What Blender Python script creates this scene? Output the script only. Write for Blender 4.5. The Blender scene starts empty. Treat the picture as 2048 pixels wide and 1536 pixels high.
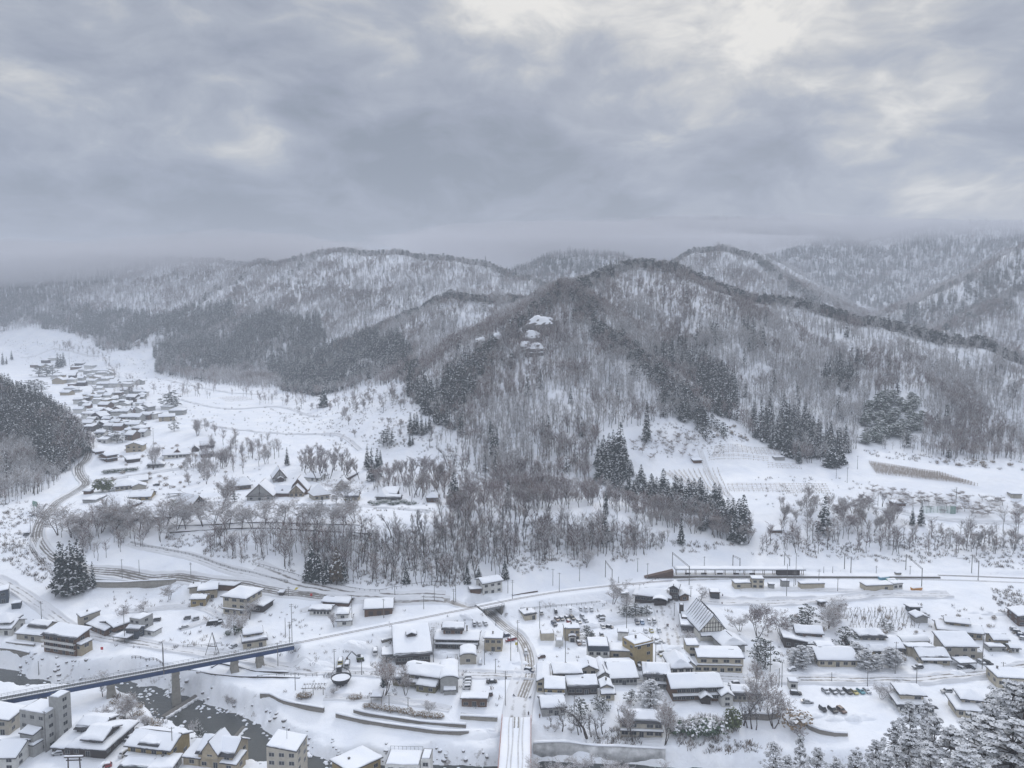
import bpy, math, random
import numpy as np
from mathutils import Vector, Matrix
R = math.radians
rnd = random.Random(7)
S = bpy.context.scene
COL = S.collection
# ------------------------------------------------------------------ camera
F, CX, CY = 1547.0, 1024.0, 768.0           # focal length and centre in pixels of a 2048 px wide picture
PITCH = R(4.73); CAMZ = 150.0
cam = bpy.data.cameras.new('camera'); camo = bpy.data.objects.new('camera', cam); COL.objects.link(camo)
cam.sensor_width = 36.0; cam.lens = 36.0 * F / 2048.0; cam.clip_start = 1.0; cam.clip_end = 20000.0
camo.location = (0, 0, CAMZ); camo.rotation_euler = (R(90) - PITCH, 0, 0)
S.camera = camo
S.view_settings.view_transform = 'Standard'; S.view_settings.look = 'None'
S.view_settings.exposure = -0.14; S.view_settings.gamma = 1.0
S.cycles.max_bounces = 5; S.cycles.diffuse_bounces = 3; S.cycles.glossy_bounces = 2
S.cycles.volume_bounces = 1; S.cycles.transparent_max_bounces = 6
SUN_EL, SUN_AZ = R(33), R(14)               # the weak sun stands ahead of the camera, behind the cloud

def lin(r, g, b):
    f = lambda c: (c/255/12.92) if c/255 <= .04045 else ((c/255+.055)/1.055)**2.4
    return (f(r), f(g), f(b), 1.0)
def pdir(px, py):
    u = (px-CX)/F; v = (CY-py)/F
    d = Vector((u, math.cos(PITCH)+v*math.sin(PITCH), -math.sin(PITCH)+v*math.cos(PITCH)))
    return d.normalized()
# ------------------------------------------------------------------ node helpers
class N:
    def __init__(s, tree): s.t = tree; s.n = tree.nodes; s.l = tree.links
    def new(s, typ, **kw):
        n = s.n.new(typ)
        for k, v in kw.items(): setattr(n, k, v)
        return n
    def set(s, sock, v):
        if hasattr(v, 'is_output'): s.l.new(v, sock)
        else: sock.default_value = v
    def math(s, op, a, b=0.0, c=0.0, clamp=False):
        n = s.new('ShaderNodeMath', operation=op); n.use_clamp = clamp
        s.set(n.inputs[0], a); s.set(n.inputs[1], b)
        if op in ('MULTIPLY_ADD', 'SMOOTH_MIN', 'SMOOTH_MAX'): s.set(n.inputs[2], c)
        return n.outputs[0]
    def vmath(s, op, a, b=(0, 0, 0)):
        n = s.new('ShaderNodeVectorMath', operation=op); s.set(n.inputs[0], a)
        if op == 'SCALE': s.set(n.inputs['Scale'], b)
        else: s.set(n.inputs[1], b)
        return n.outputs['Value'] if op in ('DOT_PRODUCT', 'LENGTH', 'DISTANCE') else n.outputs[0]
    def noise(s, vec, scale, detail=4, rough=.55, dist=0.0):
        n = s.new('ShaderNodeTexNoise'); s.l.new(vec, n.inputs['Vector'])
        n.inputs['Scale'].default_value = scale; n.inputs['Detail'].default_value = detail
        n.inputs['Roughness'].default_value = rough; n.inputs['Distortion'].default_value = dist
        return n.outputs['Fac']
    def ramp(s, fac, stops):
        n = s.new('ShaderNodeValToRGB'); s.set(n.inputs[0], fac); e = n.color_ramp.elements
        while len(e) < len(stops): e.new(0.5)
        for i, (p, c) in enumerate(stops):
            e[i].position = p; e[i].color = c if not isinstance(c, (int, float)) else (c, c, c, 1)
        return n.outputs[0]
    def mix(s, fac, a, b, blend='MIX'):
        n = s.new('ShaderNodeMix', data_type='RGBA', blend_type=blend); s.set(n.inputs[0], fac)
        s.set(n.inputs[6], a); s.set(n.inputs[7], b)
        return n.outputs[2]
    def maprange(s, v, a, b, c=0.0, d=1.0, interp='SMOOTHSTEP'):
        n = s.new('ShaderNodeMapRange', interpolation_type=interp); s.set(n.inputs[0], v)
        for i, x in enumerate((a, b, c, d)): n.inputs[i+1].default_value = x
        return n.outputs[0]
# ------------------------------------------------------------------ world: overcast cloud deck over a physical sky
W = bpy.data.worlds.new('World'); S.world = W; W.use_nodes = True
w = N(W.node_tree); w.n.clear()
tc = w.new('ShaderNodeTexCoord').outputs['Generated']
sep = w.new('ShaderNodeSeparateXYZ'); w.l.new(tc, sep.inputs[0]); X_, Y_, Z_ = sep.outputs
sky = w.new('ShaderNodeTexSky', sky_type='NISHITA'); sky.sun_disc = False; sky.sun_elevation = SUN_EL; sky.sun_rotation = SUN_AZ
skyc = w.vmath('SCALE', sky.outputs[0], 0.10)
# the deck: flattened direction so that the clouds draw together towards the horizon
zz = w.math('ADD', w.math('MAXIMUM', Z_, 0.0), 0.34)
cv = w.new('ShaderNodeCombineXYZ')
w.set(cv.inputs[0], w.math('DIVIDE', X_, zz)); w.set(cv.inputs[1], w.math('DIVIDE', Y_, zz)); w.set(cv.inputs[2], w.math('MULTIPLY', Z_, 1.2))
wn = w.new('ShaderNodeTexNoise'); w.l.new(cv.outputs[0], wn.inputs['Vector']); wn.inputs['Scale'].default_value = 2.2; wn.inputs['Detail'].default_value = 3
warp = w.vmath('ADD', cv.outputs[0], w.vmath('SCALE', w.vmath('SUBTRACT', wn.outputs['Color'], (.5, .5, .5)), 0.36))
n1 = w.noise(warp, 1.6, 10, .55)
bil = w.math('ABSOLUTE', w.math('SUBTRACT', w.math('MULTIPLY', w.noise(warp, 2.6, 8, .58), 2.0), 1.0))
n2 = w.math('ADD', w.math('MULTIPLY', w.noise(warp, 5.5, 8, .62), .55), w.math('MULTIPLY', w.math('SUBTRACT', 1.0, bil), .50))
n3 = w.noise(warp, 0.55, 3, .5)
CLOUD_SHIFT = -1.20
def lobe(px, py, wid):
    d = w.vmath('DOT_PRODUCT', tc, tuple(pdir(px, py)))
    return w.maprange(d, math.cos(R(wid)), 1.0)
cl = w.math('ADD', w.math('MULTIPLY', n1, 1.85), w.math('MULTIPLY', n2, .98))
cl = w.math('ADD', cl, w.math('MULTIPLY', n3, .2))
bias = None
for (px, py, wid, amt) in [(1120, -10, 10, .40), (1500, 60, 9, .06), (1480, 120, 8, .17), (1820, 260, 7, .07), (1900, 40, 13, .03), (1260, 265, 6, .12),
                           (880, 150, 5, .10), (100, 10, 11, .12), (760, 205, 3, .08), (300, 220, 16, -.17), (480, 330, 12, -.08), (60, 20, 9, .08), (1180, 140, 8, -.09), (1600, 320, 8, -.06), (500, 420, 18, -.08), (1040, 380, 14, -.10), (1700, 430, 12, -.06), (1530, 60, 5, -.10), (1790, 130, 4, -.05)]:
    t = w.math('MULTIPLY', lobe(px, py, wid), amt)
    bias = t if bias is None else w.math('ADD', bias, t)
el = w.maprange(Z_, .02, .40, -.07, .05)
cl = w.math('ADD', w.math('ADD', cl, bias), el)
cl = w.math('ADD', cl, CLOUD_SHIFT)
CLOUD_RAMP = [(.26, lin(126, 135, 149)), (.46, lin(151, 158, 174)), (.62, lin(173, 179, 191)), (.76, lin(206, 207, 208)), (.92, lin(249, 246, 239))]
cc = w.ramp(cl, CLOUD_RAMP)
# a warmer tone low over the hills on the left and over the far valley
warm = w.math('MULTIPLY', w.maprange(Z_, .17, .03), .5)
cc = w.mix(warm, cc, lin(158, 156, 168))
# overcast: the deck is brightest overhead
zen = w.maprange(Z_, .36, .85, 1.0, 3.1)
cc = w.mix(w.maprange(Z_, .40, .75, 0, .7), cc, lin(180, 185, 195))
cc = w.vmath('SCALE', cc, zen)
low = w.maprange(Z_, -.02, -.25)
cc = w.mix(low, cc, lin(170, 174, 182))
tot = w.mix(.05, cc, skyc)
bg = w.new('ShaderNodeBackground'); w.l.new(tot, bg.inputs[0]); bg.inputs[1].default_value = 1.0
wo = w.new('ShaderNodeOutputWorld'); w.l.new(bg.outputs[0], wo.inputs[0])
# ------------------------------------------------------------------ sun
sl = bpy.data.lights.new('sun', 'SUN'); sl.energy = 1.5; sl.angle = R(12); sl.color = (1.0, .96, .90)
so = bpy.data.objects.new('sun', sl); COL.objects.link(so)
sd = Vector((math.sin(SUN_AZ)*math.cos(SUN_EL), math.cos(SUN_AZ)*math.cos(SUN_EL), math.sin(SUN_EL)))
so.rotation_euler = sd.to_track_quat('Z', 'Y').to_euler()
HAZE_DENSITY = 0.00026
MIST_DENSITY = 0.0055
# ------------------------------------------------------------------ materials
MATS = {}
def pmat(name, col, rough=.8, fn=None, metal=0.0, spec=.3):
    m = bpy.data.materials.new(name); m.use_nodes = True; t = N(m.node_tree)
    b = t.n['Principled BSDF']; b.inputs['Base Color'].default_value = (*col[:3], 1); b.inputs['Roughness'].default_value = rough
    b.inputs['Metallic'].default_value = metal; b.inputs['Specular IOR Level'].default_value = spec
    if fn: fn(t, b)
    MATS[name] = m
    return m
def speckle(amount=.25, scale=.5, bump=0.0, tint=(1, 1, 1)):
    def fn(t, b):
        p = t.new('ShaderNodeNewGeometry').outputs['Position']
        c = b.inputs['Base Color'].default_value[:]
        n = t.noise(p, scale, 5, .6)
        lo = tuple(x*(1-amount) for x in c[:3])+(1,); hi = tuple(min(1, x*(1+amount)*k) for x, k in zip(c[:3], tint))+(1,)
        t.l.new(t.ramp(n, [(.3, lo), (.7, hi)]), b.inputs['Base Color'])
        if bump:
            bp = t.new('ShaderNodeBump'); bp.inputs['Strength'].default_value = bump; bp.inputs['Distance'].default_value = .3
            t.l.new(n, bp.inputs['Height']); t.l.new(bp.outputs[0], b.inputs['Normal'])
    return fn
def snow_fn(scales, strength, patches=None):
    def fn(t, b):
        p = t.new('ShaderNodeNewGeometry').outputs['Position']
        hh = None
        for s, a in scales:
            k = t.math('MULTIPLY', t.noise(p, s, 5, .55, .4), a); hh = k if hh is None else t.math('ADD', hh, k)
        bp = t.new('ShaderNodeBump'); bp.inputs['Strength'].default_value = strength*1.35; bp.inputs['Distance'].default_value = 1.0
        t.l.new(hh, bp.inputs['Height']); t.l.new(bp.outputs[0], b.inputs['Normal'])
        col = t.mix(t.ramp(t.noise(p, .06, 5, .6), [(.35, 0.0), (.7, 1.0)]), (.755, .785, .84, 1), (.87, .88, .895, 1))
        col = t.mix(t.math('MULTIPLY', t.ramp(t.noise(p, .013, 4, .6), [(.4, 0.0), (.65, 1.0)]), .5), col, (.77, .79, .835, 1))
        if patches: col = patches(t, p, col)
        t.l.new(col, b.inputs['Base Color'])
    return fn
def ground_patches(t, p, col):
    # bare stems, dead grass and stones that poke through the snow on the steep ground only
    g = t.new('ShaderNodeNewGeometry'); sn = t.new('ShaderNodeSeparateXYZ'); t.l.new(g.outputs['True Normal'], sn.inputs[0])
    steep = t.maprange(sn.outputs[2], .93, .80)
    k = t.math('ADD', t.noise(p, .22, 6, .7), t.math('MULTIPLY', t.noise(p, .035, 3, .5), .35))
    f = t.math('MULTIPLY', t.maprange(k, .76, .88), steep)
    return t.mix(t.math('MULTIPLY', f, .75), col, (.16, .13, .11, 1))
pmat('ground_snow', (.84, .85, .88), .75, snow_fn([(.05, 2.2), (.25, .55), (1.3, .12)], .45, ground_patches), spec=.2)
pmat('roof_snow', (.84, .86, .89), .7, snow_fn([(.35, .22), (1.6, .07)], .5), spec=.2)
pmat('bark', (.060, .048, .042), .9, speckle(.35, .8))
pmat('bark_grey', (.13, .115, .105), .9, speckle(.35, .8))
pmat('twig', (.160, .118, .095), .9, speckle(.3, .05, tint=(1.1, 1, .95)))
pmat('twig_red', (.13, .082, .074), .9, speckle(.3, .05))
pmat('twig_dark', (.075, .062, .058), .9, speckle(.3, .05))
pmat('far_twig', (.24, .21, .195), .9, speckle(.3, .03))
pmat('frost', (.72, .73, .75), .8)
pmat('needles', (.018, .030, .026), .85, speckle(.4, .12))
pmat('needles_pine', (.030, .042, .030), .85, speckle(.4, .15))
pmat('needles_brown', (.075, .055, .032), .85, speckle(.4, .15))
pmat('bamboo_leaf', (.075, .095, .032), .8, speckle(.4, .3))
pmat('bush_leaf', (.048, .082, .045), .85, speckle(.4, .4))
# ------------------------------------------------------------------ pixel of the photograph -> point of the land
cp, sp = math.cos(PITCH), math.sin(PITCH)
def raydir(px, py):
    u = (px-CX)/F; v = (CY-py)/F
    return (u, cp+v*sp, -sp+v*cp)
def Pz(px, py, z):
    d = raydir(px, py); t = (z-CAMZ)/d[2]
    return (d[0]*t, d[1]*t, z)
def Py(px, py, Y):
    d = raydir(px, py); t = Y/d[1]
    return (d[0]*t, Y, CAMZ+d[2]*t)
def proj(x, y, z):
    yy = y*cp-(z-CAMZ)*sp; zz = y*sp+(z-CAMZ)*cp
    return CX+F*x/yy, CY-F*zz/yy
# ------------------------------------------------------------------ value noise
def vnoise(x, y, seed=0):
    xi = np.floor(x).astype(np.int64); yi = np.floor(y).astype(np.int64); xf = x-xi; yf = y-yi
    def h(a, b):
        v = (a*374761393+b*668265263+seed*982451653) & 0x7fffffff
        v = ((v ^ (v >> 13))*1274126177) & 0x7fffffff
        return ((v ^ (v >> 16)) & 0xffff)/65535.0
    u = xf*xf*xf*(xf*(xf*6-15)+10); v = yf*yf*yf*(yf*(yf*6-15)+10)
    return (h(xi, yi)*(1-u)+h(xi+1, yi)*u)*(1-v)+(h(xi, yi+1)*(1-u)+h(xi+1, yi+1)*u)*v
def fbm(x, y, seed=0, oct=4):
    s = 0; a = .5; n = 0
    for i in range(oct):
        s = s+a*vnoise(x, y, seed+i*17); n += a; x = x*2.03+11.3; y = y*2.03-7.1; a *= .5
    return s/n
def sstep(a, b, x):
    t = np.clip((x-a)/(b-a), 0, 1); return t*t*(3-2*t)
# ------------------------------------------------------------------ land: heights read at places in the valley
CTRL = """0 1300 0;100 1290 0;200 1310 0;330 1330 0;560 1320 0;700 1330 0;800 1340 0;900 1400 0;1040 1400 0;1100 1300 0;1200 1330 0;1300 1400 0;1400 1300 0;1500 1400 0
1600 1420 0;1700 1300 1;1800 1350 0;1950 1400 0;2000 1280 2;1250 1250 0;1400 1260 1;1120 1270 0;880 1300 0;950 1330 0;650 1300 0;600 1400 -1;700 1430 -2;800 1450 -2;900 1470 -3;700 1480 -5;850 1510 -5;600 1440 -5
100 1480 0;250 1500 0;400 1520 0;0 1500 0;550 1536 -1;1200 1420 0;1400 1440 0;1300 1500 -4;1500 1490 -4;1650 1480 -2;1750 1450 0;1150 1510 -6
1700 1215 4;1900 1215 4;2040 1210 6;1560 1225 3;1800 1250 2;1960 1250 3;1450 1240 2;1330 1200 6;1300 1215 3;1200 1222 1;1100 1222 1
1480 1180 7;1600 1180 7;1760 1180 7;1950 1185 7;1950 1205 5.5;1640 1200 6
60 1200 7;20 1130 16;0 1080 22;40 1040 24;60 1080 19;140 985 27;160 935 32;120 1120 15;100 1180 8;150 1165 10;200 1200 5;250 1140 14;350 1150 12;230 1110 17;300 1180 6;400 1190 6;300 1240 3;480 1230 4;400 1250 2;550 1210 5;620 1240 4;700 1215 6;780 1225 6;850 1215 7
450 1150 11;600 1187 8;750 1200 7.5;900 1200 7.5;950 1190 7.5
600 1165 10;700 1172 9;800 1180 9;900 1178 9;1000 1158 9;1100 1142 9;1200 1132 9.5;1300 1122 10;1400 1116 10;1550 1112 10;1700 1120 9;1850 1122 9;2000 1132 9;2040 1140 9
280 1100 18;400 1110 18;500 1110 19;250 1060 23;330 1050 26;400 1052 27;500 1054 28;600 1056 29;700 1058 30;800 1050 31;900 1040 31;1000 1040 30;1100 1030 30;1200 1033 29;1270 1050 26;1350 1065 20;1450 1070 17;1520 1080 15
180 1040 26;200 1000 28;260 1010 28;340 1020 29;420 1010 30;520 1005 31;620 995 31;720 1000 31;800 1000 31;860 1000 31;700 960 33;600 950 33;500 950 33;400 930 34;300 950 32;250 980 30;850 960 34;950 980 32;1000 960 33;1100 965 33;1200 985 30;1300 1000 29
1300 880 50;1350 855 57;1300 930 41;1400 930 39;1450 900 45;1450 860 55;1550 900 45;1550 960 34;1600 1000 28;1500 1000 28;1400 985 30;1550 1050 20;1700 1000 27;1700 950 35;1800 980 30;1750 920 41;1850 930 39;1950 950 36;2040 930 39;2040 1000 26;1900 1020 23;2000 1060 17;1800 1060 18;1700 1060 18;1900 1095 12
250 900 38;200 930 34;330 890 39;450 880 42;550 880 42;650 900 41;750 880 45;850 905 42;920 860 58;500 830 49;600 830 49;400 830 48;800 830 54;700 790 62;820 780 68;450 790 55;520 780 59;300 800 53;200 850 44;250 780 57;150 770 58;200 730 68;250 720 74;100 720 72;50 690 95;150 680 98;330 740 68;400 750 64;20 700 88
100 950 33;0 1010 28;60 930 38"""
pts = []
for tok in CTRL.replace('\n', ';').split(';'):
    a, b, c = map(float, tok.split()); pts.append(Pz(a, b, c))
pts += [(-300, 150, 2), (0, 150, 6), (0, 205, -2), (150, 205, 2), (-150, 210, -1), (-300, 230, 0), (300, 240, 2), (450, 300, 4), (-500, 350, 10), (-650, 500, 25), (600, 420, 12), (700, 600, 30), (0, 1150, 60), (300, 1000, 60), (-300, 1300, 80), (-900, 2400, 120),
        (-500, 2300, 118), (-1500, 3500, 150), (-2500, 3000, 150), (900, 2000, 110), (1500, 3500, 160), (2500, 2500, 160), (1200, 900, 60), (0, 3000, 150), (-900, 1000, 70), (-1600, 1500, 110), (0, 5200, 200), (-4000, 4500, 220), (4000, 4500, 220)]
pts = np.array(pts)
def rbf_fit(p):
    d = np.hypot(p[:, None, 0]-p[None, :, 0], p[:, None, 1]-p[None, :, 1])
    k = np.sqrt(d*d+64.0)
    A = np.block([[k+np.eye(len(p))*-1.5, np.ones((len(p), 1))], [np.ones((1, len(p))), np.zeros((1, 1))]])
    return np.linalg.solve(A, np.append(p[:, 2], 0))
RBW = rbf_fit(pts)
def base_h(x, y):
    out = np.full(x.shape, RBW[-1])
    for i in range(len(pts)):
        out += RBW[i]*np.sqrt((x-pts[i, 0])**2+(y-pts[i, 1])**2+64.0)
    return out
# ridges: (pixel x, pixel y of the ground on the crest, distance), slope
RIDGES = [
 ([(1138, 575, 830), (1165, 632, 790), (1235, 698, 735), (1305, 750, 690), (1370, 805, 650), (1415, 850, 622)], .66),
 ([(1138, 575, 830), (1075, 622, 800), (1010, 672, 770), (945, 738, 740), (890, 815, 700), (860, 850, 680)], .62),
 ([(1138, 575, 830), (1118, 700, 742), (1105, 830, 655), (1100, 900, 600)], .80),
 ([(1138, 585, 850), (1190, 556, 920), (1270, 531, 980), (1350, 538, 960), (1450, 586, 930), (1560, 605, 900), (1650, 630, 870), (1800, 660, 840), (1950, 690, 800), (2048, 742, 770), (2250, 815, 720), (2500, 880, 700)], .50),
 ([(1560, 605, 900), (1575, 700, 790), (1600, 800, 690)], .55),
 ([(1800, 660, 840), (1830, 760, 720), (1850, 850, 650)], .55),
 ([(1350, 538, 960), (1400, 650, 850), (1440, 740, 760)], .55),
 ([(-250, 490, 2500), (100, 505, 2300), (250, 520, 2050), (420, 525, 1850), (560, 528, 1700), (640, 508, 1650), (700, 503, 1600), (850, 515, 1550), (950, 528, 1500), (1080, 566, 1450), (1150, 590, 1400)], .52),
 ([(640, 508, 1650), (560, 570, 1500), (480, 640, 1360), (400, 690, 1270)], .55),
 ([(560, 528, 1750), (450, 575, 1600), (340, 645, 1450), (240, 695, 1340)], .55),
 ([(850, 515, 1550), (760, 605, 1380), (680, 665, 1270)], .55),
 ([(420, 525, 1900), (300, 600, 1750), (180, 655, 1600)], .55),
 ([(1138, 575, 850), (1080, 600, 1000), (980, 606, 1080), (900, 600, 1100), (820, 630, 1120), (720, 675, 1120), (640, 722, 1100)], .60),
 ([(900, 600, 1100), (860, 680, 980), (830, 750, 880)], .58),
 ([(1000, 560, 2000), (1060, 530, 1950), (1120, 505, 1900), (1240, 510, 1850), (1300, 550, 1800)], .5),
 ([(1290, 565, 1500), (1390, 505, 1500), (1450, 500, 1450), (1510, 522, 1420), (1580, 565, 1350), (1650, 615, 1250), (1700, 655, 1150)], .6),
 ([(1500, 490, 2100), (1580, 540, 1950), (1640, 590, 1800)], .6),
 ([(1300, 440, 2700), (1560, 440, 2600), (1650, 462, 2500), (1725, 486, 2450), (1800, 467, 2450), (1870, 450, 2400), (2000, 450, 2350), (2300, 440, 2300)], .5),
 ([(1870, 450, 2400), (1790, 540, 2150), (1700, 610, 1900)], .5),
 ([(2300, 410, 1600), (2048, 495, 1500), (1950, 552, 1450), (1850, 597, 1400), (1760, 637, 1350)], .55),
 ([(2300, 510, 1300), (2048, 580, 1200), (1960, 630, 1150), (1870, 670, 1080)], .55),
 ([(-250, 740, 720), (-60, 760, 720), (20, 790, 720), (80, 830, 690), (140, 872, 650), (178, 902, 625)], .62),
 ([(-300, 560, 2700), (0, 570, 2400), (100, 590, 2250), (60, 640, 2050)], .45),
 ([(-300, 620, 1700), (-100, 650, 1600), (-20, 690, 1500)], .5),
]
WRIDGE = [([(20, 10, 128), (70, 70, 104), (115, 130, 74), (150, 180, 48), (170, 225, 18)], .85), ([(0, -40, 140), (0, 20, 125), (-6, 70, 82), (-8, 120, 45), (-5, 170, 12)], .8),
          ([(-60, -40, 130), (-90, 60, 90), (-120, 130, 40), (-130, 180, 8)], .8)]
for r, s in RIDGES: WRIDGE.append(([Py(*q) for q in r], s))
def ridge_h(x, y):
    K = 7.0
    acc = None
    wob = (fbm(x/55.0, y/55.0, 3, 3)-.5)
    gul = np.abs(fbm(x/90.0, y/90.0, 9, 3)-.5)*2
    for poly, slope in WRIDGE:
        best = np.full(x.shape, -1e4)
        for (ax, ay, az), (bx, by, bz) in zip(poly[:-1], poly[1:]):
            dx, dy = bx-ax, by-ay; L2 = dx*dx+dy*dy
            t = np.clip(((x-ax)*dx+(y-ay)*dy)/L2, 0, 1)
            d = np.hypot(x-(ax+t*dx), y-(ay+t*dy))
            z = az+t*(bz-az)-slope*(np.sqrt(d*d+36)-6)
            best = np.maximum(best, z)
        acc = best if acc is None else np.maximum(acc, best)+np.maximum(K-np.abs(acc-best), 0)**2/(4*K)
    return acc, wob, gul
# railway, river and road lines
RAILZ = 7.0
RAIL_PX = [(-300, 1455), (0, 1397), (150, 1370), (345, 1334), (480, 1308), (585, 1288), (700, 1265), (830, 1239), (960, 1213), (1050, 1195), (1150, 1180), (1340, 1162), (1600, 1157), (1870, 1160), (2048, 1166), (2350, 1178)]
RAIL = np.array([Pz(a, b, RAILZ)[:2] for a, b in RAIL_PX])
RIVER_PX = [(-150, 1330, 6), (0, 1355, 7), (70, 1378, 7), (150, 1380, 6), (250, 1380, 6), (320, 1402, 8), (390, 1436, 11), (470, 1476, 11), (540, 1516, 9), (640, 1540, 6), (760, 1552, 6), (900, 1552, 5), (1040, 1550, 5), (1150, 1543, 5), (1300, 1548, 5), (1450, 1556, 5), (1700, 1566, 5)]
RIVZ = -9.0
RIVER = np.array([Pz(a, b, RIVZ)[:2] for a, b, c in RIVER_PX]); RIVW = np.array([c for a, b, c in RIVER_PX])
def line_dist(x, y, P, V=None):
    best = np.full(x.shape, 1e9); val = np.zeros(x.shape)
    for i in range(len(P)-1):
        ax, ay = P[i]; bx, by = P[i+1]; dx, dy = bx-ax, by-ay
        t = np.clip(((x-ax)*dx+(y-ay)*dy)/(dx*dx+dy*dy), 0, 1)
        d = np.hypot(x-(ax+t*dx), y-(ay+t*dy)); m = d < best
        best = np.where(m, d, best)
        if V is not None: val = np.where(m, V[i]+t*(V[i+1]-V[i]), val)
        else: val = np.where(m, i+t, val)
    return best, val
UNDER_PX = [(900, 1203), (935, 1208), (962, 1216), (985, 1232), (1012, 1252), (1040, 1276), (1056, 1305), (1060, 1340)]
UNDER = np.array([Pz(a, b, 7.0 if i < 2 else 2.0 if i < 5 else .6)[:2] for i, (a, b) in enumerate(UNDER_PX)])
UNDERZ = np.array([7.0, 5.0, 2.4, 2.0, 1.2, .8, .4, .2])
def terrain_h(x, y):
    b = base_h(x, y)
    rg, wob, gul = ridge_h(x, y)
    over = np.clip((rg-b)/30.0, 0, 1)
    rg = rg+over*(wob*10-gul*11)
    K = 6.0
    z = np.maximum(b, rg)+np.maximum(K-np.abs(b-rg), 0)**2/(4*K)
    z = z+(fbm(x/14, y/14, 21, 3)-.5)*(1.1+over*1.4)+(fbm(x/4.0, y/4.0, 31, 2)-.5)*(.38+over*.8)
    near = (y < 700)
    # embankment / cutting of the railway (from the end of the bridge on)
    d, s = line_dist(x, y, RAIL)
    on = sstep(4.9, 5.15, s)
    emb = RAILZ-.25-np.maximum(d-4.5, 0)*.58
    wide = 4.5+sstep(9.5, 11, s)*7.5
    cut = RAILZ+.1+np.maximum(d-wide, 0)*.55
    zz = np.minimum(np.maximum(z, emb), cut)
    z = np.where(near, z*(1-on)+zz*on, z)
    # road under the railway
    d, v = line_dist(x, y, UNDER, UNDERZ)
    lowr = v+np.maximum(d-3.6, 0)*1.4
    z = np.where(near & (d < 14), np.minimum(z, lowr), z)
    # river bed with broken banks
    d, wd = line_dist(x, y, RIVER, RIVW)
    d = d+(fbm(x/9, y/9, 77, 3)-.5)*7
    t = sstep(wd-1.5, wd+5.5, d)
    z = np.where((y < 480), z*t+(1-t)*(RIVZ-1.6), z)
    return z
# polar grid, denser where the town is
azs = np.radians(np.linspace(-47, 47, 760))
ds = [14.0]
while ds[-1] < 5400:
    q = ds[-1]
    st = 6.0 if q < 190 else 2.5 if q < 245 else 1.25 if q < 480 else 1.9 if q < 640 else 3.2 if q < 1000 else q*.0052
    ds.append(q+st)
ds = np.array(ds)
AA, DD = np.meshgrid(azs, ds)
TX, TY = DD*np.sin(AA), DD*np.cos(AA)
TZ = np.empty_like(TX)
for i in range(0, len(ds), 60): TZ[i:i+60] = terrain_h(TX[i:i+60], TY[i:i+60])
def ground(x, y):
    x = np.asarray(x, float); y = np.asarray(y, float)
    d = np.hypot(x, y); a = np.arctan2(x, y)
    fi = np.interp(d, ds, np.arange(len(ds))); fj = np.clip((a-azs[0])/(azs[1]-azs[0]), 0, len(azs)-1.001)
    i = np.clip(fi.astype(int), 0, len(ds)-2); j = fj.astype(int); u = fi-i; v = fj-j
    return (TZ[i, j]*(1-u)+TZ[i+1, j]*u)*(1-v)+(TZ[i, j+1]*(1-u)+TZ[i+1, j+1]*u)*v
_T = np.concatenate([np.arange(60, 700, .75), np.arange(700, 5300, 4.0)])
def G(px, py):
    """the point of the land seen at a pixel of the photograph (2048 x 1536)"""
    d = raydir(px, py); q = math.hypot(d[0], d[1])
    xs = d[0]/q*_T; ys = d[1]/q*_T; zs = CAMZ+d[2]/q*_T
    k = np.nonzero(ground(xs, ys) >= zs)[0]
    k = k[0] if len(k) else len(_T)-1
    return (float(xs[k]), float(ys[k]), float(ground(xs[k], ys[k])))
def gz(x, y): return float(ground(x, y))
def mesh_np(name, V, Fq, mat, smooth=False, mats=None, midx=None):
    me = bpy.data.meshes.new(name)
    V = np.asarray(V, np.float32); Fq = np.asarray(Fq, np.int32); k = Fq.shape[1]
    me.vertices.add(len(V)); me.vertices.foreach_set('co', V.ravel())
    me.loops.add(Fq.size); me.loops.foreach_set('vertex_index', Fq.ravel())
    me.polygons.add(len(Fq)); me.polygons.foreach_set('loop_start', np.arange(0, Fq.size, k, dtype=np.int32))
    for m in (mats or [mat]): me.materials.append(MATS[m])
    if midx is not None: me.polygons.foreach_set('material_index', np.asarray(midx, np.int32))
    if smooth: me.polygons.foreach_set('use_smooth', np.ones(len(Fq), bool))
    me.update(calc_edges=True); me.validate()
    return me
def link(name, me, parent=None):
    o = bpy.data.objects.new(name, me); COL.objects.link(o)
    if parent is not None: o.parent = parent
    return o
nr, nc = TX.shape
idx = np.arange(nr*nc).reshape(nr, nc)
Q = np.stack([idx[:-1, :-1], idx[:-1, 1:], idx[1:, 1:], idx[1:, :-1]], -1).reshape(-1, 4)
ter = link('ground', mesh_np('ground', np.stack([TX, TY, TZ], -1).reshape(-1, 3), Q, 'ground_snow', smooth=True))
ter['kind'] = 'structure'
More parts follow.
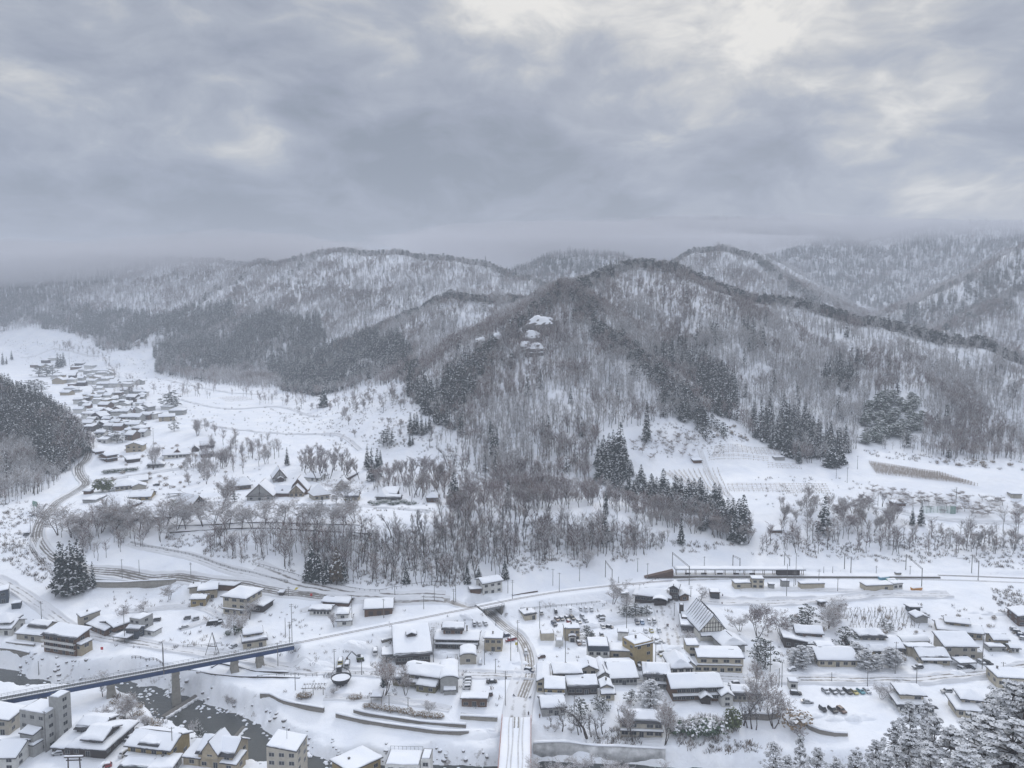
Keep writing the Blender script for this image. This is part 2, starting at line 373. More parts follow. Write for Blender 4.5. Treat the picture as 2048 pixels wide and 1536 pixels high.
# ------------------------------------------------------------------ tree shapes
class TB:
    """collects faces (quads; a triangle repeats nothing: it is stored as a slim quad) with a material slot each"""
    def __init__(s): s.v = []; s.f = []; s.m = []
    def quad(s, a, b, c, d, m=0):
        i = len(s.v); s.v += [tuple(a), tuple(b), tuple(c), tuple(d)]; s.f.append((i, i+1, i+2, i+3)); s.m.append(m)
    def tube(s, p, q, r0, r1, n=4, m=0):
        p = Vector(p); q = Vector(q); ax = q-p
        if ax.length < 1e-6: return
        ax.normalize(); u = ax.orthogonal().normalized(); w_ = ax.cross(u); i = len(s.v)
        for k in range(n):
            a = 2*math.pi*k/n; o = u*math.cos(a)+w_*math.sin(a); s.v.append(tuple(p+o*r0)); s.v.append(tuple(q+o*r1))
        for k in range(n):
            a, b = i+2*k, i+2*((k+1) % n); s.f.append((a, b, b+1, a+1)); s.m.append(m)
    def ribbon(s, p, q, wd, rg, m=0, tip=.35):
        p = Vector(p); q = Vector(q); ax = (q-p)
        sd = ax.cross(Vector((rg.uniform(-1, 1), rg.uniform(-1, 1), rg.uniform(-1, 1))))
        if sd.length < 1e-6: return
        sd.normalize(); s.quad(p-sd*wd, p+sd*wd, q+sd*wd*tip, q-sd*wd*tip, m)
    def leaf(s, c, sx, sy, nrm, rg, m=0):
        nrm = Vector(nrm).normalized(); u = nrm.orthogonal().normalized(); w_ = nrm.cross(u); a = rg.uniform(0, 6.283)
        u, w_ = u*math.cos(a)+w_*math.sin(a), w_*math.cos(a)-u*math.sin(a); c = Vector(c)
        j = lambda: rg.uniform(.6, 1.25)
        s.quad(c-u*sx*j()-w_*sy*.5*j(), c+u*sx*.4*j()-w_*sy*j(), c+u*sx*j()+w_*sy*.4*j(), c-u*sx*.4*j()+w_*sy*j(), m)
    def mesh(s, name, mats, smooth=False): return mesh_np(name, s.v, s.f, None, smooth, mats, s.m)
def bare_tree(seed, H, spread=.38, levels=4, frost=.35, tw=.055, first=.25, up=.55, kids=5, leanx=0.0, multi=1):
    """trunk with limbs, and a crown of finer and finer twigs; part of the twigs carry frozen snow (slot 1)"""
    rg = random.Random(seed); tr = TB(); crn = TB()
    def grow(p, d, L, r, lv):
        n = 3 if lv < levels-1 else 2
        q = p.copy(); dd = d.copy()
        for k in range(n):
            dd = (dd+Vector((rg.uniform(-.22, .22), rg.uniform(-.22, .22), rg.uniform(-.06, .16)))*(1+.5*lv)).normalized()
            q2 = q+dd*(L/n); ra = r*(1-.75*k/n); rb = r*(1-.75*(k+1)/n)
            if lv <= 1: tr.tube(q, q2, ra, rb, 5 if lv == 0 else 4, 0)
            else: crn.ribbon(q, q2, max(ra, tw), rg, 1 if rg.random() < frost*(1.0 if lv >= 3 else .7) else 0, .8)
            if lv == 1 and rg.random() < frost*1.2:       # snow lying along the limb
                up_ = Vector((0, 0, ra*.8)); crn.ribbon(q+up_, q2+up_, ra*.8, rg, 1, .8)
            if lv < levels:
                for _ in range(kids if k else max(1, kids-2) if lv else (1 if rg.random() < .5 else 0)):
                    t = rg.random(); bp = q+(q2-q)*t
                    if lv == 0 and bp.z < H*first: continue
                    a = rg.uniform(0, 6.283); side = Vector((math.cos(a), math.sin(a), 0))
                    nd = (dd*up+side*(1-up)*1.55+Vector((0, 0, .12))).normalized()
                    grow(bp, nd, L*rg.uniform(.38, .62)*(1.0 if lv else spread*2.0), max(rb*.55, .02), lv+1)
            q = q2
    for k in range(multi):
        a = rg.uniform(0, 6.283); o = .10*(multi > 1)
        grow(Vector((math.cos(a)*o*3, math.sin(a)*o*3, -.6)), Vector((leanx+math.cos(a)*o*2.5, math.sin(a)*o*2.5, 1)).normalized(), H*rg.uniform(.78, .9), H*.018/(multi**.4)+.05, 0)
    return tr, crn
def cedar(seed, H, Rb, n=26, q=1.0, snow=.30, bare=.10):
    """narrow cone of drooping sprays; snow lies on the upper ones (slot 1)"""
    rg = random.Random(seed); tr = TB(); crn = TB()
    tr.tube((0, 0, -.8), (0, 0, H*.55), H*.017+.08, H*.011, 6); tr.tube((0, 0, H*.55), (0, 0, H*.97), H*.011, .03, 5)
    for i in range(n):
        t = (i+rg.random()*.6)/n; z = H*(bare+(1-bare)*t); rad = Rb*((1-t)**.72)*rg.uniform(.78, 1.12)+.12
        nb = max(4, int((5+8*(1-t))*q)); a0 = rg.uniform(0, 6.28)
        for k in range(nb):
            a = a0+6.283*k/nb+rg.uniform(-.3, .3); rr = rad*rg.uniform(.72, 1.12)
            steps = max(1, int(rr/(.85/q)))
            for s_ in range(steps):
                f = (s_+1)/steps; x = rr*f; zz = z-(x*.30)+rg.uniform(-.25, .25)
                sz = (.36+.34*(1-t))*rg.uniform(.8, 1.35)/math.sqrt(q)
                if f < .5 and steps > 1 and rg.random() < .35: continue
                sn = 1 if rg.random() < snow*(1.15 if f > .6 else .5) else 0
                nrm = (math.cos(a)*.55+rg.uniform(-.4, .4), math.sin(a)*.55+rg.uniform(-.4, .4), (1.0 if sn else .45)+rg.uniform(-.2, .3))
                crn.leaf((math.cos(a)*x+rg.uniform(-.2, .2), math.sin(a)*x+rg.uniform(-.2, .2), zz+(.10 if sn else 0)), sz*1.15, sz*.75, nrm, rg, sn)
    crn.leaf((0, 0, H*.975), .18, .5, (1, 0, .1), rg, 0); crn.leaf((0, 0, H*.975), .18, .5, (0, 1, .1), rg, 0)
    return tr, crn
def pine(seed, H, Rb, clumps=34, leaves=26, snow=.55, size=.42, low=.3):
    """open crown of flat needle clumps on crooked limbs; snow on the top of each clump (slot 1)"""
    rg = random.Random(seed); tr = TB(); crn = TB(); p = Vector((0, 0, -.8)); ax = []
    for k in range(7):
        q = Vector((rg.uniform(-.03, .03)*H, rg.uniform(-.03, .03)*H, H*.96*(k+1)/7)); tr.tube(p, q, H*.02*(1-k/8)+.03, H*.02*(1-(k+1)/8)+.03, 6); ax.append((p, q)); p = q
    for c in range(clumps):
        t = low+(1-low)*((c+.5)/clumps); z = H*t; a = c*2.4+rg.uniform(-.4, .4)
        prof = min(1.0, (1.06-t)/.42)**.8; rr = Rb*prof*(rg.uniform(.45, 1.05) if c % 3 else rg.uniform(.15, .5))
        c0 = Vector((math.cos(a)*rr, math.sin(a)*rr, z+rg.uniform(-.3, .3)))
        k = min(6, int(z/(H*.96)*7)); tr.tube(ax[k][0].lerp(ax[k][1], .4), c0-Vector((0, 0, .15)), H*.006+.02, .02, 3)
        cs = size*rg.uniform(2.2, 3.6)*(.6+.5*prof)
        for _ in range(leaves):
            b = rg.uniform(0, 6.283); d = cs*math.sqrt(rg.random()); h = (1-(d/cs)**2)*cs*.42*rg.uniform(-.55, 1)
            sn = 1 if (h > (cs*.02 if snow < .7 else -cs*.14) and rg.random() < snow) else 0
            nrm = (math.cos(b)*.5+rg.uniform(-.5, .5), math.sin(b)*.5+rg.uniform(-.5, .5), (1.1 if sn else .5)+rg.uniform(-.3, .3))
            crn.leaf(c0+Vector((math.cos(b)*d, math.sin(b)*d, h+(.08 if sn else 0))), size*rg.uniform(.6, 1.2), size*rg.uniform(.4, .8), nrm, rg, sn)
    return tr, crn
def bush(seed, r, h, n=140, snow=.4, sz=.22):
    rg = random.Random(seed); tr = TB(); crn = TB()
    for k in range(5): a = k*1.3; tr.tube((0, 0, -.4), (math.cos(a)*r*.5, math.sin(a)*r*.5, h*.55), .06, .03, 3)
    lob = [(rg.uniform(-.4, .4)*r, rg.uniform(-.4, .4)*r, h*rg.uniform(.4, .7), rg.uniform(.45, .7)) for _ in range(5)]
    for _ in range(n):
        cx, cy, cz, k = rg.choice(lob); a = rg.uniform(0, 6.283); b = math.asin(rg.uniform(-.5, 1)); q = rg.uniform(.7, 1.05)
        d = Vector((math.cos(a)*math.cos(b), math.sin(a)*math.cos(b), math.sin(b)))
        sn = 1 if (d.z > .15 and rg.random() < snow*1.4) else 0
        crn.leaf((cx+d.x*r*k*q, cy+d.y*r*k*q, max(.1, cz+d.z*h*.5*q)), sz*rg.uniform(.7, 1.4), sz*rg.uniform(.5, 1), d+Vector((rg.uniform(-.5, .5), rg.uniform(-.5, .5), .4)), rg, sn)
    return tr, crn
def joined(tr, crn, name, tm, cm):
    m = TB(); m.v = tr.v+crn.v; k = len(tr.v); m.f = tr.f+[tuple(i+k for i in f) for f in crn.f]; m.m = [0]*len(tr.f)+[1+i for i in crn.m]
    return m.mesh(name, [tm]+cm)
def far_bare(seed, H, frost, n=34):
    """a far-off bare tree: a slim trunk and an upright fan of branches"""
    rg = random.Random(seed); t = TB(); p = Vector((0, 0, -1))
    for k in range(3):
        q = Vector((rg.uniform(-.5, .5), rg.uniform(-.5, .5), H*.8*(k+1)/3)); t.tube(p, q, .19*(1-k*.27), .19*(1-(k+1)*.27)+.02, 3, 0); p = q
    for _ in range(n):
        z = H*rg.uniform(.30, .78); a = rg.uniform(0, 6.283); L = H*rg.uniform(.12, .30); d = Vector((math.cos(a)*.6, math.sin(a)*.6, rg.uniform(.4, 1.0))).normalized()
        b = Vector((0, 0, z)); e = b+d*L; t.ribbon(b, e, .075, rg, 2 if rg.random() < frost else 1, .5)
        for _ in range(2):
            f = b.lerp(e, rg.uniform(.3, .9)); t.ribbon(f, f+(d+Vector((rg.uniform(-.7, .7), rg.uniform(-.7, .7), rg.uniform(-.1, .4)))).normalized()*L*.55, .06, rg, 2 if rg.random() < frost else 1, .4)
    return t
# ------------------------------------------------------------------ where the woods stand
FOOT = [(-400, 670), (0, 668), (60, 655), (140, 668), (215, 706), (305, 697), (312, 748), (420, 768), (545, 778), (640, 795), (720, 775), (800, 770), (850, 830), (905, 880), (960, 945), (1000, 975), (1180, 965), (1200, 870), (1290, 850), (1380, 838), (1440, 835), (1475, 850), (1500, 872), (1600, 930), (1690, 918), (1720, 892), (1800, 903), (1900, 918), (2048, 922), (2500, 940)]
NEARHILL = [(-300, 700), (0, 745), (60, 785), (130, 840), (192, 895), (150, 938), (90, 985), (0, 1015), (-300, 1090)]
CONIF = [([(555, 778), (556, 720), (620, 692), (680, 692), (720, 672), (800, 677), (832, 692), (832, 742), (780, 752), (700, 758), (640, 795), (590, 795)], .95),
 ([(308, 742), (320, 668), (400, 652), (520, 640), (640, 640), (640, 682), (556, 722), (470, 742), (390, 752)], .8),
 ([(60, 652), (120, 605), (330, 642), (420, 600), (470, 640), (310, 692), (225, 706), (190, 672), (130, 670)], 1.0),
 ([(-200, 560), (90, 560), (80, 640), (-200, 665)], .6),
 ([(215, 706), (305, 697), (330, 640), (230, 640)], .9),
 ([(800, 812), (806, 762), (862, 765), (872, 830), (830, 838)], .95),
 ([(868, 865), (880, 790), (930, 710), (960, 690), (985, 710), (935, 810), (922, 865)], .7),
 ([(1300, 710), (1380, 695), (1405, 745), (1462, 765), (1475, 838), (1425, 845), (1385, 770)], .75),
 ([(1380, 690), (1390, 650), (1440, 655), (1440, 695)], .5), ([(1488, 708), (1498, 660), (1522, 680), (1515, 715)], .6), ([(1655, 785), (1675, 715), (1725, 725), (1735, 800)], .7),
 ([(1508, 880), (1520, 830), (1640, 860), (1692, 905), (1662, 922), (1560, 915)], .45),
 ([(-200, 730), (0, 745), (60, 785), (130, 840), (192, 895), (160, 935), (105, 955), (60, 905), (0, 900), (-200, 1000)], .8),
 ([(1750, 660), (2100, 500), (2100, 560), (1850, 660)], .35), ([(1000, 560), (1100, 500), (1250, 510), (1200, 545)], .5)]
def inpoly(px, py, poly):
    c = np.zeros(px.shape, bool); n = len(poly)
    for i in range(n):
        x1, y1 = poly[i]; x2, y2 = poly[(i+1) % n]
        c ^= ((y1 > py) != (y2 > py)) & (px < (x2-x1)*(py-y1)/((y2-y1) if y2 != y1 else 1e-9)+x1)
    return c
rng = np.random.default_rng(11)
tanel = (TZ-CAMZ)/DD
runmax = np.maximum.accumulate(tanel, axis=0)
def sample_woods(d0, d1, lam):
    A = (azs[-1]-azs[0])*(d1*d1-d0*d0)/2; n = int(A/lam)
    a = rng.uniform(azs[0], azs[-1], n); d = np.sqrt(rng.uniform(d0*d0, d1*d1, n))
    x, y = d*np.sin(a), d*np.cos(a); z = ground(x, y); px, py = proj(x, y, z)
    fi = np.clip(np.searchsorted(ds, d)-1, 0, len(ds)-1); fj = np.clip(((a-azs[0])/(azs[1]-azs[0])).astype(int), 0, len(azs)-1)
    vis = (z+16+d*.006-CAMZ)/d > runmax[fi, fj]
    hill = inpoly(px, py, NEARHILL) & (d < 900)
    ok = vis & (((py < np.interp(px, [p[0] for p in FOOT], [p[1] for p in FOOT])) & ((px > 230) | (d > 900))) | hill) & (px > -350) & (px < 2400)
    return x[ok], y[ok], z[ok], px[ok], py[ok], d[ok]
parts_ = [sample_woods(420, 900, 11), sample_woods(900, 1500, 15), sample_woods(1500, 2400, 24), sample_woods(2400, 3600, 26)]
wx, wy, wz, wpx, wpy, wd = [np.concatenate([p[i] for p in parts_]) for i in range(6)]
dens = np.clip((fbm(wx/70, wy/70, 51, 3)-.28)*2.6, np.where(wd > 950, .85, .66), 1)
pc = np.zeros(len(wx)); qx = wpx+(fbm(wx/60, wy/60, 71, 3)-.5)*90; qy = wpy+(fbm(wx/60, wy/60, 75, 3)-.5)*40
for poly, p in CONIF: pc = np.maximum(pc, inpoly(qx, qy, poly)*p)
pc = np.maximum(pc, (wd > 2100)*.35); pc = pc*np.clip((fbm(wx/40, wy/40, 61, 2)-.2)*2.5, .3, 1.1)+.008
u = rng.random(len(wx))
isc = u < pc
GROVE = [(1715, 900), (1722, 825), (1770, 785), (1835, 790), (1855, 850), (1835, 892)]
isc &= ~inpoly(wpx, wpy, GROVE)
keep = isc | (rng.random(len(wx)) < dens)
bare_pts = np.stack([wx, wy, wz], 1)[keep & ~isc & ~inpoly(wpx, wpy, GROVE)]; con_pts = np.stack([wx, wy, wz], 1)[isc]
# pines along the crests
pp = []
for ri, step, wid in [(0, 1.1, 17), (1, 2.2, 9), (3, 1.2, 8), (7, 3, 10), (12, 1.8, 9), (15, 2.4, 9), (19, 6, 20), (20, 6, 16), (9, 9, 12), (8, 10, 12)]:
    poly = [Py(*q) for q in RIDGES[ri][0]]
    for (ax, ay, az), (bx, by, bz) in zip(poly[:-1], poly[1:]):
        L = math.hypot(bx-ax, by-ay)
        for k in range(int(L/step)):
            t = rnd.random(); pp.append((ax+(bx-ax)*t+rnd.gauss(0, wid*.5), ay+(by-ay)*t+rnd.gauss(0, wid*.5)))
pp = np.array(pp); pine_pts = np.column_stack([pp, ground(pp[:, 0], pp[:, 1])])
BANK = [([(615, 1158), (640, 1075), (760, 1068), (900, 1050), (1080, 1040), (1110, 1060), (1060, 1110), (1010, 1152), (890, 1175), (700, 1168)], 190), ([(400, 1115), (430, 1068), (640, 1066), (625, 1150), (540, 1138)], 75), ([(110, 1090), (150, 1030), (330, 1045), (330, 1085), (200, 1125)], 40), ([(1520, 1105), (1560, 1060), (1850, 1075), (2046, 1060), (2046, 1112), (1700, 1112)], 90), ([(370, 940), (420, 885), (560, 890), (560, 930), (440, 960)], 40), ([(1060, 1125), (1090, 1055), (1230, 1048), (1340, 1085), (1330, 1110), (1180, 1122)], 120), ([(905, 1040), (930, 995), (1010, 980), (1200, 982), (1290, 1010), (1420, 1050), (1500, 1070), (1490, 1090), (1300, 1050), (1210, 1018), (1110, 1018), (1010, 1036)], 260),
 ([(735, 985), (775, 955), (880, 945), (930, 985), (890, 1005), (830, 1005)], 60), ([(860, 890), (930, 870), (985, 900), (1010, 985), (900, 985)], 60), ([(300, 790), (420, 770), (560, 780), (640, 800), (560, 815), (430, 800)], 70), ([(560, 800), (700, 775), (850, 790), (830, 825), (600, 830)], 60), ([(60, 690), (160, 690), (250, 745), (290, 790), (250, 800), (200, 720)], 60)]
extra = []
for poly, n in BANK:
    xs = [p[0] for p in poly]; ys = [p[1] for p in poly]; k = 0
    while k < n:
        a, b = rnd.uniform(min(xs), max(xs)), rnd.uniform(min(ys), max(ys))
        if inpoly(np.array([a]), np.array([b]), poly)[0]: extra.append(G(a, b)); k += 1
bare_pts = np.concatenate([bare_pts, np.array(extra)])
def scatter(name, pts3, protos, smin, smax, label, pick=None, size=None):
    me = bpy.data.meshes.new(name); n = len(pts3)
    me.vertices.add(n); me.vertices.foreach_set('co', np.asarray(pts3, np.float32).ravel())
    a = me.attributes.new('turn', 'FLOAT', 'POINT'); a.data.foreach_set('value', rng.uniform(0, 6.283, n).astype(np.float32))
    a = me.attributes.new('size', 'FLOAT', 'POINT'); a.data.foreach_set('value', (rng.uniform(smin, smax, n) if size is None else size).astype(np.float32))
    a = me.attributes.new('pick', 'INT', 'POINT'); a.data.foreach_set('value', (rng.integers(0, len(protos), n) if pick is None else pick).astype(np.int32))
    o = link(name, me); g = bpy.data.node_groups.new(name, 'GeometryNodeTree')
    g.interface.new_socket('Geometry', in_out='INPUT', socket_type='NodeSocketGeometry'); g.interface.new_socket('Geometry', in_out='OUTPUT', socket_type='NodeSocketGeometry')
    t = N(g); gi = t.new('NodeGroupInput'); go = t.new('NodeGroupOutput'); iop = t.new('GeometryNodeInstanceOnPoints'); gti = t.new('GeometryNodeGeometryToInstance')
    for pm in protos[::-1]:
        po = bpy.data.objects.new(pm.name, pm); oi = t.new('GeometryNodeObjectInfo'); oi.inputs['Object'].default_value = po; oi.inputs['As Instance'].default_value = False
        t.l.new(oi.outputs['Geometry'], gti.inputs[0])
    def attr(nm, ty):
        q = t.new('GeometryNodeInputNamedAttribute', data_type=ty); q.inputs['Name'].default_value = nm; return q.outputs['Attribute']
    cx = t.new('ShaderNodeCombineXYZ'); t.l.new(attr('turn', 'FLOAT'), cx.inputs[2])
    t.l.new(gi.outputs[0], iop.inputs['Points']); t.l.new(gti.outputs[0], iop.inputs['Instance']); iop.inputs['Pick Instance'].default_value = True
    t.l.new(attr('pick', 'INT'), iop.inputs['Instance Index']); t.l.new(cx.outputs[0], iop.inputs['Rotation']); t.l.new(attr('size', 'FLOAT'), iop.inputs['Scale'])
    t.l.new(iop.outputs[0], go.inputs[0]); md = o.modifiers.new('scatter', 'NODES'); md.node_group = g
    o['kind'] = 'stuff'; o['label'] = label
    return o
fb = [far_bare(100+i, [13, 12, 12.5, 13.5, 14.5, 12, 9][i], [.22, .30, .6, .7, .5, .62, .55][i], [44, 38, 30, 34, 30, 26, 40][i]).mesh('far_tree', ['bark', 'twig_red' if i == 0 else 'twig' if i == 1 else 'far_twig', 'frost']) for i in range(7)]
fc = [joined(*cedar(200+i, 17+i % 3, 3.0, 14, .66, .20), 'far_cedar', 'bark', ['needles', 'frost']) for i in range(5)]
fp = [joined(*pine(300+i, 11, 4.4, 20, 11, .24, .66, .2), 'far_pine', 'bark', ['needles', 'frost']) for i in range(4)]
# low brush, dead stems and small stones that break through the snow of banks and field edges
def brush(seed):
    rg = random.Random(seed); t = TB()
    for _ in range(14):
        a = rg.uniform(0, 6.283); p = Vector((rg.uniform(-.5, .5), rg.uniform(-.5, .5), -.1)); t.ribbon(p, p+Vector((math.cos(a)*.4, math.sin(a)*.4, rg.uniform(.4, 1.1))), .05, rg, 0 if rg.random() < .8 else 1, .5)
    return t.mesh('brush', ['dead_stem' if seed % 2 else 'twig_dark', 'frost'])
pmat('dead_stem', (.16, .115, .08), .9)
BRUSH = [([(600, 1160), (640, 1075), (760, 1070), (900, 1050), (1100, 1035), (1230, 1040), (1340, 1080), (1480, 1090), (1300, 1122), (1100, 1140), (1000, 1160), (880, 1178), (700, 1170)], 2600), ([(0, 1000), (120, 1010), (60, 1080), (110, 1140), (100, 1180), (0, 1120)], 420), ([(240, 1075), (560, 1062), (600, 1150), (430, 1115)], 420), ([(560, 790), (850, 770), (880, 900), (700, 900), (560, 840)], 900), ([(0, 680), (220, 680), (320, 740), (420, 765), (330, 800), (230, 720), (60, 740)], 900),
 ([(1260, 900), (1290, 850), (1390, 845), (1500, 870), (1480, 890), (1400, 930)], 420), ([(1500, 1110), (1560, 1060), (1800, 1070), (2048, 1040), (2048, 1140), (1800, 1125)], 900), ([(1720, 900), (2048, 925), (2048, 945), (1750, 915)], 260), ([(1150, 1500), (1300, 1420), (1540, 1440), (1600, 1500), (1400, 1510)], 500), ([(1980, 1180), (2048, 1170), (2048, 1230), (2000, 1230)], 160), ([(220, 1390), (330, 1400), (330, 1470), (250, 1450)], 160), ([(880, 880), (1000, 960), (1000, 1010), (880, 960)], 260), ([(1600, 1420), (1600, 1500), (1570, 1500)], 60), ([(240, 900), (860, 880), (860, 1030), (250, 1040)], 520), ([(330, 800), (560, 815), (700, 850), (560, 880), (350, 860)], 220), ([(1080, 1210), (2040, 1210), (2040, 1330), (1100, 1330)], 260), ([(560, 1210), (1000, 1230), (1000, 1420), (560, 1400)], 220), ([(200, 1180), (600, 1215), (560, 1320), (200, 1290)], 240), ([(1480, 950), (1740, 960), (1740, 1040), (1520, 1050)], 160)]
bp_ = []
for poly, n in BRUSH:
    xs = np.array([p[0] for p in poly], float); ys = np.array([p[1] for p in poly], float); k = 0
    while k < n:
        a, b = rnd.uniform(xs.min(), xs.max()), rnd.uniform(ys.min(), ys.max())
        if inpoly(np.array([a]), np.array([b]), poly)[0]:
            k += 1; z = 0.0; q = G(a, b)
            if vnoise(np.array([q[0]/13]), np.array([q[1]/13]), 5)[0] > .36: bp_.append(q)
scatter('brush', np.array(bp_), [brush(i) for i in range(6)], .7, 2.0, 'dead stems and brush poking through the snow of banks and field edges')
nb = fbm(bare_pts[:, 0]/45, bare_pts[:, 1]/45, 91, 3); ns_ = fbm(bare_pts[:, 0]/28, bare_pts[:, 1]/28, 97, 3)
pk = np.where(nb+rng.normal(0, .06, len(nb)) > .56, rng.integers(0, 2, len(nb)), rng.integers(2, 7, len(nb)))
pk[-len(extra):] = np.where(rng.random(len(extra)) < .8, rng.integers(0, 2, len(extra)), 4)
scatter('bare_forest', bare_pts, fb, .75, 1.15, 'leafless wood covering the snowy mountainsides', pk, np.clip(.55+.85*ns_+rng.normal(0, .13, len(nb)), .4, 1.35))
# ------------------------------------------------------------------ haze of the valley and the low cloud on the summits
def volume(name, dens, col, aniso=0.0):
    m = bpy.data.materials.new(name); m.use_nodes = True; t = N(m.node_tree); t.n.clear()
    v = t.new('ShaderNodeVolumePrincipled'); v.inputs['Density'].default_value = dens; v.inputs['Color'].default_value = col; v.inputs['Anisotropy'].default_value = aniso
    o = t.new('ShaderNodeOutputMaterial'); t.l.new(v.outputs[0], o.inputs['Volume']); MATS[name] = m
volume('haze', HAZE_DENSITY, (.79, .845, .93, 1)); volume('low_cloud', MIST_DENSITY, (.70, .70, .74, 1))
def box(name, x0, x1, y0, y1, z0, z1, mat):
    v = [(x, y, z) for z in (z0, z1) for y in (y0, y1) for x in (x0, x1)]
    f = [(0, 2, 3, 1), (4, 5, 7, 6), (0, 1, 5, 4), (2, 6, 7, 3), (0, 4, 6, 2), (1, 3, 7, 5)]
    return link(name, mesh_np(name, v, f, mat))
hz = box('haze', -4600, 4600, -120, 4600, float(TZ.min())-2, max(float(TZ[ds < 3300].max()), 430)+8, 'haze'); hz['kind'] = 'stuff'; hz['label'] = 'thin blue winter haze filling the valley'
def cloud_bank(x0, x1, y0, y1, base, thick, seed, label):
    nx, ny = 70, 50; gx, gy = np.meshgrid(np.linspace(x0, x1, nx), np.linspace(y0, y1, ny))
    e = np.minimum(np.minimum(gx-x0, x1-gx)/((x1-x0)*.18), np.minimum(gy-y0, y1-gy)/((y1-y0)*.22)); e = sstep(0, 1, np.clip(e, 0, 1))
    mid = base(gx, gy)+thick*.4
    lo = mid-(thick*.4+45*(fbm(gx/320, gy/320, seed, 4)-.5))*e-.01; hi = mid+(thick*.6+70*(fbm(gx/260, gy/260, seed+5, 4)-.4))*e+.01
    V = np.concatenate([np.stack([gx, gy, lo], -1).reshape(-1, 3), np.stack([gx, gy, hi], -1).reshape(-1, 3)]); I = np.arange(nx*ny).reshape(ny, nx); k = nx*ny
    top = np.stack([I[:-1, :-1], I[:-1, 1:], I[1:, 1:], I[1:, :-1]], -1).reshape(-1, 4)+k; bot = (top-k)[:, ::-1]
    rim = list(I[0, :])+list(I[1:, -1])+list(I[-1, -2::-1])+list(I[-2:0, 0][::1]); side = [(rim[i], rim[(i+1) % len(rim)], rim[(i+1) % len(rim)]+k, rim[i]+k) for i in range(len(rim))]
    o = link('low_cloud', mesh_np('low_cloud', V, np.concatenate([top, bot, np.array(side)]), 'low_cloud', smooth=True)); o['kind'] = 'stuff'; o['label'] = label
cloud_bank(-2600, -200, 1500, 3000, lambda x, y: 248+(x+1000)*.03, 85, 3, 'low grey cloud hiding the summits on the left of the valley')
cloud_bank(-330, 700, 1620, 2900, lambda x, y: 296-(y-1700)*.0, 75, 13, 'low grey cloud resting on the middle mountains')
cloud_bank(-100, 3200, 1950, 3600, lambda x, y: 368+np.abs(x-1350)*.0, 75, 23, 'low grey cloud over the far mountain pass')

# ------------------------------------------------------------------ building helpers
def zA(x, y): return (x/3.5234, 1100+y/3.5234)
def zB(x, y): return (512+x/3.5234, 1100+y/3.5234)
def zC(x, y): return (1024+x/3.5234, 1100+y/3.5234)
def zD(x, y): return (1536+x/3.5234, 1100+y/3.5234)
def zE(x, y): return (x/3.414, 650+y/3.414)
def zF(x, y): return (512+x/3.414, 650+y/3.414)
def zG(x, y): return (1024+x/3.414, 650+y/3.414)
def zH(x, y): return (1536+x/3.414, 650+y/3.414)
def t1(x, y): return (420+x/6.827, 900+y/6.827)
def t2(x, y): return (640+x/6.827, 900+y/6.827)
def t3(x, y): return (160+x/7.314, 860+y/7.314)
def tag(o, label, cat, group=None):
    o['label'] = label; o['category'] = cat
    if group: o['group'] = group
    return o
def empty(name, loc, rz=0, label=None, cat=None, group=None):
    o = bpy.data.objects.new(name, None); COL.objects.link(o); o.location = loc; o.rotation_euler = (0, 0, rz); o.empty_display_size = .3
    if label: tag(o, label, cat, group)
    return o
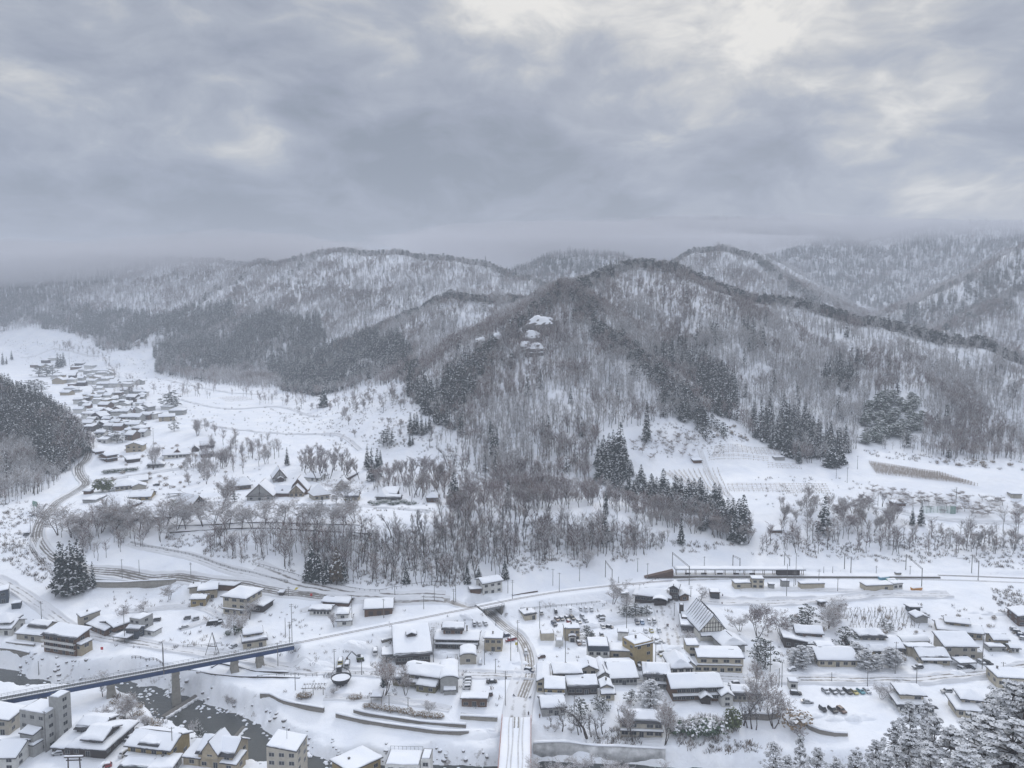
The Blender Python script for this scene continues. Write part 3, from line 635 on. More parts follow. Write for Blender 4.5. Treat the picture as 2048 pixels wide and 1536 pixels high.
class MB:
    """collects boxes, bars and tubes; build() links them as ONE mesh object"""
    def __init__(s): s.v = []; s.f = []; s.m = []
    def face(s, pts, m=0):
        i = len(s.v); s.v += [tuple(p) for p in pts]; s.f.append(tuple(range(i, i+len(pts)))); s.m.append(m); return s
    def box(s, x0, x1, y0, y1, z0, z1, m=0):
        i = len(s.v); s.v += [(x, y, z) for z in (z0, z1) for y in (y0, y1) for x in (x0, x1)]
        for f in ((0, 2, 3, 1), (4, 5, 7, 6), (0, 1, 5, 4), (2, 6, 7, 3), (0, 4, 6, 2), (1, 3, 7, 5)): s.f.append(tuple(i+k for k in f)); s.m.append(m)
        return s
    def frustum(s, b, t, z0, z1, m=0):
        """b, t: (x0, x1, y0, y1) at the bottom and the top"""
        i = len(s.v)
        for (x0, x1, y0, y1), z in ((b, z0), (t, z1)): s.v += [(x0, y0, z), (x1, y0, z), (x0, y1, z), (x1, y1, z)]
        for f in ((0, 2, 3, 1), (4, 5, 7, 6), (0, 1, 5, 4), (2, 6, 7, 3), (0, 4, 6, 2), (1, 3, 7, 5)): s.f.append(tuple(i+k for k in f)); s.m.append(m)
        return s
    def tube(s, p, q, r0, r1=None, n=6, m=0):
        r1 = r0 if r1 is None else r1; p = Vector(p); q = Vector(q); ax = (q-p).normalized(); u = ax.orthogonal().normalized(); w_ = ax.cross(u); i = len(s.v)
        for k in range(n):
            a = 2*math.pi*k/n; o = u*math.cos(a)+w_*math.sin(a); s.v += [tuple(p+o*r0), tuple(q+o*r1)]
        for k in range(n): a, b = i+2*k, i+2*((k+1) % n); s.f.append((a, b, b+1, a+1)); s.m.append(m)
        s.f.append(tuple(i+2*k for k in range(n))[::-1]); s.m.append(m); s.f.append(tuple(i+2*k+1 for k in range(n))); s.m.append(m)
        return s
    def bar(s, p, q, w_, h, m=0):
        p = Vector(p); q = Vector(q); ax = (q-p).normalized(); sd = ax.cross(Vector((0, 0, 1)))
        sd = sd.normalized() if sd.length > 1e-4 else Vector((1, 0, 0)); up = sd.cross(ax); i = len(s.v)
        for c in (p, q):
            for a, b in ((-1, -1), (1, -1), (-1, 1), (1, 1)): s.v.append(tuple(c+sd*a*w_/2+up*b*h/2))
        for f in ((0, 2, 3, 1), (4, 5, 7, 6), (0, 1, 5, 4), (2, 6, 7, 3), (0, 4, 6, 2), (1, 3, 7, 5)): s.f.append(tuple(i+k for k in f)); s.m.append(m)
        return s
    def mesh(s, name, mats, smooth=False):
        me = bpy.data.meshes.new(name); me.from_pydata(s.v, [], s.f)
        for m in ([mats] if isinstance(mats, str) else mats): me.materials.append(MATS[m])
        me.polygons.foreach_set('material_index', np.array(s.m, np.int32))
        if smooth: me.polygons.foreach_set('use_smooth', np.ones(len(s.f), bool))
        me.update(); return me
    def build(s, name, mats, parent=None, smooth=False): return link(name, s.mesh(name, mats, smooth), parent)
for nm, c, r in (('concrete', (.26, .245, .215), .9), ('concrete_dark', (.15, .14, .125), .9), ('cream', (.44, .395, .31), .85), ('white_wall', (.54, .535, .51), .85), ('tan_wall', (.35, .295, .21), .85), ('ochre_wall', (.33, .255, .13), .85),
                 ('grey_wall', (.31, .31, .30), .85), ('brown_wood', (.125, .075, .048), .85), ('dark_wood', (.050, .040, .036), .85), ('beige_wall', (.37, .34, .285), .85), ('navy_wall', (.050, .065, .085), .7), ('olive_wall', (.16, .145, .085), .85), ('roof_dark', (.055, .055, .06), .7),
                 ('roof_brown', (.09, .06, .05), .7), ('frame_grey', (.34, .34, .33), .6), ('pole_grey', (.17, .165, .16), .8), ('steel_grey', (.22, .23, .24), .5), ('girder_blue', (.035, .075, .19), .5), ('thatch', (.16, .12, .08), .95), ('plaster', (.66, .64, .58), .9),
                 ('rust', (.095, .058, .042), .9), ('dead_grass', (.24, .18, .12), .95), ('rock', (.17, .16, .155), .9), ('pink_rail', (.50, .24, .22), .6), ('stone_wall', (.20, .185, .165), .95)):
    pmat(nm, c, r, speckle(.16, .9))
pmat('rut_snow', (.56, .56, .57), .7, speckle(.15, .7)); pmat('snowy_wall', (.48, .48, .48), .9, speckle(.55, .22))
pmat('glass', (.022, .026, .032), .12, spec=.5)
def water_fn(t, b):
    p = t.new('ShaderNodeNewGeometry').outputs['Position']
    bp = t.new('ShaderNodeBump'); bp.inputs['Strength'].default_value = .35; bp.inputs['Distance'].default_value = .4
    mp = t.new('ShaderNodeMapping'); mp.inputs['Scale'].default_value = (.35, 1.1, 1); t.l.new(p, mp.inputs[0])
    n = t.noise(mp.outputs[0], .9, 5, .65, .8); t.l.new(n, bp.inputs['Height']); t.l.new(bp.outputs[0], b.inputs['Normal'])
    foam = t.maprange(t.noise(mp.outputs[0], .30, 6, .7, 1.2), .68, .76)
    t.l.new(t.mix(t.math('MULTIPLY', foam, .5), (.050, .054, .050, 1), (.40, .42, .42, 1)), b.inputs['Base Color'])
pmat('river_water', (.03, .036, .034), .18, water_fn, spec=.35)
def road_fn(bare, freq=12.57):
    def fn(t, b):
        uv = t.new('ShaderNodeUVMap').outputs[0]; sp_ = t.new('ShaderNodeSeparateXYZ'); t.l.new(uv, sp_.inputs[0])
        p = t.new('ShaderNodeNewGeometry').outputs['Position']; n = t.noise(p, .35, 5, .65); n2 = t.noise(p, .05, 3, .5)
        # four wheel tracks worn down to wet asphalt, packed snow between them
        ph = t.math('COSINE', t.math('MULTIPLY', t.math('ADD', sp_.outputs[0], t.math('MULTIPLY', n2, .05)), freq))
        edge = t.math('MULTIPLY', t.maprange(sp_.outputs[0], .02, .16), t.maprange(sp_.outputs[0], .98, .84))
        k = t.math('ADD', t.math('MULTIPLY', ph, -.20), t.math('ADD', t.math('MULTIPLY', n, .9), t.math('MULTIPLY', n2, .5)))
        f = t.math('MULTIPLY', t.maprange(k, 1.0-bare*.6, 1.38-bare*.6), edge)
        t.l.new(t.mix(f, (.70, .71, .735, 1), (.15, .135, .12, 1)), b.inputs['Base Color'])
        t.l.new(t.math('SUBTRACT', .75, t.math('MULTIPLY', f, .3)), b.inputs['Roughness'])
    return fn
pmat('road_slush', (.3, .3, .3), .7, road_fn(1.0, 25.13)); pmat('road_tracks', (.6, .6, .6), .7, road_fn(.62)); pmat('road_packed', (.7, .7, .7), .7, road_fn(.42))
def smooth_line(P, step):
    P = [Vector(p) for p in P]; out = []
    for i in range(len(P)-1):
        a, b, c, d = P[max(i-1, 0)], P[i], P[i+1], P[min(i+2, len(P)-1)]; n = max(1, int((c-b).length/step))
        for k in range(n):
            t = k/n; out.append(.5*((2*b)+(c-a)*t+(2*a-5*b+4*c-d)*t*t+(3*b-a-3*c+d)*t**3))
    return out+[P[-1]]
def strip(name, px, width, mat, lift=.18, zfun=None, step=1.5, nx=7, kind='structure'):
    FX = np.linspace(0, 1, nx) if zfun else np.array([-1.5/width-.02, -1.0/width, -.5/width, -.1/width, .12, .3, .5, .7, .88, 1+.1/width, 1+.5/width, 1+1.0/width, 1.02+1.5/width]); nx = len(FX); wv = rnd.uniform(0, 99)
    pts = smooth_line([Vector(G(*q)[:2]) if not isinstance(q, Vector) else q for q in px], step); n = len(pts); V = []; UV = []; ln = 0
    for i, p in enumerate(pts):
        t = (pts[min(i+1, n-1)]-pts[max(i-1, 0)]).normalized(); s = Vector((t.y, -t.x)); ln += (p-pts[i-1]).length if i else 0
        for k in range(nx):
            f = float(FX[k]); q = p+s*(f-.5)*width; bank = 0
            if zfun is None and (f < 0 or f > 1):       # snow thrown up by the plough along both sides
                e = (-f if f < 0 else f-1)*width; bank = max(-.5, (.75 if e < 1.2 else -1.2)*(e if e < 1.2 else e-1.05)*(.25+1.3*float(vnoise(np.array([ln*.22+wv+(7 if f < 0 else 0)]), np.array([wv]), 3)[0])))
            V.append((q.x, q.y, (gz(q.x, q.y) if zfun is None else zfun(q.x, q.y, p, i/(n-1)))+lift+bank)); UV.append((f, ln/width))
    I = np.arange(n*nx).reshape(n, nx); Q_ = np.stack([I[:-1, :-1], I[:-1, 1:], I[1:, 1:], I[1:, :-1]], -1).reshape(-1, 4)
    me = mesh_np(name, V, Q_, mat, smooth=True); u_ = me.uv_layers.new(name='UVMap'); vi = np.empty(len(me.loops), np.int32); me.loops.foreach_get('vertex_index', vi)
    u_.data.foreach_set('uv', np.array(UV, np.float32)[vi].ravel()); o = link(name, me); o['kind'] = kind
    return o
# ------------------------------------------------------------------ river, roads
RV = [Vector(p) for p in RIVER]
o = strip('river', RV, 70, 'river_water', 0, lambda x, y, p, t: RIVZ, 3, 3)
strip('road', [(186, 875), (178, 905), (158, 935), (163, 955), (172, 968), (150, 985), (118, 1003), (92, 1030), (76, 1062), (78, 1085), (96, 1108), (135, 1130), (190, 1143), (260, 1150), (340, 1156), (440, 1166), (540, 1181), (620, 1191), (700, 1197), (800, 1202), (900, 1203)], 6.5, 'road_slush')
strip('road', [(510, 1138), (560, 1157), (610, 1172), (680, 1186), (760, 1193), (890, 1196)], 6.5, 'road_tracks', .22)
strip('road', [(72, 1078), (66, 1098), (88, 1128)], 4.0, 'road_slush', .2)
strip('road', [Vector(p) for p in UNDER]+[Vector(Pz(1058, 1362, 0)[:2]), Vector(Pz(1044, 1395, 0)[:2])], 5.0, 'road_slush', .16)
strip('road', [(1057, 1340), (1045, 1375), (1037, 1410), (1033, 1442)], 9.0, 'road_packed', .14)
strip('road', [(1047, 1352), (1150, 1352), (1300, 1362), (1420, 1358), (1560, 1360), (1700, 1364), (1850, 1362), (1950, 1352), (2048, 1338), (2150, 1325)], 5.5, 'road_packed', .14)
strip('road', [(1600, 1360), (1720, 1362), (1850, 1359), (1950, 1349), (2048, 1335), (2150, 1322)], 5.0, 'road_tracks', .30)
strip('road', [(1326, 1205), (1335, 1235), (1345, 1280), (1352, 1330)], 9.0, 'road_packed', .14)
strip('road', [(-30, 1150), (20, 1172), (80, 1212), (150, 1258), (240, 1280), (340, 1298), (450, 1312), (600, 1335), (700, 1345), (800, 1350), (950, 1350), (1050, 1354)], 5.0, 'road_packed', .14)
strip('road', [(1400, 1200), (1500, 1205), (1620, 1203), (1750, 1190), (1900, 1190)], 5.0, 'road_packed', .14)
strip('path', [(258, 1088), (330, 1104), (420, 1128), (520, 1155), (600, 1172)], 3.0, 'road_packed', .16)
strip('path', [(165, 905), (200, 880), (215, 850), (222, 820), (232, 790), (233, 770), (228, 745)], 5.0, 'road_packed', .2)
strip('path', [(185, 965), (250, 955), (330, 943), (400, 935)], 4.0, 'road_packed', .16)
# stones and ice along the water
sp_, tt = [], []
for i in range(560):
    k = rnd.uniform(1.0, len(RIVER)-5.01); a = int(k); c = RIVER[a]*(1-(k-a))+RIVER[a+1]*(k-a); d_ = RIVER[a+1]-RIVER[a]; d_ = d_/np.hypot(*d_); s_ = rnd.choice((-1, 1))*(RIVW[a]+rnd.gauss(0, 2.6)) if rnd.random() < .98 else rnd.uniform(-1, 1)*RIVW[a]
    x, y = c[0]-d_[1]*s_, c[1]+d_[0]*s_; sp_.append((x, y, max(gz(x, y), RIVZ-.1)))
def stone(seed):
    rg = random.Random(seed); t = TB(); r = [rg.uniform(.6, 1.0) for _ in range(7)]; P = lambda k, z, f: (math.cos(k*.8976)*r[k % 7]*f, math.sin(k*.8976)*r[k % 7]*f*.8, z)
    for k in range(7):
        t.quad(P(k, -.4, 1.05), P(k+1, -.4, 1.05), P(k+1, .25, .95), P(k, .25, .95), 0); t.quad(P(k, .25, 1.0), P(k+1, .25, 1.0), P(k+1, .55, .6), P(k, .55, .6), 1); t.quad(P(k, .55, .6), P(k+1, .55, .6), (0, 0, .66), (0, 0, .66), 1)
    return t.mesh('stone', ['rock', 'roof_snow'])
scatter('river_stones', np.array(sp_), [stone(i) for i in range(4)], .35, 1.3, 'snow-capped stones and ice lumps along the river edges')
for pl in ([(1290, 985), (1390, 970), (1430, 985)], [(1400, 900), (1420, 950), (1455, 990), (1475, 1015)], [(1700, 1005), (1850, 1035), (2048, 1048)], [(360, 800), (450, 818), (560, 815), (640, 835)], [(400, 850), (520, 866), (660, 870), (720, 900)], [(330, 760), (420, 780), (520, 790)], [(40, 715), (120, 700), (200, 712)], [(600, 1010), (700, 1012), (800, 1018), (860, 1025)], [(1130, 1262), (1250, 1245), (1320, 1240)], [(1480, 1180), (1640, 1182), (1760, 1184)], [(600, 1225), (700, 1205), (760, 1205)], [(250, 1225), (380, 1215), (440, 1235)], [(360, 1260), (430, 1240), (470, 1238)], [(650, 1395), (760, 1400), (900, 1420)]):
    strip('path', pl, 1.6, 'road_packed', .12)
# ------------------------------------------------------------------ railway: two lines of track, girder bridge, underpass
def rail_at(s):
    i = min(int(s), len(RAIL)-2); return Vector(RAIL[i]).lerp(Vector(RAIL[i+1]), s-i)
def along(P, step): return smooth_line(P, step)
RL = [Vector(p) for p in RAIL]
def offset_line(pts, off):
    out = []
    for i, p in enumerate(pts):
        t = (pts[min(i+1, len(pts)-1)]-pts[max(i-1, 0)]).normalized(); out.append(p+Vector((t.y, -t.x))*off)
    return out
land = along(RL[5:], 4.0)
def rails(name, centre, z, label, dark=.5):
    root = empty(name, (centre[0].x, centre[0].y, z), 0, label, 'railway track')
    for s in (-.62, .62):
        m = MB(); L = offset_line(centre, s)
        for a, b in zip(L[:-1], L[1:]): m.bar((a.x-centre[0].x, a.y-centre[0].y, .16), (b.x-centre[0].x, b.y-centre[0].y, .16), .09, .16)
        m.build('rail', 'rust', root)
    return root
rails('railway_track', offset_line(land, 0), RAILZ-.05, 'snow-covered single track running along the embankment to the platform')
loop_ = [p for p in offset_line(land, -7.5) if p.x > 75]
rails('railway_track', loop_, RAILZ+.1, 'second snow-covered track running behind the station platform')
# girder bridge
B0, B1 = rail_at(0.6), rail_at(5.02)
bd = (B1-B0); BL = bd.length; ba = math.atan2(bd.y, bd.x)
br = empty('railway_bridge', (B0.x, B0.y, RAILZ), ba, 'blue steel girder railway bridge crossing the river on concrete piers', 'bridge')
m = MB()
for s in (-1.0, 1.0):
    m.box(0, BL, s-.06, s+.06, -2.1, -.35); m.box(0, BL, s-.28, s+.28, -2.2, -2.1); m.box(0, BL, s-.28, s+.28, -.35, -.25)
    for k in range(int(BL/2.2)): m.box(k*2.2, k*2.2+.10, s-.26, s+.26, -2.1, -.35)
for k in range(int(BL/4)): m.bar((k*4, -1, -1.9), (k*4+4, 1, -1.9), .12, .12)
m.build('girder', 'girder_blue', br)
m = MB(); m.box(0, BL, -1.9, 1.9, -.24, -.02, 0)
for k in range(int(BL/.9)): m.box(k*.9, k*.9+.35, -1.2, 1.2, -.02, .10, 1)
m.build('deck', ['steel_grey', 'dark_wood'], br)
for s in (-.6, .6): MB().box(0, BL, s-.06, s+.06, .11, .26).build('rail', 'steel_grey', br)
for s in (-1.85, 1.85):
    m = MB(); m.box(0, BL, s-.04, s+.04, 1.0, 1.08); m.box(0, BL, s-.03, s+.03, .5, .56)
    for k in range(int(BL/2)): m.box(k*2, k*2+.08, s-.04, s+.04, -.1, 1.0)
    m.build('railing', 'steel_grey', br)
MB().box(0, BL, -1.75, -1.25, -.01, .10).build('snow_cover', 'roof_snow', br); MB().box(0, BL, 1.25, 1.75, -.01, .10).build('snow_cover', 'roof_snow', br)
for px, py in [(84, 1404), (221, 1412), (350, 1390), (468, 1338), (519, 1327)]:
    # a pier stands where its foot is seen, on the line of the bridge
    best = min((abs(proj(*(B0+bd*(k/400)), RAILZ-2)[0]-px), k) for k in range(401))[1]; c = B0+bd*(best/400); zb = min(gz(c.x, c.y), gz(c.x, c.y-2))-1.5-RAILZ; x = BL*best/400
    m = MB(); m.frustum((x-1.9, x+1.9, -2.6, 2.6), (x-1.25, x+1.25, -1.9, 1.9), zb, -3.0); m.box(x-1.5, x+1.5, -2.4, 2.4, -3.0, -2.25); m.build('pier', 'concrete', br)
# underpass portal
uu = Vector(UNDER[2]); tdir = (Vector(RAIL[9])-Vector(RAIL[7])).normalized(); a = math.atan2(tdir.y, tdir.x)
i8 = Vector(RAIL[8]); up = empty('underpass', (uu.x, uu.y, 2.0), a, 'dark concrete road underpass cut through the snowy railway embankment', 'underpass')
# move it on to the railway line
off = (i8-uu).dot(Vector((-tdir.y, tdir.x))); up.location = (uu.x-tdir.y*off, uu.y+tdir.x*off, 2.0)
for s in (-1, 1): MB().box(s*4.6-.5, s*4.6+.5, -5.0, 5.0, -1.0, 4.3).build('abutment', 'concrete_dark', up)
MB().box(-6.5, 6.5, -4.0, -3.7, 3.75, 4.75).box(-6.5, 6.5, 3.7, 4.0, 3.75, 4.75).build('girder', 'steel_grey', up); MB().box(-6.0, 6.0, -3.7, 3.7, 4.35, 4.7).build('deck', 'concrete_dark', up)
m = MB().box(-6.5, 6.5, -3.95, -3.88, 5.5, 5.6)
for k in range(9): m.box(-6.5+k*1.6, -6.4+k*1.6, -3.95, -3.87, 4.7, 5.5)
m.build('railing', 'rust', up); MB().box(-6.0, 6.0, -3.6, 3.6, 4.71, 5.0).build('snow_cover', 'roof_snow', up)
# road bridge
def road_bridge():
    a = Vector(Pz(1033, 1440, .3)[:2]); b = Vector(Pz(1028, 1560, .3)[:2]); d = b-a; L = d.length
    o = empty('road_bridge', (a.x, a.y, .3), math.atan2(d.y, d.x), 'snow-covered road bridge with pinkish red railings over the river', 'bridge')
    MB().box(-2, L, -5.6, 5.6, -1.4, -.1).build('deck', 'concrete', o)
    m = MB(); nx, ny = 40, 22; P = np.linspace(-2, L, nx); Qy = np.linspace(-5.3, 5.3, ny); V = []
    for i in range(nx):
        for j in range(ny): V.append((P[i], Qy[j], -.02+.30*abs(Qy[j]/5.3)**4-.09*(abs(abs(Qy[j])-1.9) < .8)+.10*float(vnoise(np.array([P[i]*.5]), np.array([Qy[j]*.9]), 4)[0])))
    I = np.arange(nx*ny).reshape(nx, ny); q = np.stack([I[:-1, :-1], I[1:, :-1], I[1:, 1:], I[:-1, 1:]], -1).reshape(-1, 4); link('snow_cover', mesh_np('snow_cover', V, q, 'roof_snow', True), o)
    for s in (-5.45, 5.45):
        m = MB(); m.box(-2, L, s-.08, s+.08, 1.0, 1.14); m.box(-2, L, s-.05, s+.05, .55, .63)
        for k in range(int((L+2)/1.6)): m.box(-2+k*1.6, -1.88+k*1.6, s-.06, s+.06, -.1, 1.0)
        m.build('railing', 'pink_rail', o)
    for s in (.7, -.7):
        m = MB()
        for k in range(7): m.box(-2+k*1.1, -1+k*1.1+.1, s-.2+.05*(k % 3), s+.2+.05*(k % 2), .03, .19+.01*(k % 2))
        m.build('wheel_rut', 'concrete', o)
    for y_ in (-2.6, -1.2, 1.1, 2.5):
        m = MB(); P = [(x, y_+.16*math.sin(x*.21+y_), .13) for x in np.linspace(-1.5, L, 26)]
        for a, b in zip(P[:-1], P[1:]): m.bar(a, b, .42, .1)
        m.build('tyre_track', 'rut_snow', o)
    MB().box(L*.55-1, L*.55+1, -3.5, 3.5, -13, -1.4).build('pier', 'concrete', o)
road_bridge()
# ------------------------------------------------------------------ walls with a cap of snow
def wall_line(name, px, h, label, cat='wall', mat='stone_wall', cap=.45, thick=.7, up=.0, group=None, step=2.5):
    P = smooth_line([Vector(G(*q)[:2]) for q in px], step); c = P[len(P)//2]; z0 = gz(c.x, c.y); o = empty(name, (c.x, c.y, z0), 0, label, cat, group)
    n = len(P); V = []; VS = []; zr = np.array([gz(p.x, p.y) for p in P]); zr = np.convolve(np.pad(zr, 6, mode='edge'), np.ones(13)/13, 'valid')
    for i, p in enumerate(P):
        t = (P[min(i+1, n-1)]-P[max(i-1, 0)]).normalized(); s = Vector((t.y, -t.x)); z = float(zr[i])-z0; zt = z+up+h
        if s.y > 0: s = -s
        x, y = p.x-c.x, p.y-c.y
        for f, zz in ((.5, z-2.5), (.5, zt), (-.5, zt), (-.5, z-2.5)): V.append((x+s.x*f*thick, y+s.y*f*thick, zz))
        j = .12*math.sin(i*1.7)+.1*math.sin(i*.6)
        for f, zz in ((.62, zt+.01), (.72, zt+cap*.5), (.45, zt+cap+j), (-.5, zt+cap+j), (-.9, zt+.01)): VS.append((x+s.x*f*thick*1.15, y+s.y*f*thick*1.15, zz))
    def loft(V, k, mat, nm):
        I = np.arange(n*k).reshape(n, k); q = np.stack([I[:-1, :], np.roll(I[:-1, :], -1, 1), np.roll(I[1:, :], -1, 1), I[1:, :]], -1).reshape(-1, 4)
        return link(nm, mesh_np(nm, V, q, mat, nm == 'snow_cap'), o)
    loft(V, 4, mat, 'wall'); loft(VS, 5, 'roof_snow', 'snow_cap')
    return o
wall_line('retaining_wall', [zA(600, 262), zA(800, 265), zA(1000, 268), zA(1150, 252), zA(1240, 238)], 3.0, 'grey retaining wall below the curved road beside tall cedars', 'retaining wall', 'concrete', .3)
wall_line('river_wall', [zB(30, 1040), zB(100, 1035), zB(200, 1085), zB(330, 1125), zB(480, 1150)], 1.6, 'dark river wall stepping down from the left toward the park corner', 'river wall')
wall_line('river_wall', [zB(565, 1185), zB(700, 1210), zB(900, 1245), zB(1100, 1275), zB(1300, 1298), zB(1500, 1308)], 1.5, 'longest and lowest terraced river wall below the riverside park', 'river wall')
wall_line('river_wall', [zB(690, 1150), zB(820, 1178), zB(1000, 1205), zB(1200, 1232), zB(1400, 1248), zB(1480, 1252)], 1.2, 'upper terraced river wall just under the brown shrubs', 'river wall')
wall_line('river_wall', [zB(1440, 1188), zB(1560, 1200), zB(1700, 1215)], 1.5, 'short river wall with railing beside the road bridge', 'river wall', 'concrete')
wall_line('river_wall', [zC(150, 1440), zC(400, 1455), zC(650, 1468), zC(900, 1478), zC(1080, 1485)], 4.0, 'pale snow-dusted concrete river wall right of the road bridge', 'river wall', 'snowy_wall', .5, .8)
wall_line('retaining_wall', [zC(1620, 1195), zC(1720, 1200), zC(1804, 1200), zD(80, 1180)], 2.2, 'brown stone wall at the garden edge beside the inn', 'retaining wall')
wall_line('retaining_wall', [zD(245, 1210), zD(290, 1270), zD(370, 1300), zD(470, 1312), zD(560, 1315)], 1.2, 'curved wall round the lower edge of the car park', 'retaining wall', 'stone_wall', .5)
wall_line('retaining_wall', [zA(1490, 835), zA(1540, 805), zA(1700, 835), zA(1804, 860), zB(100, 865), zB(230, 872)], .5, 'dark snow-edged kerb wall running under the railway bridge', 'retaining wall', 'dark_wood', .25, .5)
wall_line('retaining_wall', [zA(1270, 835), zA(1450, 870), zA(1650, 895), zA(1804, 905), zB(150, 905), zB(310, 905)], .5, 'long low dark wall below the railway bridge piers', 'retaining wall', 'dark_wood', .25, .5)
wall_line('retaining_wall', [zB(885, 660), zB(940, 645), zB(1000, 635)], 1.2, 'short dark wall behind the parked trucks at the embankment foot', 'retaining wall', 'stone_wall', .4)
wall_line('retaining_wall', [(340, 1068), (420, 1060), (500, 1057), (580, 1060), (660, 1064), (740, 1070)], .5, 'dark low wall along the terrace path under the cherry trees', 'retaining wall', 'dark_wood', .2, .5)
wall_line('retaining_wall', [(340, 1054), (420, 1050), (520, 1046), (620, 1049), (720, 1052)], .4, 'clipped dark hedge bank on the upper side of the terrace path', 'hedge bank', 'dark_wood', .15, .6)
wall_line('retaining_wall', [(190, 1160), (250, 1162), (330, 1165)], .4, 'low kerb beside the curved road on the left', 'kerb', 'concrete', .3)
wall_line('retaining_wall', [zC(0, 320), zC(100, 305), zC(180, 295)], .5, 'low rusty edge of the embankment left of the station car park', 'retaining wall', 'rust', .2)
wall_line('retaining_wall', [zA(45, 655), zA(130, 668), zA(245, 680)], .6, 'upper dark garden wall above the river on the left', 'retaining wall', 'stone_wall', .4)
wall_line('retaining_wall', [zA(5, 715), zA(100, 725), zA(210, 735)], .6, 'lower dark garden wall above the river on the left', 'retaining wall', 'stone_wall', .4)
# weirs across the river
def weir(a, b, label, w_=2.2, z=RIVZ+.9):
    p = Vector(Pz(*a, z)); q = Vector(Pz(*b, z)); c = (p+q)/2; d = q-p; L = d.length; o = empty('weir', c, math.atan2(d.y, d.x), label, 'weir')
    MB().box(-L/2, L/2, -w_/2, w_/2, -3, 0).build('sill', 'concrete_dark', o)
    m = MB()
    for k in range(int(L/1.2)): m.box(-L/2+k*1.2, -L/2+k*1.2+1.0+.2*(k % 2), -w_/2-.7-.3*(k % 3), -w_/2, -1.2, -.15-.1*(k % 2))
    m.build('falling_water', 'frost', o)
weir(zA(1150, 1170), zA(1420, 1000), 'concrete weir across the river just below the tall bridge pier')
weir(zA(1590, 1390), zA(1720, 1240), 'second low weir across the river beside the snowy bank', 1.4, RIVZ+.5)
# ------------------------------------------------------------------ houses
def roof_fn(kind, hw, hd, rise):
    """height of the roof over the eaves at local x, y (hw, hd: half width and half depth out to the eaves)"""
    if kind == 'gx': return lambda x, y: rise*(1-np.abs(y)/hd)
    if kind == 'gy': return lambda x, y: rise*(1-np.abs(x)/hw)
    if kind == 'hip':
        m_ = min(hw, hd); return lambda x, y: rise*np.minimum(np.minimum((hw-np.abs(x))/m_, (hd-np.abs(y))/m_), 1)
    if kind == 'ix':
        return lambda x, y: np.where(np.abs(x) > hw*.72, np.minimum(rise*(1-np.abs(y)/hd), rise*.55*(hw-np.abs(x))/(hw*.28)), rise*(1-np.abs(y)/hd))
    if kind == 'iy':
        return lambda x, y: np.where(np.abs(y) > hd*.72, np.minimum(rise*(1-np.abs(x)/hw), rise*.55*(hd-np.abs(y))/(hd*.28)), rise*(1-np.abs(x)/hw))
    if kind == 'sf': return lambda x, y: rise*(y+hd)/(2*hd)
    if kind == 'sb': return lambda x, y: rise*(hd-y)/(2*hd)
    if kind == 'sl': return lambda x, y: rise*(x+hw)/(2*hw)
    if kind == 'sr': return lambda x, y: rise*(hw-x)/(2*hw)
    if kind == 'vy': return lambda x, y: rise*np.sqrt(np.maximum(0, 1-(x/hw)**2*.96))
    if kind == 'vx': return lambda x, y: rise*np.sqrt(np.maximum(0, 1-(y/hd)**2*.96))
    return lambda x, y: 0*x
def breaks(h, extra, n):
    s = set(np.round(np.linspace(-h, h, n), 3)) | {round(v, 3) for v in extra if abs(v) <= h}
    return np.array(sorted(s))
def sheet(xs, ys, ztop, zbot):
    nx, ny = len(xs), len(ys); V = []; Fq = []
    for z in (zbot, ztop):
        for j in range(ny):
            for i in range(nx): V.append((xs[i], ys[j], z[j, i]))
    k = nx*ny; I = np.arange(k).reshape(ny, nx); bot = np.stack([I[:-1, :-1], I[1:, :-1], I[1:, 1:], I[:-1, 1:]], -1).reshape(-1, 4); top = bot[:, ::-1]+k
    rim = list(I[0, :])+list(I[1:, -1])+list(I[-1, -2::-1])+list(I[-2:0:-1, 0]); side = [(rim[i], rim[(i+1) % len(rim)], rim[(i+1) % len(rim)]+k, rim[i]+k) for i in range(len(rim))]
    return np.array(V), np.concatenate([bot, top, np.array(side)])
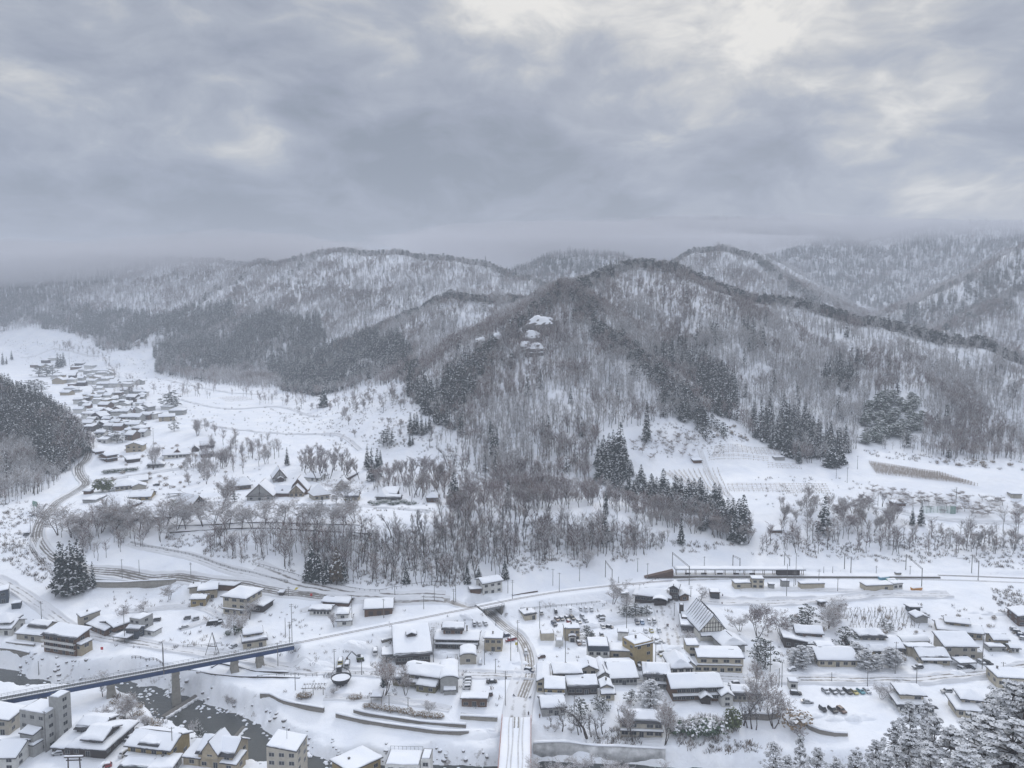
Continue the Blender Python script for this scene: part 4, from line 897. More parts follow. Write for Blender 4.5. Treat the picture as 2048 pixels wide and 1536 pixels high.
def add_roof(root, cx, cy, hw, hd, z, kind, rise, ov, mat, snow, seed, res=12):
    """roof plate and the snow that lies on it; the snow is a part of the roof"""
    W_, D_ = hw+ov, hd+ov; f = roof_fn(kind, W_, D_, rise); ex = [0, W_*.72, -W_*.72, W_*.722, -W_*.722] if kind in ('ix', 'gy', 'hip') else [0]; ey = [0, D_*.72, -D_*.72, D_*.722, -D_*.722] if kind in ('iy', 'gx', 'hip') else [0]
    if kind == 'hip': ex += [W_-min(W_, D_), -(W_-min(W_, D_))]; ey += [D_-min(W_, D_), -(D_-min(W_, D_))]
    xs, ys = breaks(W_, ex, res), breaks(D_, ey, res); X, Y = np.meshgrid(xs, ys); zz = z+f(X, Y)
    V, Fq = sheet(xs, ys, zz, zz-.22); V[:, 0] += cx; V[:, 1] += cy
    ro = link('roof', mesh_np('roof', V, Fq, mat), root)
    if snow > 0:
        g = .10; xs = np.unique(np.concatenate([[-W_+g, -W_+g+.22, W_-g-.22, W_-g], xs[(xs > -W_+g+.3) & (xs < W_-g-.3)]])); ys = np.unique(np.concatenate([[-D_+g, -D_+g+.22, D_-g-.22, D_-g], ys[(ys > -D_+g+.3) & (ys < D_-g-.3)]])); X, Y = np.meshgrid(xs, ys); wob = .28*(fbm(X*.8+seed, Y*.8, seed % 89, 2)-.5); X = np.where(np.abs(X) > W_-.2, X*(1-np.abs(wob)/W_), X); Y = np.where(np.abs(Y) > D_-.2, Y*(1-np.abs(wob)*1.6/D_), Y)
        if seed % 4 == 1 and kind in ('gx', 'sf', 'hip', 'ix', 'iy') and D_ > 2.5:      # snow has slid off the front eave
            Y = np.where(Y < -D_+1.0, Y+(.55+1.1*vnoise(X*.6+seed, X*0, 7))*np.clip((-D_+1.0-Y)/.9, 0, 1), Y)
        e = np.minimum(np.minimum(W_-g-np.abs(X), D_-g-np.abs(Y)), .45)/.45; t = snow*(.45+.55*np.sqrt(np.clip(e, 0, 1)))*(.45+1.1*fbm(X*.28+seed*7.3, Y*.28+seed*3.1, seed % 97, 3))
        zz = z+f(X, Y)+.02; V, Fq = sheet(xs, ys, zz+t, zz); V[:, 0] = np.tile(X.ravel(), 2); V[:, 1] = np.tile(Y.ravel(), 2); V[:, 0] += cx; V[:, 1] += cy
        link('snow_cover', mesh_np('snow_cover', V, Fq, 'roof_snow', True), ro)
    if kind in ('gx', 'ix', 'gy', 'iy') and seed % 5 < 3 and W_*D_ > 12:
        k = .72 if kind[0] == 'i' else 1.0; zt = z+rise+.02+snow*.75
        m = MB().box(cx-W_*k, cx+W_*k, cy-.16, cy+.16, z+rise-.2, zt) if kind[1] == 'x' else MB().box(cx-.16, cx+.16, cy-D_*k, cy+D_*k, z+rise-.2, zt)
        m.build('ridge_cap', mat, ro)
    return ro
def add_walls(root, cx, cy, hw, hd, z0, z1, kind, rise, ov, mat, parapet=0.0):
    f = roof_fn(kind, hw+ov, hd+ov, rise); V = []; Fq = []
    for ax, sgn in (('x', -1), ('x', 1), ('y', -1), ('y', 1)):
        L = hd if ax == 'x' else hw; ts = breaks(L, [0], 9 if kind[0] == 'v' else 5)
        if kind in ('flat', 'hip', 'sf', 'sb', 'sl', 'sr'): ts = np.array([-L, L])
        i0 = len(V)
        for t in ts:
            x, y = (sgn*hw, t) if ax == 'x' else (t, sgn*hd); top = z1+float(f(np.array([x]), np.array([y]))[0])-.05+parapet
            V += [(cx+x, cy+y, z0), (cx+x, cy+y, top)]
        for k in range(len(ts)-1): a = i0+2*k; Fq.append((a, a+2, a+3, a+1))
    return link('wall', mesh_np('wall', V, Fq, mat), root)
def window(root, face, cx, cy, hw, hd, u, z, ww, wh, frame='frame_grey', name='window', pane='glass', sill=0.0):
    """one window or door: proud frame and dark panes in one mesh"""
    m = MB(); p = .06
    def bx(a0, a1, b0, b1, z0, z1, mm):
        if face == 'f': m.box(cx+a0, cx+a1, cy-hd-b1, cy-hd-b0, z0, z1, mm)
        elif face == 'b': m.box(cx+a0, cx+a1, cy+hd+b0, cy+hd+b1, z0, z1, mm)
        elif face == 'l': m.box(cx-hw-b1, cx-hw-b0, cy-a1, cy-a0, z0, z1, mm)
        else: m.box(cx+hw+b0, cx+hw+b1, cy+a0, cy+a1, z0, z1, mm)
    bx(u-ww/2, u+ww/2, -.02, p*.5, z, z+wh, 1); t = .09
    bx(u-ww/2-t, u+ww/2+t, -.02, p, z+wh, z+wh+t, 0); bx(u-ww/2-t, u+ww/2+t, -.02, p*1.6, z-t, z, 0); bx(u-ww/2-t, u-ww/2, -.02, p, z, z+wh, 0); bx(u+ww/2, u+ww/2+t, -.02, p, z, z+wh, 0)
    if ww > 1.3: bx(u-.04, u+.04, p*.5, p, z, z+wh, 0)
    return m.build(name, [frame, pane], root)
HN = [0]
def building(name, label, L, Rr, h, dep, roof='gx', wall='cream', rise=None, ov=.7, snow=.5, st=None, win=('f', 'r', 'l'), nwin=None, blocks=(), eaves=(), cat='house', roofmat='roof_dark', group=None, frame='frame_grey', big=False, door=True, wmul=1.0, zoff=0.0, post=None):
    """L, Rr: pixels where the two front corners stand; heights and depths in metres; blocks: further volumes in fractions of the plan"""
    HN[0] += 1; seed = HN[0]; rg = random.Random(seed*13+5)
    a = Vector(G(*L)); b = Vector(G(*Rr)); d = (b-a).xy
    if group and (d.length > 17 or abs(d.y) > abs(d.x)*.5): b = a+Vector((min(15, max(8, abs(d.x))), .6, 0)); d = (b-a).xy
    w_ = d.length; ang = math.atan2(d.y, d.x); nrm = Vector((-math.sin(ang), math.cos(ang))); c = (a.xy+b.xy)/2+nrm*dep/2
    z0 = ((a.z+b.z)/2 if not group else gz(c.x, c.y))+zoff; o = empty(name, (c.x, c.y, z0), ang, label, cat, group)
    allb = [dict(fx=(0, 1), fy=(0, 1), z=0, h=h, roof=roof, rise=rise, wall=wall, ov=ov, snow=snow, st=st, win=win, nwin=nwin, main=True)]+list(blocks)
    for bi, B in enumerate(allb):
        fx, fy = B.get('fx', (0, 1)), B.get('fy', (0, 1)); hw = (fx[1]-fx[0])*w_/2; hd = (fy[1]-fy[0])*dep/2; cx = ((fx[0]+fx[1])/2-.5)*w_; cy = ((fy[0]+fy[1])/2-.5)*dep
        rk = B.get('roof', 'gx'); bh = B['h']; zb = B.get('z', 0); bov = B.get('ov', .6); bsn = B.get('snow', snow); bw = B.get('wall', wall) or wall
        rs = B.get('rise'); span = {'gx': hd, 'gy': hw, 'ix': hd, 'iy': hw, 'hip': min(hw, hd), 'vy': hw*.6, 'vx': hd*.6, 'sf': hd*.35, 'sb': hd*.35, 'sl': hw*.35, 'sr': hw*.35}.get(rk, 0)
        rs = span*.52 if rs is None else rs
        add_walls(o, cx, cy, hw, hd, zb-(2.5 if zb == 0 else .6), zb+bh, rk, rs, bov, bw, .35 if rk == 'flat' and bov < .2 else 0)
        add_roof(o, cx, cy, hw, hd, zb+bh+(.22 if rk == 'flat' else 0)-(.2 if rk == 'flat' and bov < .2 else 0), rk, rs, bov if not (rk == 'flat' and bov < .2) else -.12, B.get('roofmat', roofmat), bsn, seed*5+bi)
        ns = B.get('st') or max(1, int(round(bh/2.9))); sh = bh/ns; first = True
        for fc in B.get('win', ('f', 'r', 'l')):
            L_ = hw if fc in 'fb' else hd
            for s in range(ns):
                n = B.get('nwin') or max(1, int(2*L_/3.4)); n = n if fc in 'fb' else max(1, int(2*L_/4.2))
                for k in range(n):
                    u = -L_+2*L_*(k+.5)/n; ww = min(1.7, 2*L_/n*.62)*wmul*(1 if not big else 1.35); wh = min(1.25, sh*.48)
                    if fc == 'f' and s == 0 and k == n//2 and bi == 0 and door and n > 1: window(o, fc, cx, cy, hw, hd, u, zb+.1, 1.5, 2.0, frame, 'door'); continue
                    if rg.random() < .10: continue
                    window(o, fc, cx, cy, hw, hd, u, zb+s*sh+(sh-wh)*.55, ww, wh, frame)
        for (fc, ez, ed) in (eaves if bi == 0 else B.get('eaves', ())):
            lw = hw if fc in 'fb' else hd; x0 = {'f': cx, 'b': cx, 'l': cx-hw-ed/2, 'r': cx+hw+ed/2}[fc]; y0 = {'f': cy-hd-ed/2, 'b': cy+hd+ed/2, 'l': cy, 'r': cy}[fc]; k = {'f': 'sf', 'b': 'sb', 'l': 'sl', 'r': 'sr'}[fc]
            add_roof(o, x0, y0, (lw+.3 if fc in 'fb' else ed/2), (ed/2 if fc in 'fb' else lw+.3), zb+ez, k, ed*.35, 0.02, roofmat, .32, seed*5+bi+3, 5)
    if post: post(o, w_, dep)
    if seed % 3 == 0 and cat == 'house' and h > 2.6 and group is None:
        x, y = rg.uniform(-.3, .3)*w_, rg.uniform(.0, .3)*dep; zt = h+1.6+(2.6 if blocks else 0)
        MB().box(x-.3, x+.3, y-.3, y+.3, h*.8, zt).box(x-.38, x+.38, y-.38, y+.38, zt, zt+.15).build('chimney', 'concrete_dark', o)
    return o
def carport(label, L, Rr, h, dep, name='carport', roof='flat', mat='steel_grey'):
    a = Vector(G(*L)); b = Vector(G(*Rr)); d = (b-a).xy; w_ = d.length; ang = math.atan2(d.y, d.x); c = (a.xy+b.xy)/2+Vector((-math.sin(ang), math.cos(ang)))*dep/2
    o = empty(name, (c.x, c.y, (a.z+b.z)/2), ang, label, name.replace('_', ' ')); HN[0] += 1
    for sx in (-1, 1):
        for sy in (-1, 1): MB().tube((sx*(w_/2-.2), sy*(dep/2-.2), -.6), (sx*(w_/2-.2), sy*(dep/2-.2), h+.1), .09).build('post', mat, o)
    add_roof(o, 0, 0, w_/2, dep/2, h+.3, roof, {'flat': 0, 'gx': dep*.25, 'gy': w_*.25, 'hip': min(w_, dep)*.27}.get(roof, dep*.08), .1, 'roof_dark', .4, HN[0], 6)
    return o
# ------------------------------------------------------------------ the town, house by house
BU = building
# --- left, below the curved road
BU('house', 'dark blue flat-roofed house at the far left picture edge', zA(-90, 395), zA(62, 375), 6.0, 8, 'sl', 'navy_wall', win=('f', 'r'), ov=.3)
BU('house', 'pale house under a pyramid roof, left of the low gabled house', zA(-70, 600), zA(82, 610), 3.2, 11, 'gx', 'white_wall', rise=2.2, blocks=[dict(fx=(.0, .85), fy=(.15, .95), z=3.0, h=2.4, roof='hip', rise=3.0, ov=.9, win=('f', 'r'))])
BU('shed', 'small dark hut with a snow cap above the pyramid-roofed house', zA(82, 420), zA(145, 415), 2.6, 4, 'sb', 'navy_wall', win=(), cat='hut', ov=.2)
BU('house', 'long beige house with a raised upper storey, left of the balconied block', zA(118, 632), zA(300, 655), 3.2, 10, 'gx', 'beige_wall', blocks=[dict(fx=(.25, .95), fy=(.35, 1.0), z=3.0, h=2.6, roof='gx', rise=1.4, win=('f',))], rise=1.6)
def balconies(o, w_, d_):
    for z in (2.7, 5.4):
        MB().box(-w_/2-.1, w_/2+.1, -d_/2-1.4, -d_/2-.05, z, z+.18).box(-w_/2-.1, w_/2+.1, -d_/2-1.4, -d_/2-1.25, z+.18, z+1.1).build('balcony', 'white_wall', o)
BU('apartment_house', 'three-storey house with white balconies and a slanted snowy roof above the river bend', zA(312, 720), zA(535, 752), 8.2, 8, 'sf', 'brown_wood', rise=2.0, ov=.9, st=3, nwin=4, blocks=[dict(fx=(.72, 1.12), fy=(.1, .9), z=0, h=5.2, roof='sr', rise=1.4, wall='tan_wall', win=('f', 'r'), ov=.4)], post=balconies, big=True)
BU('house', 'tall narrow beige house with slanted roof behind the low dark-walled house', zA(575, 555), zA(708, 512), 5.4, 6, 'sl', 'beige_wall', rise=1.0, win=('f',), nwin=2, ov=.4)
BU('house', 'low L-shaped dark-walled house left of the grey cubic house', zA(618, 560), zA(742, 612), 2.8, 12, 'gx', 'brown_wood', blocks=[dict(fx=(.35, 1.15), fy=(.25, 1.1), z=2.2, h=1.6, roof='gy', rise=1.6, win=('f',))], rise=1.8)
BU('house', 'pale grey cubic house with flat snowy roof beside the navy house', zA(918, 608), zA(988, 616), 8.4, 8, 'flat', 'grey_wall', ov=.0, st=3, nwin=2)
BU('house', 'small navy house with gabled snow roof before the grey cube', zA(890, 632), zA(972, 634), 4.4, 5, 'gx', 'navy_wall', rise=1.2, ov=.5)
carport('thin-posted carport with snow roof left of the navy house', zA(795, 655), zA(895, 672), 2.6, 6)
BU('shed', 'little white shed with flat snow roof right of the grey cube', zA(1018, 600), zA(1086, 612), 2.2, 5, 'flat', 'white_wall', win=('f',), nwin=1, cat='shed', ov=.3, door=False)
BU('house', 'tan cottage with dark lower floor below the curved-roof house', zA(1345, 405), zA(1445, 400), 4.0, 6, 'gx', 'ochre_wall', rise=1.2)
BU('house', 'house with a big curved snow roof left of the white inn', zA(1400, 365), zA(1530, 335), 4.6, 9, 'vx', 'tan_wall', rise=1.4, win=('f', 'r'))
BU('house', 'low long house with dark wall strip behind the curved-roof house', zA(1440, 285), zA(1650, 292), 2.6, 6, 'sb', 'brown_wood', win=(), ov=.5)
BU('house', 'small shed-roofed annex left of the curved-roof house', zA(1335, 310), zA(1400, 305), 3.2, 6, 'sl', 'beige_wall', win=('f',))
BU('inn', 'white three-storey inn with wide snowy hip roof and rows of windows', (447, 1229), (492, 1233), 9.0, 14, 'hip', 'cream', rise=2.6, ov=1.0, st=3, nwin=3, big=True, eaves=[('f', 3.0, .9), ('r', 3.0, .9)], win=('f', 'r'), blocks=[dict(fx=(1.0, 1.5), fy=(.35, 1.0), z=0, h=4.0, roof='sr', rise=.8, wall='dark_wood', win=('f',))])
BU('house', 'cream two-storey house with snowy gable above the bridge end', (487, 1300), (533, 1293), 3.2, 9, 'gx', 'cream', rise=1.2, blocks=[dict(fx=(.05, .85), fy=(.3, 1.0), z=3, h=2.6, roof='gx', rise=1.6, win=('f', 'r'))])
# --- near bank of the river, bottom left
BU('house', 'four-storey pale grey block with a stair tower', zA(150, 1395), zA(330, 1425), 13.5, 9, 'flat', 'grey_wall', ov=.0, st=4, nwin=3, win=('f', 'r'), blocks=[dict(fx=(.78, 1.15), fy=(.45, 1.05), z=0, h=17.5, roof='flat', ov=.0, win=('r',), nwin=1), dict(fx=(.28, .88), fy=(-.45, 0), z=0, h=4.2, roof='flat', ov=.35, win=('f',)), dict(fx=(.32, .84), fy=(-.38, 0), z=4.4, h=3.4, roof='sf', rise=.8, ov=.35, win=('f',))])
BU('house', 'wide dark-walled house with layered hip roofs right of the grey block', zA(500, 1450), zA(740, 1475), 3.4, 17, 'hip', 'dark_wood', rise=3.0, ov=1.3, snow=.7, win=('f', 'r'), blocks=[dict(fx=(.35, .9), fy=(.05, .6), z=3.6, h=2.4, roof='gx', rise=1.8, wall='dark_wood', ov=.9, snow=.7), dict(fx=(-.25, .45), fy=(.45, 1.0), z=3.4, h=2.2, roof='gx', rise=1.6, wall='dark_wood', ov=.8, snow=.7), dict(fx=(-.55, .05), fy=(.0, .8), z=0, h=2.6, roof='sf', rise=1.8, wall='dark_wood', ov=.6, snow=.6)])
BU('house', 'ochre two-storey house with long snow-laden roof by the river', zA(905, 1495), zA(1200, 1530), 5.8, 11, 'gx', 'ochre_wall', rise=2.6, ov=1.0, snow=.7, win=('f', 'r'), eaves=[('f', 3.0, 1.6)], blocks=[dict(fx=(.3, .72), fy=(-.02, .4), z=5.6, h=1.4, roof='sf', rise=.6, wall='dark_wood', ov=.5, win=('f',))])
BU('house', 'beige house with steep crossed gable roofs beside the river', zA(1400, 1530), zA(1640, 1560), 5.0, 10, 'gx', 'tan_wall', rise=3.6, ov=.8, snow=.45, win=('f', 'r'), blocks=[dict(fx=(.18, .62), fy=(-.12, .75), z=4.6, h=1.0, roof='gy', rise=4.6, wall='tan_wall', ov=.7, win=('f',), nwin=1, snow=.45), dict(fx=(.72, 1.15), fy=(-.1, .5), z=0, h=3.0, roof='sf', rise=1.2, ov=.5), dict(fx=(-.45, .05), fy=(0, .8), z=0, h=3.0, roof='sf', rise=1.6, ov=.5)])
BU('house', 'white gabled house cut by the left edge, nearest the lower corner', zA(-150, 1555), zA(110, 1560), 4.5, 12, 'gx', 'white_wall', rise=2.4, ov=.8, win=('r', 'f'))
BU('house', 'pale narrow house at the left edge below the bridge', zA(-120, 1310), zA(66, 1310), 5.5, 10, 'sr', 'beige_wall', rise=1.8, win=('f', 'r'), ov=.5)
BU('house', 'low house with dark-rimmed flat roof at the bottom edge', zA(1050, 1600), zA(1215, 1605), 3.0, 8, 'hip', 'grey_wall', rise=.8, ov=.5)
BU('house', 'low snow-roofed annex beside the dark-rimmed roof', zA(850, 1590), zA(1035, 1600), 2.6, 8, 'gx', 'grey_wall', rise=.8)
BU('house', 'pale four-storey block with a lone antenna beside the river bend', zB(80, 1640), zB(290, 1660), 11.0, 10, 'sr', 'beige_wall', rise=1.6, ov=.15, st=4, nwin=3, win=('f', 'r'), post=lambda o, w_, d_: MB().tube((0, 0, 11), (0, 0, 16), .08).build('antenna', 'steel_grey', o))
BU('house', 'ochre-walled house with a snow roof at the bottom edge, left of the railed roof', zB(665, 1600), zB(880, 1610), 4.2, 10, 'sr', 'ochre_wall', rise=1.2)
def roof_rail(o, w_, d_):
    m = MB().box(-w_/2, w_/2, -.04+d_/2, .04+d_/2, 7.5, 7.6)
    for k in range(9): m.box(-w_/2+k*w_/8.2, -w_/2+k*w_/8.2+.1, -.04+d_/2, .04+d_/2, 6.3, 7.5)
    m.build('roof_railing', 'steel_grey', o)
BU('house', 'flat-roofed house with a railing round its roof at the bottom edge', zB(910, 1640), zB(1150, 1650), 6.0, 9, 'flat', 'white_wall', ov=0, win=('f',), post=roof_rail, blocks=[dict(fx=(1.02, 1.3), fy=(.2, .9), z=0, h=7.2, roof='flat', ov=.0, win=('f',), nwin=1)])
# --- behind the embankment
BU('shed', 'low white shed with dark window strip left of the brown barn', zB(378, 462), zB(520, 465), 2.4, 7, 'gx', 'white_wall', rise=1.0, win=('f',), nwin=6, cat='shed', door=False)
BU('house', 'wide low roof with brown front between the shed and the road', zB(470, 395), zB(650, 400), 1.9, 7, 'gx', 'brown_wood', rise=1.4, win=())
BU('house', 'white two-storey house left of the brown barn', zB(572, 545), zB(672, 540), 2.9, 8, 'gx', 'white_wall', rise=1.1, blocks=[dict(fx=(.0, .75), fy=(.1, .9), z=2.9, h=3.0, roof='hip', rise=1.4, win=('f', 'r'), ov=.7)])
BU('barn', 'brown board-walled barn under a big snow roof behind the embankment', zB(765, 478), zB(960, 450), 3.6, 13, 'gx', 'brown_wood', rise=2.0, ov=.7, win=(), cat='barn', post=lambda o, w_, d_: [MB().box(-w_/2+2+k*4, -w_/2+4.2+k*4, -d_/2-.08, -d_/2-.02, .1, 2.2).build('sliding_door', 'dark_wood', o) for k in range(3)])
BU('shed', 'tiny dark shrine-like hut by the curved road', zB(160, 330), zB(188, 330), 2.2, 2.5, 'hip', 'dark_wood', win=(), cat='hut')
BU('house', 'white two-storey house at the edge of the wood above the embankment', zB(1600, 325), zB(1735, 298), 6.4, 8, 'gx', 'white_wall', rise=1.5, win=('f', 'l'), nwin=3)
BU('shed', 'low brown lean-to left of the white house at the wood edge', zB(1512, 305), zB(1585, 320), 2.0, 5, 'sb', 'brown_wood', win=(), cat='shed')
# --- between embankment and river
BU('house', 'two-storey inn with stepped snowy roofs in front of the embankment', zB(1265, 700), zB(1562, 705), 4.4, 10, 'gx', 'dark_wood', rise=1.2, ov=.9, nwin=7, big=True, eaves=[('f', 2.6, 1.4)], blocks=[dict(fx=(.17, .62), fy=(.3, 1.0), z=5.0, h=3.0, roof='gx', rise=1.5, wall='brown_wood', ov=.9, win=('f', 'r', 'l'), big=True)])
def cupola(o, w_, d_):
    r = MB().box(-1.9, 1.9, 1.2, 4.4, 6.6, 8.4).build('cupola', 'dark_wood', o); add_roof(r, 0, 2.8, 2.3, 2.0, 8.4, 'gy', 1.0, .2, 'roof_dark', .45, 777, 6)
BU('hall', 'big hall with a broad snow roof and a little cupola', zB(985, 815), zB(1228, 800), 4.2, 21, 'sf', 'dark_wood', rise=5.0, ov=1.1, snow=.5, nwin=6, big=True, st=1, win=('f', 'r'), post=cupola, cat='hall')
BU('garage', 'arched snow-roofed garage in front of the stepped inn', zB(1438, 808), zB(1552, 808), 3.4, 9, 'vy', 'beige_wall', rise=1.6, ov=.35, win=('f',), nwin=1, cat='garage', door=False)
BU('house', 'square tan house with flat snowy roof right of the arched garage', zB(1610, 718), zB(1732, 718), 6.0, 7, 'flat', 'tan_wall', ov=.5, st=2, nwin=3, win=('f',))
BU('house', 'long brown-fronted house with folded snow roofs beside the vaulted shed', zB(1045, 960), zB(1290, 985), 5.2, 10, 'gx', 'olive_wall', rise=2.0, ov=.9, snow=.7, nwin=4, eaves=[('f', 2.7, 2.2)], blocks=[dict(fx=(-.3, .1), fy=(-.1, .5), z=0, h=2.6, roof='sf', rise=1.2, ov=.5), dict(fx=(.45, .98), fy=(-.35, .1), z=0, h=2.8, roof='sf', rise=1.3, ov=.4)])
BU('barn', 'pale barn with a tall arched snow roof beside the row of snowed-in cars', zB(1300, 1015), zB(1425, 1005), 5.4, 15, 'vy', 'grey_wall', rise=1.8, ov=.4, win=('f',), nwin=1, cat='barn', door=False, snow=.6, blocks=[dict(fx=(.2, .85), fy=(-.12, 0), z=0, h=2.0, roof='sf', rise=.5, ov=.3, win=())])
BU('shed', 'small orange-brown hut with slanted snow roof by the bridge road', zB(1450, 1105), zB(1625, 1112), 2.4, 6, 'sb', 'brown_wood', rise=1.2, ov=.7, win=('f',), nwin=3, cat='hut')
carport('open garage with two cars on its snowy roof deck', zB(885, 795), zB(975, 790), 3.0, 8)
o = carport('small open-sided pavilion with hipped snow roof in the riverside park', zB(808, 1092), zB(888, 1088), 2.5, 6, 'pavilion', 'hip', 'brown_wood')
o = empty('pergola', G(*zB(410, 1010)), .05, 'bare pale pergola frame in the riverside park', 'pergola')
for x in (-4, 0, 4):
    for y in (-1.8, 1.8): MB().tube((x, y, -.5), (x, y, 2.8), .13).build('post', 'bark_grey', o)
m = MB()
for k in range(9): m.box(-4.6+k*1.15, -4.4+k*1.15, -2.6, 2.6, 2.8, 3.05)
for y in (-1.8, 1.8): m.box(-4.8, 4.8, y-.12, y+.12, 2.6, 2.8)
m.build('slatted_top', 'bark_grey', o); m = MB()
for k in range(9): m.box(-4.62+k*1.15, -4.38+k*1.15, -2.6, 2.6, 3.06, 3.2)
m.build('snow_cover', 'roof_snow', o)
# the great stew pot on its stand
pz = G(*zB(600, 945)); o = empty('giant_pot', pz, 0, 'giant black iron cooking pot with snow in it and a hoop handle', 'cooking pot')
V = []; n = 28
prof = [(1.2, .0), (2.6, .5), (3.5, 1.4), (3.95, 2.4), (4.1, 2.8), (4.25, 2.85), (4.25, 3.0), (3.95, 3.0), (3.8, 2.5)]
V = [(r*math.cos(2*math.pi*k/n), r*math.sin(2*math.pi*k/n), z) for r, z in prof for k in range(n)]; Fq = [(i*n+k, i*n+(k+1) % n, (i+1)*n+(k+1) % n, (i+1)*n+k) for i in range(len(prof)-1) for k in range(n)]
pmat('iron', (.02, .02, .022), .6); link('bowl', mesh_np('bowl', V, Fq, 'iron', True), o)
V = [(r*math.cos(2*math.pi*k/n), r*math.sin(2*math.pi*k/n), z) for r, z in ((3.85, 2.55), (2.5, 2.75), (.01, 2.9)) for k in range(n)]; Fq = [(i*n+k, i*n+(k+1) % n, (i+1)*n+(k+1) % n, (i+1)*n+k) for i in range(2) for k in range(n)]
link('snow_fill', mesh_np('snow_fill', V, Fq, 'roof_snow', True), o)
m = MB(); P = [(4.1*math.cos(a), .6, 2.9+3.9*math.sin(a)) for a in np.linspace(0, math.pi, 15)]
for a, b in zip(P[:-1], P[1:]): m.tube(a, b, .11)
m.build('hoop_handle', 'iron', o)
for k in range(6): a = k*1.047; MB().tube((2.6*math.cos(a), 2.6*math.sin(a), -.6), (2.3*math.cos(a), 2.3*math.sin(a), .7), .25).build('leg', 'iron', o)
# --- right of the bridge road
BU('house', 'small cream office with slanted snow roof beside the town road curve', zC(92, 502), zC(172, 490), 3.0, 6, 'sf', 'cream', rise=.7, win=('f', 'l'), nwin=2, ov=.4)
BU('shed', 'long cream storage box with flat snow roof left of the arched porch', zC(203, 643), zC(298, 643), 3.1, 5, 'flat', 'cream', ov=.15, win=(), cat='shed')
BU('shed', 'small white storage box just right of the long cream box', zC(306, 686), zC(360, 684), 2.6, 4, 'flat', 'white_wall', ov=.15, win=(), cat='shed')
def porch(o, w_, d_):
    MB().box(-1.6, 1.6, -d_/2-1.8, -d_/2-.05, 0, 2.4).build('porch', 'white_wall', o); MB().box(-1.0, 1.0, -d_/2-1.84, -d_/2-1.79, 0.05, 2.0).build('door', 'glass', o)
    add_roof(o, 0, -d_/2-.9, 1.8, 1.1, 2.4, 'vy', 1.0, .15, 'roof_brown', .35, 555, 7)
BU('house', 'tan building with an arched white entrance porch', zC(370, 640), zC(476, 640), 5.4, 7, 'sb', 'tan_wall', rise=.6, ov=.3, win=('f',), nwin=3, post=porch, st=2, door=False)
BU('house', 'white two-storey building with a dark band under its flat snow roof', zC(535, 808), zC(682, 815), 6.6, 10, 'flat', 'white_wall', ov=.1, st=2, nwin=3, win=('f', 'r'), blocks=[dict(fx=(-.01, 1.01), fy=(-.01, 1.01), z=6.6, h=1.5, roof='flat', wall='navy_wall', ov=.1, win=())])
BU('house', 'low tan house with brown-edged roof between the banded white and three-storey buildings', zC(694, 812), zC(845, 812), 5.6, 9, 'sb', 'tan_wall', rise=.7, ov=.5, st=2, nwin=2, win=('f',), big=True, eaves=[('f', 2.6, 1.0)])
BU('house', 'tall ochre three-storey building with flat snow roof and a garage', zC(862, 832), zC(992, 802), 10.2, 9, 'flat', 'ochre_wall', ov=.1, st=3, nwin=2, win=('f', 'l'), eaves=[('f', 9.6, .6)])
BU('shed', 'small white shed with thick snow behind the ochre building', zC(745, 640), zC(818, 640), 3.6, 5, 'sb', 'white_wall', rise=.5, win=(), cat='shed', ov=.3)
# cluster at the bridge head
BU('house', 'white gable-roofed house at the bridge-head corner', zC(176, 1008), zC(262, 1010), 4.6, 15, 'gy', 'cream', rise=1.4, ov=.5, nwin=2, win=('f', 'l'))
BU('house', 'hip-roofed upper house in the middle of the bridge-head cluster', zC(300, 960), zC(490, 962), 5.4, 9, 'hip', 'tan_wall', rise=1.8, ov=.7, nwin=4, win=('f', 'r'))
BU('house', 'beige gable house at the back of the bridge-head cluster', zC(480, 930), zC(602, 925), 5.0, 9, 'gy', 'beige_wall', rise=1.8, ov=.6, nwin=2, win=('f', 'r'))
BU('house', 'yellowish box house with one window in the bridge-head cluster', zC(232, 1075), zC(370, 1075), 5.6, 8, 'sf', 'ochre_wall', rise=1.0, ov=.5, nwin=2, win=('f', 'r'), eaves=[('f', 3.6, .9)])
BU('house', 'low snow-roofed shopfront stretching below the hip-roofed house', zC(395, 1030), zC(602, 1020), 3.2, 7, 'sf', 'dark_wood', rise=1.6, ov=.6, nwin=4, win=('f',), big=True)
BU('house', 'snow-buried house with grey front nearest the road bridge', zC(212, 1180), zC(375, 1175), 3.4, 9, 'gx', 'grey_wall', rise=1.8, ov=.6, snow=.75, nwin=4, win=('f',))
BU('house', 'wide low house with a strip of dark windows in a courtyard', zC(700, 955), zC(880, 955), 3.2, 17, 'gx', 'grey_wall', rise=2.6, ov=.9, nwin=7, big=True, win=('f',), blocks=[dict(fx=(-.5, .05), fy=(.1, .9), z=0, h=3.0, roof='gy', rise=2.2, ov=.7, win=('f',), nwin=1)])
BU('house', 'little cream house with folded snow roofs beside the courtyard', zC(635, 1065), zC(722, 1068), 2.9, 6, 'gx', 'cream', rise=1.2, ov=.6, nwin=1, win=('f',), door=False, blocks=[dict(fx=(.0, .85), fy=(.35, 1.3), z=2.7, h=1.8, roof='gy', rise=1.3, win=('f',), nwin=1)])
BU('house', 'old tiled house with several eaves left of the long inn', zC(935, 980), zC(1110, 985), 5.6, 11, 'ix', 'grey_wall', rise=2.4, ov=.9, nwin=3, eaves=[('f', 2.8, 1.5)], win=('f', 'l'))
BU('house', 'old house with an ornate gable behind the long inn', zC(1125, 910), zC(1260, 905), 4.6, 12, 'iy', 'plaster', rise=3.0, ov=.9, nwin=3, win=('f', 'r'), blocks=[dict(fx=(.8, 1.3), fy=(.2, 1.2), z=0, h=4.2, roof='gy', rise=2.2, ov=.7, win=('f',))])
